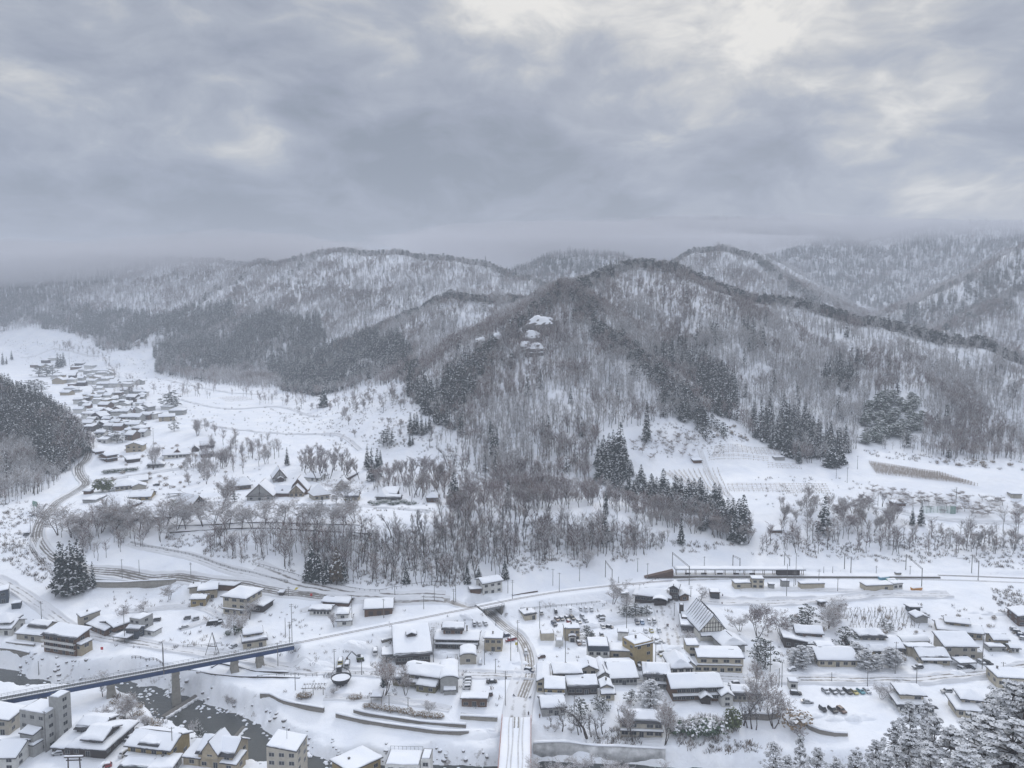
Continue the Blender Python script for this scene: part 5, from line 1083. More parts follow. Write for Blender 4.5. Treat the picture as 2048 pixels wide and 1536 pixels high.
def entry(o, w_, d_):
    e = MB().box(1.0, 4.6, -d_/2-3, -d_/2-.05, 0, 2.7).build('entrance_porch', 'dark_wood', o); add_roof(e, 2.8, -d_/2-1.6, 2.2, 1.8, 2.7, 'gy', 1.6, .5, 'roof_dark', .4, 333, 7)
BU('inn', 'long two-storey brown inn with grey-blue snow roof and gabled entrance', zC(1132, 1070), zC(1470, 1068), 5.8, 11, 'gx', 'brown_wood', rise=2.8, ov=1.2, snow=.4, nwin=11, eaves=[('f', 2.9, 1.5)], win=('f', 'r'), post=entry, big=True, door=False)
BU('house', 'small pale gatehouse with gable roof at the right end of the inn', zC(1478, 1112), zC(1556, 1108), 4.4, 7, 'gy', 'white_wall', rise=1.6, ov=.6, nwin=1, win=('f',), door=False)
BU('house', 'long low wing with wide snow roof right of the inn gatehouse', zC(1560, 1075), zC(1745, 1075), 3.0, 7, 'gx', 'beige_wall', rise=1.6, ov=.8, nwin=6, win=('f',), door=False)
def curved(o, w_, d_): MB().tube((-w_/2-.3, -d_/2+2.4, -.5), (-w_/2-.3, -d_/2+2.4, 3.0), 2.6, 2.6, 20).build('curved_corner', 'cream', o)
BU('guesthouse', 'modern cream two-storey building with ribbon windows and a box tower', zC(1285, 868), zC(1622, 872), 3.2, 12, 'flat', 'cream', ov=.2, nwin=6, win=('f',), big=True, st=1, post=curved, snow=.4, blocks=[dict(fx=(.08, 1.03), fy=(.06, 1.0), z=3.3, h=3.2, roof='gx', rise=1.0, ov=.5, wall='cream', win=('f', 'r'), nwin=4, st=1), dict(fx=(-.1, .16), fy=(.65, 1.25), z=0, h=8.4, roof='flat', ov=.2, win=('f',), nwin=1, st=3)], cat='guesthouse')
BU('house', 'snowy hip-roofed house behind the cream modern building', zC(1490, 730), zC(1640, 720), 3.4, 11, 'iy', 'grey_wall', rise=2.8, ov=.9, nwin=2, win=('f',))
def timber(o, w_, d_):
    m = MB(); y = -d_/2-.10
    for z in (4.1, 6.2, 8.2): m.box(-w_/2, w_/2, y, y+.10, z, z+.25) if z < 5 else m.box(-w_/2*(1-(z-4.6)/8.4), w_/2*(1-(z-4.6)/8.4), y, y+.10, z, z+.25)
    for k in range(-4, 5):
        x = k*w_/9.0; top = 4.6+8.0*(1-abs(x)/(w_/2+.9)); m.box(x-.13, x+.13, y-.004, y+.09, 3.6, min(top, 9.5))
    m.build('timber_frame', 'dark_wood', o)
    m = MB()
    for s in (-1, 1):
        for k in range(9):
            yy = -d_/2+.8+k*(d_-1.6)/8; m.bar((s*.35, yy, 13.15), (s*(w_/2+.6), yy, 5.05), .16, .16)
    m.build('roof_batten', 'roof_dark', o)
BU('lodge', 'half-timbered lodge with steep ribbed snow roof beside the station street', zC(1325, 640), zC(1500, 636), 4.6, 21, 'gy', 'plaster', rise=7.4, ov=.9, snow=.42, nwin=4, win=('f', 'r'), st=1, post=timber, cat='lodge', eaves=[('f', 3.2, 2.4), ('r', 3.0, 2.2)], big=True)
BU('shop', 'dark terraced shop with snow-lined decks left of the timbered lodge', zC(1195, 588), zC(1315, 590), 3.2, 12, 'sf', 'dark_wood', rise=1.2, ov=.6, nwin=3, win=('f', 'l'), big=True, blocks=[dict(fx=(.05, .95), fy=(.55, 1.25), z=0, h=5.0, roof='flat', wall='dark_wood', ov=.1, win=('f', 'l'), snow=.15), dict(fx=(.0, .25), fy=(1.2, 1.4), z=0, h=8.2, roof='flat', wall='dark_wood', ov=.1, win=())], cat='shop')
# station
def station_extra(o, w_, d_):
    e = MB().box(1.5, 7.5, -d_/2-3.2, -d_/2-.05, 0, 2.8).build('entrance_porch', 'dark_wood', o); add_roof(e, 4.5, -d_/2-1.7, 3.4, 2.0, 2.8, 'vy', 1.5, .5, 'roof_dark', .45, 991, 9)
BU('station', 'temple-style dark wooden railway station with porch and tower', zC(865, 378), zC(1110, 372), 3.6, 9, 'ix', 'dark_wood', rise=2.4, ov=1.2, nwin=6, win=('f', 'l', 'r'), big=True, post=station_extra, door=False, cat='station', blocks=[dict(fx=(.98, 1.22), fy=(.2, 1.0), z=0, h=8.2, roof='gy', rise=1.8, wall='dark_wood', ov=.8, win=('f', 'l'), nwin=2)])
BU('shed', 'small gabled ticket hut right of the station tower', zC(1185, 362), zC(1245, 360), 2.6, 5, 'gy', 'brown_wood', rise=1.4, win=('f',), nwin=1, cat='hut', door=False)
BU('shed', 'small pale hut at the left end of the station', zC(768, 345), zC(822, 345), 2.4, 4, 'flat', 'grey_wall', ov=.2, win=(), cat='hut')
# island platform with its canopy
pa = Vector(Pz(1322, 1156, RAILZ)[:2]); pb = Vector(Pz(1882, 1158, RAILZ)[:2]); d = pb-pa; L = d.length; o = empty('platform', (pa.x, pa.y, RAILZ), math.atan2(d.y, d.x), 'long station platform with a snow-covered canopy on posts', 'platform')
MB().box(7, L, .5, 6.0, -.5, .95).build('platform_slab', 'concrete_dark', o); MB().box(7.3, L-.3, .8, 5.7, .951, 1.2).build('snow_cover', 'roof_snow', o)
m = MB(); m.v = [(-9, .5, 0), (7, .5, 0), (7, .5, .95), (7, .5, 4.0), (-9, 4, 0), (7, 4, 0), (7, 4, .95), (7, 4, 4.0)]; m.f = [(0, 1, 3), (4, 7, 5), (0, 3, 7, 4), (1, 5, 7, 3)]; m.m = [0]*4; m.build('ramp_shelter', 'rust', o)
c0, c1 = 8.0, L*.52; cr = MB().box(c0, c1, .6, 5.9, 4.3, 4.55).build('canopy_roof', 'roof_dark', o)
xs = np.linspace(c0+.1, c1-.1, 40); ys = np.linspace(.7, 5.8, 6); X, Y = np.meshgrid(xs, ys); V, Fq = sheet(xs, ys, 4.98+.25*fbm(X*.3, Y*.3, 5, 3), 4.56+0*X); link('snow_cover', mesh_np('snow_cover', V, Fq, 'roof_snow', True), cr)
for k in range(14):
    x = c0+1+(c1-c0-2)*k/13
    for y in (1.9, 4.6): MB().box(x-.12, x+.12, y-.12, y+.12, .9, 4.3).build('post', 'brown_wood', o)
MB().box(L*.42, L*.50, 1.6, 4.8, .9, 3.9).build('waiting_room', 'dark_wood', o)
for k in range(5): MB().box(14+k*9, 17+k*9, 3.0, 3.6, 1.2, 1.9).build('bench', 'dark_wood', o)
# dark stair entrance into the bank
g = G(*zC(1430, 345)); o = empty('stair_shelter', g, -.15, 'dark roofed stair entrance in the snow below the platform', 'stair entrance')
MB().box(-2.3, 2.3, -.5, 6.5, -.5, 3.0).build('shelter', 'dark_wood', o); MB().box(-1.9, 1.9, -.56, -.45, 0, 2.5).build('opening', 'glass', o); add_roof(o, 0, 3.0, 2.5, 3.7, 3.0, 'sb', .6, .1, 'roof_brown', .3, 441, 6)
for (lb, a, b, h, dp, wl) in [('pair of cream equipment huts, wider one with two vents, below the platform', zC(1570, 276), zC(1682, 276), 3.0, 5, 'cream'), ('taller cream equipment hut with a small door right of the wide one', zC(1690, 276), zC(1775, 274), 5.2, 5, 'cream'),
       ('grey metal cabinet beside the track, left of the long cream hut', zD(100, 268), zD(150, 266), 3.4, 3, 'grey_wall'), ('tiny grey cabinet at the end of the cream huts', zD(5, 275), zD(45, 275), 2.2, 2.5, 'grey_wall'),
       ('long windowless cream hut beside the track', zD(230, 278), zD(398, 276), 2.8, 4, 'cream'), ('cream rail depot with a thick snow roof near the green machine', zD(690, 296), zD(880, 294), 3.2, 6, 'cream'), ('small white hut attached right of the rail depot', zD(884, 280), zD(948, 278), 3.0, 5, 'white_wall'), ('small beige cabinet at the right end of the platform', zD(905, 192), zD(938, 192), 2.0, 2, 'beige_wall')]:
    BU('equipment_hut', lb, a, b, h, dp, 'flat', wl, ov=.2, win=('f',) if 'depot' in lb or 'vents' in lb or 'door' in lb else (), nwin=2, cat='hut', door=False, snow=.45)
# riverside house below the inn garden
BU('house', 'two-storey riverside house with thick snow roof behind bare trees', zC(765, 1330), zC(1060, 1322), 5.8, 8, 'gx', 'beige_wall', rise=1.6, ov=.8, snow=.7, nwin=5, win=('f',), eaves=[('f', 2.9, 1.2)], big=True)
# --- right side
BU('house', 'farmhouse with two overlapping snow roofs beside dark garden trees', zD(115, 690), zD(290, 692), 3.0, 10, 'sr', 'dark_wood', rise=1.8, ov=.9, win=('f', 'l'), snow=.6, blocks=[dict(fx=(.55, 1.6), fy=(.4, 1.2), z=0, h=5.6, roof='gx', rise=1.8, wall='brown_wood', ov=.8, win=('f', 'r')), dict(fx=(.95, 1.9), fy=(-.1, .4), z=0, h=2.6, roof='sf', rise=1.2, ov=.5, wall='dark_wood')])
BU('house', 'long low cream house with a broad snow roof and raised ridge beside the road', zD(355, 822), zD(628, 828), 3.0, 13, 'gx', 'cream', rise=2.6, ov=.8, snow=.6, nwin=5, win=('f', 'l'), blocks=[dict(fx=(.15, .58), fy=(.6, 1.0), z=3.0, h=2.0, roof='vx', rise=.8, ov=.5, wall='grey_wall', win=())])
BU('house', 'large two-storey house with layered tiled eaves among clipped pines', zD(600, 735), zD(950, 740), 3.0, 13, 'gx', 'brown_wood', rise=2.2, ov=1.0, nwin=7, big=True, win=('f', 'r'), blocks=[dict(fx=(.22, .72), fy=(.3, .9), z=3.6, h=2.9, roof='hip', rise=2.0, wall='beige_wall', ov=.9, win=('f', 'r')), dict(fx=(.28, .58), fy=(-.25, .1), z=0, h=2.9, roof='ix', rise=1.6, wall='ochre_wall', ov=.8, win=('f',))])
BU('house', 'white house with two parallel snow roof slopes left of the beige tall house', zD(1075, 812), zD(1280, 815), 2.9, 11, 'gx', 'cream', rise=2.6, ov=.6, nwin=3, win=('f', 'l'), eaves=[('f', 2.7, 1.6)], blocks=[dict(fx=(-.12, .75), fy=(.7, 1.2), z=0, h=4.0, roof='sb', rise=1.0, win=('l',))])
BU('house', 'tall beige house with one long slanted snow roof above the carport', zD(1245, 775), zD(1470, 775), 5.8, 10, 'sf', 'beige_wall', rise=2.6, ov=.7, nwin=4, win=('f', 'l'), blocks=[dict(fx=(1.0, 1.2), fy=(.0, .5), z=0, h=3.0, roof='flat', ov=.1, win=())])
BU('house', 'wide tan house with a raised upper storey at the top of the right-hand group', zD(1200, 610), zD(1510, 640), 3.2, 11, 'gx', 'tan_wall', rise=1.6, ov=.9, nwin=6, win=('f', 'l', 'r'), blocks=[dict(fx=(.2, .72), fy=(.3, .9), z=3.2, h=2.8, roof='gx', rise=1.2, ov=.9, win=('f', 'r'))])
BU('house', 'small tan house with low front shed near the right edge', zD(1590, 690), zD(1692, 690), 3.6, 7, 'gx', 'tan_wall', rise=1.2, nwin=2, win=('f', 'l'))
BU('shed', 'low grey shed with flat snow roof before the small tan house', zD(1555, 720), zD(1672, 718), 2.0, 4, 'flat', 'grey_wall', ov=.2, win=('f',), nwin=4, cat='shed', door=False)
BU('shed', 'little white kiosk right of the low grey shed', zD(1710, 730), zD(1770, 728), 2.3, 3.5, 'gx', 'white_wall', rise=.7, win=('f',), nwin=2, cat='kiosk', door=False)
BU('house', 'brown house cut by the right picture edge, above the parked cars', zD(1765, 540), zD(1950, 545), 4.8, 11, 'sl', 'rust', rise=2.0, nwin=4, win=('f', 'l'))
BU('shed', 'dark barn-like shed on the snow slope above the small vaulted shed', zD(1000, 455), zD(1072, 455), 3.0, 5, 'sb', 'navy_wall', rise=.7, win=(), cat='shed')
BU('shed', 'grey vaulted shed just below the dark shed', zD(1045, 520), zD(1125, 518), 2.8, 6, 'gy', 'grey_wall', rise=1.3, win=(), cat='shed')
BU('shed', 'tiny dark hut on the slope at the upper left of the sapling field', zD(372, 408), zD(405, 405), 2.2, 3, 'sb', 'dark_wood', rise=.6, win=(), cat='hut')
BU('greenhouse', 'long grey tunnel greenhouse half buried in snow', zD(945, 672), zD(1140, 668), .6, 6, 'vx', 'grey_wall', rise=2.4, ov=.05, snow=.1, win=(), cat='greenhouse', roofmat='grey_wall')
carport('white carport over two dark cars before the tall beige house', zD(1350, 848), zD(1470, 842), 2.5, 6)
BU('house', 'two-storey house with grey hip roofs beside the foreground pines', zD(925, 1150), zD(1170, 1172), 3.2, 12, 'hip', 'white_wall', rise=2.4, ov=1.1, snow=.3, nwin=6, big=True, win=('f', 'l'), blocks=[dict(fx=(.1, .75), fy=(.2, .85), z=3.6, h=3.0, roof='hip', rise=2.4, wall='cream', ov=1.1, win=('f', 'l', 'r'), snow=.3)])
BU('house', 'white hip-roofed house partly behind the foreground pines', zD(1335, 1185), zD(1570, 1205), 3.2, 11, 'hip', 'cream', rise=2.2, ov=1.0, snow=.45, nwin=5, win=('f', 'l'), blocks=[dict(fx=(.2, .85), fy=(.25, .9), z=3.4, h=2.8, roof='hip', rise=2.2, wall='cream', ov=1.0, win=('f', 'l'))])
BU('house', 'pale box building behind the pines at the right edge', zD(1615, 975), zD(1900, 990), 4.2, 10, 'flat', 'cream', ov=.3, nwin=5, win=('f', 'l'))
BU('shed', 'white booth at the entrance of the lower car park', zD(148, 990), zD(208, 990), 3.2, 3.5, 'flat', 'white_wall', ov=.2, win=('f',), nwin=1, cat='booth', door=False)
# --- terrace: thatched farmhouse museum
def bargeboards(o, w_, d_):
    m = MB(); y = -d_/2-.85
    for s in (-1, 1): m.bar((0, y, 11.4), (s*(w_/2+.8), y, 2.2), .25, .5)
    m.build('bargeboard', 'dark_wood', o)
def gable_deco(ap, eave, n=6):
    def fn(o, w_, d_):
        m = MB(); y = -d_/2-.12
        m.box(-w_/2, w_/2, y, y+.12, eave-.1, eave+.25); m.box(-.15, .15, y, y+.1, eave, ap-.8)
        for s in (-1, 1):
            for k in range(n):
                f = (k+.5)/n; x = s*w_/2*f; top = eave+(ap-eave)*(1-f)*.92; m.bar((x, y+.03, eave), (s*w_/2*max(0, f-.28), y+.03, min(top, eave+3.2*(1-f)+.6)), .1, .14)
            m.bar((0, y, ap), (s*(w_/2+.6), y, eave-.4), .2, .45)
        m.build('timber_frame', 'dark_wood', o)
    return fn
BU('thatched_house', 'biggest thatched house with dark timber gable, nearest the terrace trees', t1(505, 695), t1(850, 690), 2.8, 17, 'gy', 'grey_wall', rise=8.4, ov=1.0, snow=.45, st=1, nwin=3, win=('f', 'r'), roofmat='thatch', post=gable_deco(11.0, 2.9))
BU('thatched_house', 'thatched house with cream gable second from the dark-gabled one', t1(1085, 640), t1(1270, 640), 2.4, 14, 'gy', 'tan_wall', rise=5.6, ov=.9, snow=.45, st=1, nwin=3, win=('f',), roofmat='thatch', post=gable_deco(8.0, 2.5, 3), blocks=[dict(fx=(-.15, 1.2), fy=(.45, 1.35), z=0, h=2.8, roof='gy', rise=8.2, wall='brown_wood', ov=.8, win=())])
BU('thatched_house', 'thatched house with an unbroken white hipped roof in the row', t1(1425, 690), t1(1635, 672), 3.0, 12, 'hip', 'beige_wall', rise=7.0, ov=.9, snow=.4, nwin=3, win=('f',), roofmat='thatch')
BU('thatched_house', 'thatched house with small dark gable behind the snowy garden tree', t1(1720, 565), t1(1885, 555), 2.8, 12, 'gy', 'beige_wall', rise=5.2, ov=.9, snow=.45, nwin=2, win=('f',), roofmat='thatch', post=gable_deco(8.0, 2.9, 3))
BU('thatched_house', 'rearmost thatched house with grey gable and little porch', t1(865, 445), t1(1040, 425), 2.6, 13, 'gy', 'grey_wall', rise=7.0, ov=.9, snow=.45, nwin=2, win=('f',), roofmat='thatch', post=gable_deco(9.0, 2.7, 3), blocks=[dict(fx=(.35, .75), fy=(-.12, .05), z=0, h=2.6, roof='gy', rise=1.4, wall='dark_wood', ov=.5, win=())])
BU('farmhouse', 'long snow-roofed wing with a small dormer linking the two thatched gables', t1(880, 640), t1(1075, 640), 2.2, 10, 'gx', 'brown_wood', rise=4.4, ov=.8, snow=.5, win=(), post=lambda o, w_, d_: MB().face([(-1.6, -d_/2+1.0, 3.3), (1.6, -d_/2+1.0, 3.3), (0, -d_/2+1.0, 4.9)]).face([(-1.6, -d_/2+1.0, 3.3), (0, -d_/2+1.0, 4.9), (0, 0, 4.9)]).face([(1.6, -d_/2+1.0, 3.3), (0, 0, 4.9), (0, -d_/2+1.0, 4.9)]).build('dormer', 'dark_wood', o))
BU('farmhouse', 'broad hip-and-gable farmhouse behind the biggest thatched house', t1(290, 555), t1(560, 530), 2.8, 13, 'ix', 'brown_wood', rise=4.6, ov=1.2, snow=.4, nwin=5, win=('f',), big=True)
BU('farmhouse', 'small snow-roofed house in front of the wood behind the thatched row', t1(1300, 425), t1(1500, 425), 2.4, 10, 'gx', 'white_wall', rise=2.2, win=('f',), nwin=3)
BU('farmhouse', 'cream-walled house half hidden by the snowy garden tree', t1(1840, 700), t1(2020, 700), 2.8, 9, 'gx', 'tan_wall', rise=3.0, win=('f',), nwin=3)
BU('pavilion', 'small square pavilion with a capped pyramid snow roof on the terrace end', t2(1462, 718), t2(1600, 716), 3.0, 9, 'hip', 'brown_wood', rise=3.4, ov=.9, win=('f',), nwin=2, cat='pavilion', door=False, blocks=[dict(fx=(.38, .62), fy=(.38, .62), z=5.9, h=1.0, roof='hip', rise=.5, wall='dark_wood', ov=.3, win=())])
BU('farmhouse', 'snow-buried house with peaked roof inside a clipped hedge', t2(765, 690), t2(890, 690), 2.2, 12, 'hip', 'dark_wood', rise=4.0, ov=.8, snow=.6, win=('f',), nwin=3, blocks=[dict(fx=(.3, 1.9), fy=(.7, 1.5), z=0, h=2.6, roof='sf', rise=2.4, ov=.6, win=()), dict(fx=(1.1, 2.6), fy=(.0, .6), z=0, h=1.8, roof='gx', rise=1.2, ov=.6, win=('f',))])
BU('museum', 'dark building with covered stair climbing beside the wood', t2(370, 435), t2(520, 330), 2.0, 5, 'gx', 'rust', rise=1.4, win=(), cat='covered stair')
# --- terrace: hamlet by the curved road
BU('house', 'tall tan house with gabled front and two dark windows above the hamlet', t3(672, 338), t3(912, 322), 5.6, 11, 'gy', 'tan_wall', rise=2.6, ov=.7, nwin=3, win=('f',), door=False)
BU('shed', 'open white-roofed shed below the tall tan house', t3(695, 490), t3(880, 462), 2.6, 9, 'sf', 'dark_wood', rise=1.6, win=(), cat='shed')
BU('house', 'brown two-storey house with a front eave at the left of the hamlet', t3(390, 475), t3(552, 462), 5.0, 9, 'gx', 'brown_wood', rise=1.6, nwin=3, win=('f',), eaves=[('f', 2.5, 1.4), ('l', 2.5, 1.6)])
BU('house', 'small brown house with square snow roof left of the two-storey one', t3(232, 395), t3(352, 385), 2.8, 8, 'sf', 'brown_wood', rise=1.4, win=('f',), nwin=2)
BU('house', 'low hip-roofed building right behind a single bare tree', t3(985, 565), t3(1225, 545), 2.0, 10, 'hip', 'grey_wall', rise=3.4, win=('f',), nwin=4)
BU('house', 'long farmhouse with a broad dark gable in its snow roof', t3(1225, 432), t3(1610, 392), 2.8, 14, 'gx', 'plaster', rise=3.4, ov=1.2, nwin=7, win=('f',), big=True, post=lambda o, w_, d_: MB().face([(-4, -d_/2+1.5, 3.6), (4, -d_/2+1.5, 3.6), (0, -d_/2+1.5, 6.6)]).face([(-4, -d_/2+1.5, 3.6), (0, -d_/2+1.5, 6.6), (0, 1, 6.6)]).face([(4, -d_/2+1.5, 3.6), (0, 1, 6.6), (0, -d_/2+1.5, 6.6)]).build('gable', 'rust', o))
BU('house', 'small farmhouse with hip-and-gable snow roof near the orchard', t3(1775, 408), t3(1945, 390), 2.6, 11, 'iy', 'brown_wood', rise=3.0, ov=1.0, nwin=5, win=('f',), door=False)
BU('house', 'dark steep-roofed hut between the two farmhouses', t3(1618, 330), t3(1742, 322), 1.6, 9, 'gy', 'dark_wood', rise=3.6, win=())
BU('house', 'dark steep-roofed house at the back of the farmhouses', t3(1765, 290), t3(1960, 270), 1.6, 10, 'gx', 'dark_wood', rise=3.8, win=())
BU('hall', 'large pale hall with a wide hip roof behind the green bamboo', t3(515, 900), t3(850, 850), 2.8, 17, 'hip', 'beige_wall', rise=3.4, ov=1.0, nwin=5, win=('f',), blocks=[dict(fx=(.55, 1.4), fy=(.7, 1.5), z=0, h=3.6, roof='gx', rise=2.4, ov=.8, win=()), dict(fx=(.75, 1.35), fy=(-.25, .25), z=0, h=2.6, roof='gy', rise=1.8, ov=.6, win=('f',))], cat='hall')
BU('house', 'low house with long ochre wall below the pale hall', t3(715, 1048), t3(1030, 1020), 2.4, 13, 'gx', 'ochre_wall', rise=2.6, win=('f',), nwin=3, ov=.9)
BU('house', 'hip-roofed brown house at the head of the hamlet lane', t3(245, 1180), t3(610, 1195), 2.4, 18, 'hip', 'brown_wood', rise=4.4, ov=1.0, win=('f',), nwin=4)
BU('shed', 'long low shed with flat snow roof beside the road curve', t3(40, 1075), t3(230, 1062), 1.8, 14, 'flat', 'grey_wall', ov=.3, win=(), cat='shed')
BU('shed', 'small hut by the road curve beside the bamboo', t3(52, 945), t3(148, 938), 2.2, 4, 'gx', 'brown_wood', rise=.8, win=(), cat='hut')
BU('gatehouse', 'long dark gatehouse with gable above the terrace slope', t3(560, 1405), t3(880, 1330), 3.0, 11, 'ix', 'dark_wood', rise=3.6, ov=1.1, nwin=6, win=('f',), cat='gatehouse')
BU('house', 'low brown-walled wing right of the dark gatehouse behind bare trees', t3(1100, 1335), t3(1330, 1300), 1.9, 8, 'gx', 'rust', rise=1.8, win=())
BU('thatched_house', 'thatched house with dark open gable among the hamlet hedges', t3(1640, 1200), t3(1840, 1130), 3.4, 15, 'gy', 'dark_wood', rise=5.4, ov=.9, snow=.45, win=('f',), nwin=3, roofmat='thatch', post=gable_deco(8.6, 3.4, 2))
BU('shed', 'dark open shed under a thin snow roof in the hamlet', t3(1030, 955), t3(1110, 945), 2.0, 4, 'flat', 'dark_wood', ov=.2, win=(), cat='shed')
carport('long low bicycle shelter with dark front in the hamlet', t3(1300, 990), t3(1500, 965), 1.8, 4, 'shelter')
# --- fields on the right
BU('shed', 'brown hut with snow cap at the foot of the orchard slope', zG(1240, 945), zG(1295, 945), 2.2, 5, 'sf', 'brown_wood', win=(), cat='hut', rise=.8)
BU('shed', 'white-roofed hut between the vineyard rows', zH(48, 925), zH(115, 925), 2.2, 5, 'flat', 'grey_wall', win=(), cat='hut', ov=.2)
BU('shed', 'brown field hut beside the round bare trees', zH(862, 1245), zH(940, 1240), 2.2, 6, 'sf', 'brown_wood', win=(), cat='hut', rise=1.0)
BU('shed', 'beige hut among orchard trees near the right edge', zH(1660, 1185), zH(1732, 1185), 2.8, 6, 'flat', 'beige_wall', win=(), cat='hut', ov=.3)
BU('shed', 'low brown hut at the wood edge beside the dark pointed cedar', zH(20, 1425), zH(95, 1420), 1.6, 5, 'sf', 'brown_wood', win=(), cat='hut', rise=.6)
BU('shelter', 'tiny lookout shelter on the mountain top above the rock face', (1131, 588), (1146, 588), 4.5, 7, 'hip', 'brown_wood', win=(), rise=2.2, cat='shelter', zoff=3.0)
# --- far village up the valley
VIL = """1140 660 110 t;1130 583 60 w;1195 622 85 g;985 648 62 b;1015 645 75 w;905 668 95 g;850 655 75 b;800 694 58 w;920 702 60 g;910 722 72 w;930 747 60 b;680 772 62 w;690 803 50 w;735 722 56 g;690 704 78 d;620 702 60 d;595 692 60 w;830 603 62 w;862 622 68 b;920 612 60 w;980 592 70 g;
655 657 66 d;590 642 60 w;712 627 62 b;660 625 56 w;640 602 80 w;700 582 66 b;850 577 60 w;960 562 68 w;890 527 60 d;950 522 60 g;770 526 44 b;740 511 66 w;700 541 60 t;660 541 52 w;620 516 60 t;690 491 52 w;590 496 50 t;930 491 52 g;970 491 60 w;850 471 60 g;930 466 60 w;
400 407 88 t;380 367 70 w;480 397 62 w;560 377 70 g;640 367 62 t;560 417 68 d;620 407 56 w;470 452 68 w;440 482 60 t;690 352 80 w;740 347 70 w;600 337 62 g;650 327 62 w;560 322 52 w;510 307 60 b;600 302 52 w;700 332 62 w;745 327 70 t;720 377 80 g;690 397 70 w;820 387 82 w;780 402 70 t;840 412 62 w;
760 432 70 w;690 432 62 g;850 432 70 w;900 412 60 w;960 407 52 g;290 292 62 t;230 292 50 b;300 262 40 d;350 252 40 w;545 277 72 d;530 545 60 w;560 560 55 g;760 560 50 w;790 590 48 b;840 632 60 w;740 800 44 w;880 792 52 b;965 768 46 w"""
VC = {'t': ('tan_wall', 'tan'), 'w': ('white_wall', 'white'), 'g': ('grey_wall', 'grey'), 'b': ('brown_wood', 'brown'), 'd': ('dark_wood', 'dark timber')}
for i, tok in enumerate(VIL.replace('\n', '').split(';')):
    a, b, c, k = tok.split(); a, b, c = float(a), float(b), float(c); tl = rnd.uniform(-.05, .05)*c
    zone = 'at the far upper end' if b < 340 else 'in its upper rows left of the lane' if b < 500 and a < 780 else 'in its upper rows right of the lane' if b < 500 else 'left of its straight lane' if a < 745 else 'right of its straight lane'
    BU('village_house', f'small {VC[k][1]} house of the far village, {zone}', zE(a-c/2, b+tl), zE(a+c/2, b-tl), rnd.choice([3.2, 4.4, 5.2]), rnd.uniform(8, 12), rnd.choice(['gx', 'gx', 'hip', 'gy', 'sf']), VC[k][0], ov=.7, snow=.6, win=('f',) if b > 640 else (), nwin=2, group='snow-roofed houses of the far village')

_got = []
for poly, n, wh in (([(520, 480), (720, 480), (725, 700), (600, 720), (520, 600)], 16, 'left of its straight lane'), ([(775, 480), (1000, 480), (1010, 600), (950, 730), (770, 760)], 18, 'right of its straight lane'), ([(350, 360), (800, 340), (960, 420), (560, 470), (420, 450)], 14, 'in its upper rows')):
    k = 0
    for _ in range(n*12):
        if k >= n: break
        a, b = rnd.uniform(350, 1010), rnd.uniform(340, 760)
        if not inpoly(np.array([a]), np.array([b]), poly)[0] or any(abs(a-p)+2.2*abs(b-q) < 62 for p, q in _got): continue
        _got.append((a, b)); k += 1; c = rnd.uniform(44, 66); t_ = rnd.choice('wgbtwd')
        BU('village_house', f'small {VC[t_][1]} snow-roofed house of the far village, {wh}', zE(a-c/2, b+1), zE(a+c/2, b-1), rnd.choice([3.0, 4.2]), rnd.uniform(7, 10), rnd.choice(['gx', 'gx', 'hip', 'sf']), VC[t_][0], ov=.7, snow=.6, win=(), group='snow-roofed houses of the far village')
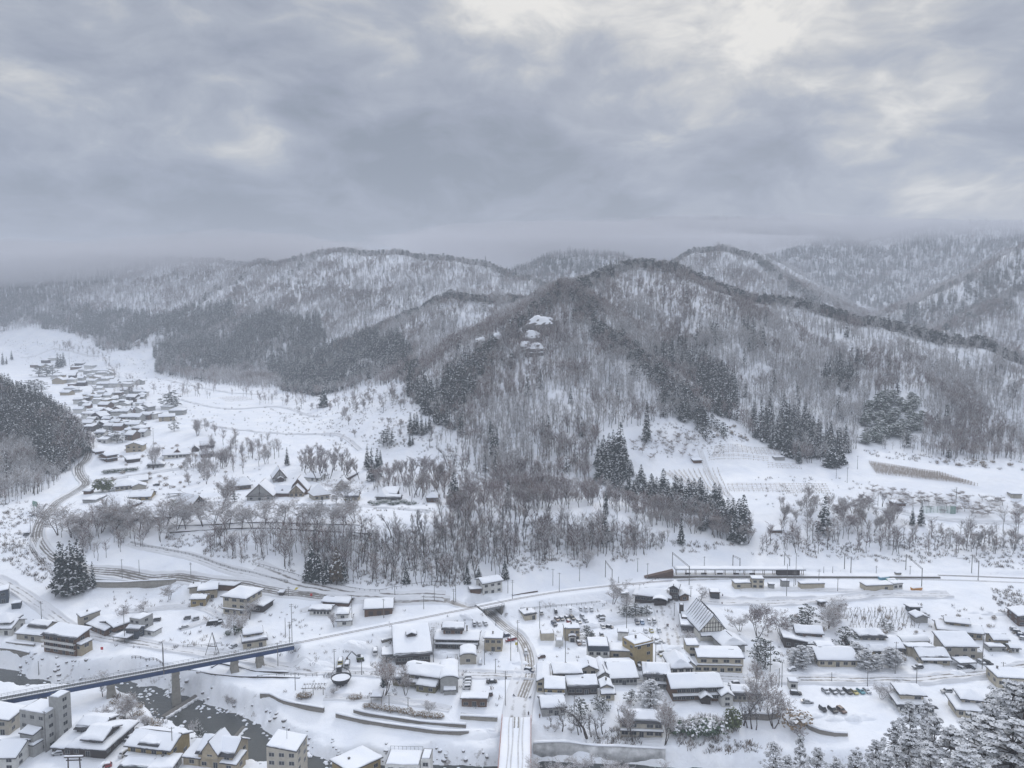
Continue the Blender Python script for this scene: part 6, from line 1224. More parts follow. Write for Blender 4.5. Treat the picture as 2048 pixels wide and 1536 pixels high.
# ------------------------------------------------------------------ individual trees
def proto(fn, *a, mats, **k): tr, cr = fn(*a, **k); return (max(v[2] for v in cr.v+tr.v), tr.mesh('trunk', [mats[0], 'frost'] if mats[0] != 'bark_grey' else ['bark_grey', 'frost']), cr.mesh('crown', mats[1:]))
PR = {
 'cherry': (8.0, [proto(bare_tree, 400+i, 8.0, spread=.62, levels=4, frost=.50, tw=.027, first=.16, up=.42, kids=3, multi=2, mats=('bark', 'twig', 'frost')) for i in range(4)]),
 'tall': (15.0, [proto(bare_tree, 420+i, 15.0, spread=.24, levels=3, frost=.22, tw=.030, first=.24, up=.74, kids=4, mats=('bark', 'twig_dark', 'frost')) for i in range(5)]),
 'wood': (13.0, [proto(bare_tree, 440+i, 13.0, spread=.34, levels=4, frost=.30, tw=.027, first=.34, up=.72, kids=3, multi=2, mats=('bark', 'twig' if i % 2 else 'twig_red', 'frost')) for i in range(4)]),
 'vase': (12.0, [proto(bare_tree, 460+i, 12.0, spread=.52, levels=4, frost=.40, tw=.027, first=.22, up=.70, kids=3, multi=3, mats=('bark', 'twig', 'frost')) for i in range(4)]),
 'frosted': (8.0, [proto(bare_tree, 480+i, 8.0, spread=.55, levels=4, frost=.60, tw=.027, first=.12, up=.5, kids=3, multi=3, mats=('bark_grey', 'twig', 'frost')) for i in range(3)]),
 'orchard': (4.0, [proto(bare_tree, 500+i, 4.0, spread=.95, levels=3, frost=.30, tw=.045, first=.25, up=.18, kids=4, mats=('bark', 'twig', 'frost')) for i in range(3)]),
 'red': (9.0, [proto(bare_tree, 520+i, 9.0, spread=.5, levels=4, frost=.22, tw=.027, first=.15, up=.5, kids=3, multi=3, mats=('bark', 'twig_red', 'frost')) for i in range(2)]),
 'cedar': (20.0, [proto(cedar, 540+i, 20.0, 3.0, 28, 1.25, .26, mats=('bark', 'needles', 'frost')) for i in range(4)]),
 'round_cedar': (14.0, [proto(cedar, 560+i, 14.0, 4.0, 22, 1.3, .22, .06, mats=('bark', 'needles', 'frost')) for i in range(2)]),
 'brown_cedar': (16.0, [proto(cedar, 570, 16.0, 3.4, 24, 1.2, .12, .18, mats=('bark', 'needles_brown', 'frost'))]),
 'pine': (9.0, [proto(pine, 580+i, 9.0, 3.4, 26, 34, .42, .30, .15, mats=('bark', 'needles_pine', 'frost')) for i in range(3)]),
 'snow_pine': (16.0, [proto(pine, 600+i, 16.0, 4.6, 120, 95, .84, .25, .12, mats=('bark', 'needles_pine', 'frost')) for i in range(4)]),
 'bush': (2.4, [proto(bush, 620+i, 2.0, 2.4, 260, .45, .24, mats=('bark', 'bush_leaf', 'frost')) for i in range(3)]),
 'brown_bush': (2.2, [proto(bush, 630+i, 1.8, 2.2, 220, .35, .2, mats=('bark', 'dead_grass', 'frost')) for i in range(3)]),
 'bamboo': (6.0, [proto(bush, 640+i, 2.6, 6.0, 420, .12, .34, mats=('bark', 'bamboo_leaf', 'frost')) for i in range(2)]),
 'sapling': (3.0, [proto(bare_tree, 650+i, 3.0, spread=.25, levels=2, frost=.15, tw=.021, first=.15, up=.75, kids=4, mats=('bark', 'dead_grass', 'frost')) for i in range(3)]),
 'bamboo_grove': (9.0, [proto(pine, 660+i, 9.0, 4.2, 40, 70, .62, .42, .1, mats=('bark', 'bush_leaf', 'frost')) for i in range(2)]),
}
NAME = {'cherry': ('cherry_tree', 'bare tree'), 'tall': ('slender_tree', 'bare tree'), 'wood': ('bare_tree', 'bare tree'), 'vase': ('spreading_tree', 'bare tree'), 'frosted': ('frosted_tree', 'bare tree'), 'orchard': ('orchard_tree', 'fruit tree'), 'red': ('bare_tree', 'bare tree'),
        'cedar': ('cedar_tree', 'cedar'), 'round_cedar': ('cedar_tree', 'cedar'), 'brown_cedar': ('cedar_tree', 'cedar'), 'pine': ('pine_tree', 'pine'), 'snow_pine': ('pine_tree', 'pine'), 'bush': ('shrub', 'shrub'), 'brown_bush': ('shrub', 'shrub'), 'bamboo': ('bamboo_clump', 'bamboo'), 'sapling': ('sapling', 'sapling'), 'bamboo_grove': ('bamboo_grove', 'bamboo')}
NT = {}
def plant(kind, x, y, z, h, label, group=None, wide=1.0):
    H, vs = PR[kind]; H, tr, cr = vs[NT.get(kind, 0) % len(vs)]; NT[kind] = NT.get(kind, 0)+1; k = h/H*(1.22 if kind in ('vase', 'cherry', 'wood', 'red', 'tall', 'orchard') else 1.0)
    o = empty(NAME[kind][0], (x, y, z), rnd.uniform(0, 6.283), label, NAME[kind][1], group); o.scale = (k*wide, k*wide, k)
    link('trunk', tr, o); link('crown', cr, o)
    return o
def slant(p): return math.sqrt(p[0]**2+p[1]**2+(p[2]-CAMZ)**2)
def at(kind, px, hp, label, group=None, wide=1.0, jit=0.0):
    """a plant whose foot is seen at px and which stands hp pixels tall in the photograph"""
    p = G(*px); h = hp*slant(p)/F*1.03; return plant(kind, p[0]+rnd.uniform(-jit, jit), p[1]+rnd.uniform(-jit, jit), p[2], h, label, group, wide)
def many(kind, lst, conv, label, group=None, wide=1.0, sc=3.414):
    """lst: (x of the foot, y of the foot, y of the top) in an enlarged crop"""
    for (a, b, c) in lst: at(kind, conv(a, b), (b-c)/sc, label, group, wide)
def fill(kind, poly, n, h0, h1, label, group, wide=1.0, mind=2.5):
    xs = [p[0] for p in poly]; ys = [p[1] for p in poly]; got = []; tries = 0
    while len(got) < n and tries < n*60:
        tries += 1; a = (rnd.uniform(min(xs), max(xs)), rnd.uniform(min(ys), max(ys)))
        if not bool(inpoly(np.array([a[0]]), np.array([a[1]]), poly)[0]): continue
        p = G(*a)
        if any((p[0]-q[0])**2+(p[1]-q[1])**2 < mind*mind for q in got): continue
        got.append(p); k = kind if isinstance(kind, str) else rnd.choice(kind)
        plant(k, p[0], p[1], p[2], rnd.uniform(h0, h1), label, group, wide*rnd.uniform(.88, 1.15))
# cedars and pines
many('cedar', [(590, 965, 790), (625, 960, 760), (660, 950, 745), (690, 945, 722), (738, 965, 678), (765, 970, 770), (610, 1000, 800), (650, 1000, 790), (700, 1000, 770), (745, 1010, 780), (670, 1050, 880), (720, 1060, 900), (770, 1060, 910)], zG, 'tall dark cedar in the clump at the head of the cedar row beside the fields', 'cedars at the head of the row', 1.25)
many('cedar', [(600, 1060, 900), (640, 1090, 960), (690, 1110, 985), (740, 1130, 1000), (810, 1030, 925), (800, 1140, 1010), (850, 1130, 1020), (880, 1080, 958), (905, 1160, 1030), (950, 1185, 1020), (985, 1190, 1040), (1030, 1170, 990), (1062, 1215, 1062), (1112, 1205, 1030), (1150, 1225, 1040), (1200, 1235, 1060), (1240, 1235, 1060), (1282, 1225, 1050), (1330, 1255, 1120), (1382, 1225, 1085), (1412, 1245, 1100), (1350, 1290, 1160), (830, 1190, 1060), (930, 1230, 1090), (1000, 1240, 1100), (1090, 1250, 1110), (1180, 1270, 1120), (1260, 1280, 1130), (960, 1160, 1040), (1130, 1190, 1060), (1220, 1210, 1080), (1300, 1210, 1080)], zG, 'snow-dusted cedar in the slanting row below the vineyard', 'cedars of the slanting row', 1.75)
many('cedar', [(1400, 1360, 1200), (1440, 1390, 1200), (1470, 1400, 1195), (1505, 1410, 1200), (1545, 1420, 1200), (1578, 1440, 1180), (1600, 1400, 1235), (1300, 1400, 1280), (1340, 1380, 1290), (1520, 1480, 1290), (1560, 1490, 1300)], zG, 'cedar in the dark clump at the lower end of the slanting row', 'cedars at the lower end of the row', 1.5)
at('cedar', zG(640, 1300), 50, 'thin dark cedar rising out of the brown wood above the snowy mound', None, .8); at('round_cedar', zG(635, 1490), 58, 'bushy dark cedar on the snowy bank below the thin one', None, .7)
at('cedar', zG(1155, 1500), 58, 'slim cedar at the foot of the bank left of the cedar clump', None, .8); at('cedar', zG(918, 805), 78, 'lone slim cedar on the open orchard slope', None, .75)
many('cedar', [(1175, 665, 470), (1150, 650, 500), (1205, 650, 520)], zG, 'dark cedar at the mouth of the wooded gully', 'cedars at the gully mouth')
at('cedar', zH(382, 1425), 66, 'dark pointed cedar standing alone beside the round bare trees', None, 1.55); at('cedar', zH(1045, 1370), 42, 'dark little conifer by the green net fence', None, 1.0); at('cedar', zH(985, 1370), 32, 'short brownish conifer left of the one by the net fence', None, 1.1)
many('cedar', [(210, 945, 815), (60, 850, 640), (30, 840, 680), (120, 850, 560), (280, 850, 640)], zH, 'dark cedar in the grove above the terraced fields', 'cedars of the grove above the fields')
at('round_cedar', zH(430, 965), 44, 'broad green evergreen bush at the foot of the grove', None, 1.3); at('round_cedar', zH(500, 950), 34, 'second green bush right beside the broad one', None, 1.2)
at('round_cedar', (908, 1006), 60, 'rounded dark cedar standing alone behind the pavilion', None, .95)
many('cedar', [(760, 985, 830), (790, 1065, 850), (830, 1050, 850), (850, 960, 860)], zF, 'dark cedar in the close pair of clumps behind the thatched row', 'cedars behind the thatched row', 1.1)
at('cedar', zF(212, 960), 34, 'slim cedar behind the rear thatched house'); at('round_cedar', zF(463, 560), 44, 'rounded cedar at the scrub edge of the big snowfield', None, .9)
many('cedar', [(1055, 750, 600), (1080, 745, 610), (1100, 750, 600), (1130, 755, 610), (1160, 745, 640), (1185, 720, 610), (1050, 830, 740), (1070, 820, 750)], zF, 'cedar in the small stand below the central spur', 'cedars below the central spur')
many('pine', [(870, 830, 725), (895, 830, 715), (925, 825, 735)], zF, 'dark pine in the small knot on the open slope', 'pines on the open slope'); many('cedar', [(1620, 915, 690), (1645, 900, 710), (1600, 800, 640), (1720, 1250, 1060)], zF, 'tall dark cedar at the foot of the rock-faced spur', 'cedars at the foot of the rock-faced spur', .9)
at('cedar', zF(400, 1545), 52, 'thin ragged cedar on the slope below the cherry trees', None, .8)
many('cedar', [(430, 285, 0), (455, 325, 20), (505, 280, -10), (520, 320, 40), (555, 285, -20), (590, 265, 40)], zA, 'big snow-dusted cedar in the clump above the retaining wall', 'cedars above the retaining wall', 1.25, 3.5234); at('cedar', zA(655, 270), 46, 'thin straggling conifer right of the big cedar clump', None, .8)
many('round_cedar', [(390, 210, -30), (440, 225, 20), (500, 230, 60)], zB, 'dark cedar in the left half of the thicket beside the road', 'dark cedars of the roadside thicket', .85, 3.5234); at('brown_cedar', zB(570, 240), 70, 'brownish cedar in the roadside thicket'); at('cedar', zB(620, 235), 48, 'short cedar right of the brownish one')
at('round_cedar', zB(1060, 240), 40, 'ivy-dark evergreen in the middle of the wooded bank', None, .7); at('round_cedar', zB(1490, 240), 42, 'ivy-dark evergreen on the bank left of the white house', None, .6); at('round_cedar', zB(1570, 205), 24, 'small evergreen behind the white house at the wood edge'); at('round_cedar', zB(1755, 205), 42, 'evergreen right behind the white house at the wood edge', None, .7)
many('cedar', [(890, 512, 435), (905, 515, 450)], zE, 'pointed cedar among the upper houses of the far village', 'cedars among the far village houses'); many('cedar', [(395, 292, 205), (435, 285, 200), (415, 295, 215)], zE, 'pointed cedar at the upper end of the far village', 'cedars at the upper end of the far village', 1.2); many('cedar', [(80, 240, 185), (20, 275, 205), (45, 270, 225)], zE, 'small dark conifer at the left edge beyond the far village', 'conifers beyond the far village')
many('pine', [(1175, 575, 460), (1140, 570, 480), (1205, 560, 500)], zE, 'dark round-headed pine at the edge of the big snowfield', 'pines at the edge of the big snowfield', 1.4); at('pine', zE(1190, 728), 22, 'green pine behind the tan house of the far village', None, 1.3); at('pine', zE(830, 535), 16, 'low pine beside the pointed cedars of the far village', None, 1.4)
many('pine', [(200, 460, 390), (240, 465, 385), (285, 460, 395)], zE, 'green bushy pine at the far wood edge', 'pines at the far wood edge', 1.6); many('pine', [(270, 355, 290), (320, 350, 280), (360, 345, 285)], zE, 'dark bushy tree left of the far village', 'bushy trees left of the far village', 1.8); many('pine', [(770, 790, 730), (800, 805, 735), (835, 805, 750)], zE, 'dark garden pine near the lower end of the far village lane', 'garden pines by the far village lane', 1.4)
at('pine', t1(330, 725), 22, 'clipped green pine beside the dark-gabled thatched house', None, 1.1); at('pine', t1(1525, 855), 24, 'green pine in front of the white hipped thatched house'); at('pine', t1(1910, 865), 30, 'green pine at the path below the cream-walled farmhouse')
many('pine', [(1730, 800, 700), (1745, 740, 620), (1780, 830, 650)], zC, 'dark green tree right of the cream modern building', 'green trees beside the modern building', 1.3, 3.5234); at('red', zC(1730, 615), 46, 'reddish-leaved tree behind the timbered lodge'); at('frosted', zC(1605, 580), 34, 'frosted pale tree right of the timbered lodge', None, 1.2)
at('snow_pine', zC(980, 1150), 62, 'tall snow-laden pine in the inn garden', None, 1.3); at('snow_pine', zC(930, 1060), 30, 'smaller snow-laden pine behind the tall one in the inn garden', None, 1.4)
many('pine', [(480, 1180, 1060), (640, 1150, 1050), (600, 1100, 1030), (840, 1090, 1000)], zC, 'snow-capped garden pine near the bridge-head houses', 'garden pines near the bridge head', 1.5, 3.5234)
many('pine', [(790, 470, 395), (830, 470, 400), (870, 465, 385), (910, 465, 400), (950, 465, 395)], zC, 'clipped snowy pine in front of the railway station', 'clipped pines before the station', 1.5, 3.5234)
many('pine', [(525, 625, 540), (560, 620, 570)], zC, 'snowy garden pine beside the arched porch', 'pines beside the arched porch', 1.4, 3.5234)
many('pine', [(165, 525, 465), (235, 545, 440), (280, 540, 400), (545, 690, 560), (580, 680, 590)], zD, 'dark garden tree behind the overlapping-roofed farmhouse', 'garden trees behind the farmhouse', 1.4, 3.5234); many('snow_pine', [(180, 800, 700), (235, 835, 690), (290, 790, 700)], zD, 'snow-dusted pine in front of the overlapping-roofed farmhouse', 'snowy pines before the farmhouse', 1.6, 3.5234)
many('snow_pine', [(620, 770, 670), (690, 840, 720), (760, 840, 750), (860, 830, 705), (895, 820, 720)], zD, 'snow-dusted clipped pine right of the broad cream house', 'clipped pines right of the cream house', 1.8, 3.5234)
at('red', zD(80, 600), 38, 'grey-brown shrubby tree left of the farmhouse garden', None, 1.2); many('pine', [(810, 545, 490), (860, 580, 525)], zD, 'dark shrub at the lower edge of the sapling field', 'shrubs below the sapling field', 1.5, 3.5234)
# foreground pines on the viewer's own hillside
for (zx, topy, Y, h, wd_) in [(1000, 1060, 205, 15, 1.0), (1120, 1045, 212, 16, .95), (900, 1200, 190, 15, 1.0), (1180, 1170, 180, 16, 1.15), (1730, 905, 172, 22, 1.25), (1600, 970, 180, 18, 1.2), (1830, 930, 165, 22, 1.2), (1460, 1150, 168, 17, 1.2), (760, 1330, 182, 12, 1.1), (620, 1395, 178, 12, 1.1), (1300, 1240, 160, 15, 1.3), (1560, 1180, 150, 18, 1.3), (1000, 1290, 165, 14, 1.3), (1750, 1180, 142, 19, 1.3), (350, 1385, 200, 12, 1.1), (40, 1350, 215, 13, 1.0), (230, 1290, 212, 15, .7), (490, 1460, 185, 11, 1.2), (1150, 1380, 150, 12, 1.3), (840, 1420, 160, 12, 1.2), (140, 1440, 195, 11, 1.1), (1400, 1380, 138, 14, 1.3)]:
    q = Py(*zD(zx, topy), Y); z = gz(q[0], q[1]); h2 = max(h*.7, min(h*1.5, q[2]-z)); plant('snow_pine', q[0], q[1], q[2]-h2, h2, 'snow-laden pine of the grove filling the lower right corner', 'foreground snow-laden pines', wd_*h/h2*.95)
for (px, py, Y, h) in [(1062, 1512, 190, 5), (1120, 1515, 200, 6), (1170, 1508, 205, 6), (1215, 1515, 205, 6), (1255, 1520, 210, 5), (1330, 1525, 205, 5)]:
    q = Py(px, py, Y); plant('frosted', q[0], q[1], q[2]-h, h, 'white frosted treetop rising over the bottom edge beside the road bridge', 'frosted treetops at the bottom edge', 1.2)
# bare trees: terrace
for k in range(24):
    x = 118+k*26+rnd.uniform(-6, 6); y = (1062-(x-118)*.02 if x > 330 else 1075-(x-118)*.08)+rnd.uniform(-5, 5); at('cherry', (x, y), rnd.uniform(36, 46), 'frosted cherry tree in the row along the terrace path', 'cherry trees along the terrace path', 1.1)
fill('cherry', [(118, 1085), (150, 1035), (220, 1035), (330, 1060), (335, 1085), (240, 1105), (180, 1120)], 17, 6, 9, 'frosted cherry tree on the slope inside the road curve', 'cherry trees inside the road curve', 1.1, 4)
at('vase', t3(1060, 580), 40, 'spreading brown tree before the low hip-roofed building', None, 1.1); at('vase', t1(150, 865), 60, 'wide vase-shaped bare tree left of the dark-gabled thatched house', None, 1.1)
at('cherry', t1(1900, 745), 44, 'snowy garden tree before the cream-walled farmhouse', None, 1.2); at('cherry', t1(1720, 735), 26, 'smaller snowy tree left of the garden tree', None, 1.3)
fill('vase', [(365, 945), (420, 890), (500, 880), (545, 900), (560, 925), (470, 935), (440, 960), (380, 985)], 26, 8, 12, 'brown bare tree on the rise behind the thatched houses', 'bare trees behind the thatched houses', 1.0, 4)
fill('wood', [(595, 950), (615, 925), (680, 925), (722, 955), (720, 972), (640, 966)], 26, 12, 15, 'bare tree of the straight-trunked grove right of the thatched houses', 'straight-trunked grove', .9, 2.6)
fill('wood', [(735, 985), (775, 960), (880, 950), (905, 985), (890, 1005), (830, 1005), (800, 985)], 32, 11, 15, 'bare tree of the brown wood behind the pavilion', 'brown wood behind the pavilion', .95, 2.8)
fill('vase', [(470, 1000), (470, 975), (420, 965), (440, 995)], 3, 6, 8, 'small bare tree beside the farmhouses', 'small trees beside the farmhouses', 1, 4)
fill('vase', [(385, 880), (400, 845), (430, 845), (440, 880)], 5, 10, 14, 'tall feathery bare tree at the near edge of the big snowfield', 'feathery trees at the snowfield edge', .9, 4)
fill('vase', [(555, 790), (700, 770), (850, 790), (840, 830), (700, 850), (620, 860), (560, 830)], 34, 4, 8, 'scrubby bare tree scattered over the slope above the snowfield', 'scrub trees above the snowfield', 1.2, 6)
fill('vase', [(690, 870), (760, 830), (830, 820), (850, 880), (760, 900)], 10, 4, 7, 'scattered bare tree on the open slope left of the spur', 'scattered trees left of the spur', 1.2, 6)
fill('tall', [(845, 880), (930, 870), (985, 900), (1010, 985), (900, 985), (870, 930)], 24, 9, 13, 'slender bare tree at the foot of the rock-faced spur', 'slender trees at the foot of the spur', 1.1, 4)
# bare trees: wooded bank and the wood above it
fill('tall', [(615, 1150), (640, 1085), (760, 1075), (900, 1055), (1080, 1045), (1100, 1060), (1060, 1100), (1010, 1150), (890, 1172), (700, 1165)], 150, 8, 15, 'dark slender tree on the snowy wooded bank above the road', 'slender trees of the wooded bank', .95, 2.8)
fill('tall', [(1060, 1125), (1090, 1060), (1230, 1050), (1330, 1085), (1330, 1110), (1180, 1120)], 46, 6, 11, 'thin tree on the bare snowy bank below the mound', 'thin trees below the mound', .95, 3.2)
fill(['wood', 'wood', 'red'], [(915, 1040), (930, 1000), (1010, 985), (1190, 985), (1235, 1005), (1290, 1045), (1210, 1018), (1110, 1018), (1010, 1036)], 62, 9, 13, 'brown bare tree in the wood along the crest of the bank', 'brown wood on the bank crest', 1.0, 3)
fill(['wood', 'vase'], [(1240, 1010), (1290, 1010), (1420, 1050), (1490, 1060), (1500, 1095), (1400, 1080), (1300, 1055)], 42, 8, 12, 'bare tree in the thicket below the cedar row', 'thicket below the cedar row', 1.0, 3)
fill('wood', [(870, 1035), (890, 1010), (930, 1010), (920, 1045)], 6, 9, 12, 'dark bare tree beside the pavilion', 'dark trees beside the pavilion', 1, 3)
# right-hand slopes
fill('vase', [(1545, 1055), (1560, 1015), (1620, 1000), (1660, 1010), (1650, 1040), (1600, 1065)], 12, 7, 11, 'round-headed bare tree left of the pointed cedar', 'round bare trees left of the pointed cedar', 1.1, 5)
fill(['vase', 'red', 'wood'], [(1680, 1065), (1690, 1025), (1760, 1010), (1795, 1030), (1790, 1060), (1730, 1075)], 18, 9, 13, 'reddish round-headed bare tree right of the pointed cedar', 'reddish round trees right of the pointed cedar', 1.1, 4)
fill('tall', [(1520, 1105), (1560, 1075), (1700, 1085), (1850, 1090), (2030, 1090), (2046, 1115), (1900, 1112), (1700, 1112)], 34, 4, 8, 'thin little tree on the slope above the railway at the right', 'thin trees above the railway', 1.2, 4)
fill('vase', [(1900, 1100), (1960, 1080), (2045, 1060), (2045, 1100), (1960, 1112)], 10, 5, 8, 'bushy bare tree above the railway at the right edge', 'bushy trees at the right edge', 1.2, 4)
fill('orchard', [(1735, 975), (1800, 985), (1960, 1000), (2045, 1010), (2045, 1040), (1900, 1030), (1800, 1010), (1735, 995)], 52, 3, 4.2, 'low flat-trained fruit tree in the wide orchard', 'fruit trees of the wide orchard', 1.15, 5)
fill('orchard', [(1260, 890), (1290, 870), (1370, 870), (1400, 900), (1380, 925), (1290, 920)], 26, 2.5, 4.5, 'scraggy fruit tree on the steep orchard slope', 'fruit trees on the steep slope', .8, 4)
fill('brown_bush', [(1420, 870), (1450, 850), (1490, 860), (1500, 885), (1440, 880)], 8, 2, 3.5, 'brown scrub bush at the head of the terraced fields', 'scrub bushes above the terraced fields', 1.2, 3)
fill('bamboo_grove', [(1728, 893), (1730, 830), (1775, 795), (1830, 800), (1845, 850), (1825, 885)], 46, 7, 11, 'snow-bent bamboo of the big green grove under the right-hand hillside', 'snow-bent bamboo grove', 1.2, 4)
fill('brown_bush', [(1830, 915), (1880, 925), (2040, 925), (2040, 935), (1880, 937)], 9, 2, 4, 'round brown bush along the foot of the right-hand hillside', 'bushes at the hillside foot', 1.2, 4)
fill('wood', [(110, 745), (180, 725), (290, 790), (300, 830), (240, 880), (200, 800)], 22, 5, 8, 'brown bare tree between the houses of the far village', 'bare trees between the far village houses', 1.1, 8)
fill('brown_bush', [(180, 905), (330, 880), (470, 900), (460, 960), (330, 1000), (200, 1010)], 46, 1.5, 3, 'brown garden bush between the hamlet houses', 'garden bushes of the hamlet', 1.3, 5)
fill('brown_bush', [(1540, 1220), (2030, 1220), (2030, 1320), (1560, 1330)], 40, 1.2, 2.4, 'low brown bush in the gardens at the right of town', 'garden bushes at the right of town', 1.3, 6)
fill('brown_bush', [(220, 1395), (320, 1410), (330, 1470), (250, 1450)], 14, 1.0, 2.2, 'brown riverside bush near the bridge piers', 'riverside bushes near the piers', 1.5, 3)
# town trees
at('vase', zB(905, 1022), 58, 'big round-headed bare tree in the riverside park', None, 1.35); at('vase', zB(1052, 1028), 48, 'bare tree before the brown-fronted house', None, 1.0); at('frosted', zB(1215, 1150), 24, 'small weeping frosted tree in the park', None, 1.3); at('frosted', zB(540, 1020), 15, 'little frosted tree near the pergola', None, 1.4)
at('vase', zB(552, 548), 26, 'small bare tree before the white two-storey house', None, 1.0); at('round_cedar', zB(905, 960), 34, 'dark ivy-clad crown beside the big round-headed tree', None, .9)
many('tall', [(270, 1250, 1170), (355, 1285, 1160), (470, 1310, 1210), (530, 1325, 1110), (610, 1330, 1190), (640, 1305, 1190), (490, 1290, 1180), (560, 1320, 1190)], zC, 'thin bare tree on the river bank right of the road bridge', 'bare trees on the bank by the bridge', 1.7, 3.5234); many('frosted', [(300, 1290, 1230), (420, 1300, 1250), (580, 1335, 1270), (250, 1280, 1240)], zC, 'low frosted shrub tree on the river bank right of the road bridge', 'low frosted shrub trees by the bridge', 1.2, 3.5234)
at('vase', zC(858, 1362), 62, 'tall bare tree before the left half of the riverside house', None, 1.0); at('vase', zC(1072, 1380), 68, 'tall dark bare tree at the right corner of the riverside house', None, 1.0)
many('frosted', [(1130, 1300, 1180), (1185, 1290, 1200), (1235, 1285, 1180), (1290, 1300, 1190), (1340, 1290, 1195), (1395, 1290, 1190), (1460, 1285, 1180)], zC, 'snow-laden shrubby tree in the thicket right of the riverside house', 'snowy thicket right of the riverside house', 1.15, 3.5234); many('bush', [(1150, 1290, 1210), (1200, 1295, 1220), (1260, 1300, 1210), (1310, 1300, 1215), (1360, 1300, 1200), (1400, 1300, 1220), (1450, 1300, 1210)], zC, 'snow-covered shrub under the thicket by the river', 'shrubs under the thicket', 1.3, 3.5234)
many('bamboo', [(1520, 1270, 1140), (1555, 1275, 1130), (1590, 1265, 1150)], zC, 'yellow-green bamboo clump beside the stone wall', 'bamboo beside the stone wall', 1.0, 3.5234); many('tall', [(1630, 1240, 1060), (1690, 1265, 1100), (1720, 1270, 1130), (1660, 1260, 1120)], zC, 'gnarled tree beside the stone wall right of the bamboo', 'gnarled trees beside the stone wall', 1.3, 3.5234)
at('vase', zD(35, 1255), 80, 'big spreading bare tree at the left of the lower car park', None, 1.15); at('vase', zD(-60, 1180), 60, 'second spreading bare tree left of the big one', None, 1.2); at('vase', zC(1740, 980), 48, 'bare tree by the road right of the cream modern building', None, .9); at('brown_bush', zD(170, 1230), 26, 'brown scrub on the bank below the big spreading tree', None, 2.0); at('red', zD(215, 1330), 18, 'brown weedy clump at the wall corner', None, 1.4)
at('cherry', zC(712, 378), 42, 'bare roadside tree left of the station building', None, 1.0); at('cherry', zC(800, 430), 22, 'bare shrub tree before the station', None, 1.5); at('cherry', zC(520, 130), 32, 'dark stooping bare tree above the railway'); at('cherry', zC(1325, 365), 28, 'bare tree at the back of the timbered lodge'); at('frosted', zC(1230, 655), 22, 'snow-covered tree at the lodge entrance', None, 1.4)
at('cherry', zD(465, 460), 26, 'bare trees beside the sapling field, brown and bushy', None, 1.3); at('cherry', zD(420, 560), 34, 'bushy bare tree in the farmhouse garden', None, 1.5); at('cherry', zD(470, 540), 28, 'second bushy bare tree in the farmhouse garden', None, 1.4)
many('frosted', [(800, 1050, 960), (840, 1020, 950), (930, 990, 930)], zD, 'frosted shrub along the road above the grey hip roofs', 'frosted shrubs along the road', 1.4, 3.5234)
for (a, b, c, lb) in [(880, 505, 400, 'thin frosted tree above the grey cubic house'), (1012, 442, 365, 'pinkish bare tree right above the grey cubic house'), (1195, 355, 265, 'feathery bare tree left of the curved-roof house'), (1650, 600, 470, 'tangled bare tree before the white inn'), (1755, 495, 395, 'slim bare tree right of the white inn'), (65, 1150, 1065, 'bare tree under the left end of the railway bridge'), (940, 1180, 1060, 'bare tree on the river spit under the bridge'), (865, 1195, 1110, 'low bare shrub tree on the river spit'), (1015, 1245, 1175, 'pale bushy tree near the river spit tip'), (940, 1250, 1185, 'small frosted tree behind the hip roofs'), (768, 1195, 1120, 'slim tree behind the wide hip-roofed house'), (725, 1040, 900, 'slim tree beside the second bridge pier'), (1605, 1090, 1035, 'little frosted tree on the snowy gravel bank'), (1640, 1120, 1065, 'second little frosted tree on the gravel bank'), (1000, 930, 885, 'brown shrub by the river under the bridge'), (1390, 1300, 1210, 'white frosted tree beside the weir')]:
    at('frosted' if 'frost' in lb or 'pale' in lb else 'cherry', zA(a, b), (b-c)/3.5234, lb, None, 1.1)
at('pine', zA(1400, 1345), 28, 'dark evergreen between the ochre and the gabled house'); at('bush', zA(1670, 590), 18, 'dark evergreen shrub beside the tangled tree', None, 1.0); at('bush', zA(1607, 605), 10, 'low dark shrub left of the evergreen one', None, 1.2)
for k in range(22): at('brown_bush', zB(780+k*25+rnd.uniform(-8, 8), 1110+k*4.0+rnd.uniform(-6, 6)), 8.5, 'low brown shrub in the hedge on top of the river wall', 'shrubs on top of the river wall', 1.6)
for k in range(9): at('brown_bush', zB(310+k*14, 1040+rnd.uniform(-8, 8)) if k < 6 else zB(560+k*20, 1055), 9, 'brown shrub below the pergola', 'shrubs below the pergola', 1.4)
at('bamboo', t3(330, 905), 24, 'yellow-green bamboo hedge beside the pale hall', None, 1.8); at('bamboo', t3(420, 900), 22, 'right-hand bamboo clump beside the pale hall', None, 1.6); at('bamboo', t3(1375, 1210), 24, 'yellow-green bamboo bush beside the thatched house with an open gable', None, 1.0)
for k in range(16): at('bush', t2(700+k*38, 740+14*math.sin(k)), 8, 'snowy shrub along the hedge of the snow-buried house', 'shrubs along the hedge', 1.3)
for k in range(12): at('bush', t3(360+k*42, 640-k*4), 7, 'snowy garden shrub in the hamlet row', 'garden shrubs in the hamlet', 1.2)
# rows of saplings
for r in range(6):
    for k in range(17):
        f = k/16; a = 525+r*14+f*(415+r*10); b = 440+r*22; at('sapling', zD(a+rnd.uniform(-3, 3), b+rnd.uniform(-2, 2)), 10, 'thin brown sapling in the planted rows above the tiled house', 'saplings planted in rows', 1.0)
pmat('vine_wood', (.36, .295, .235), .9)
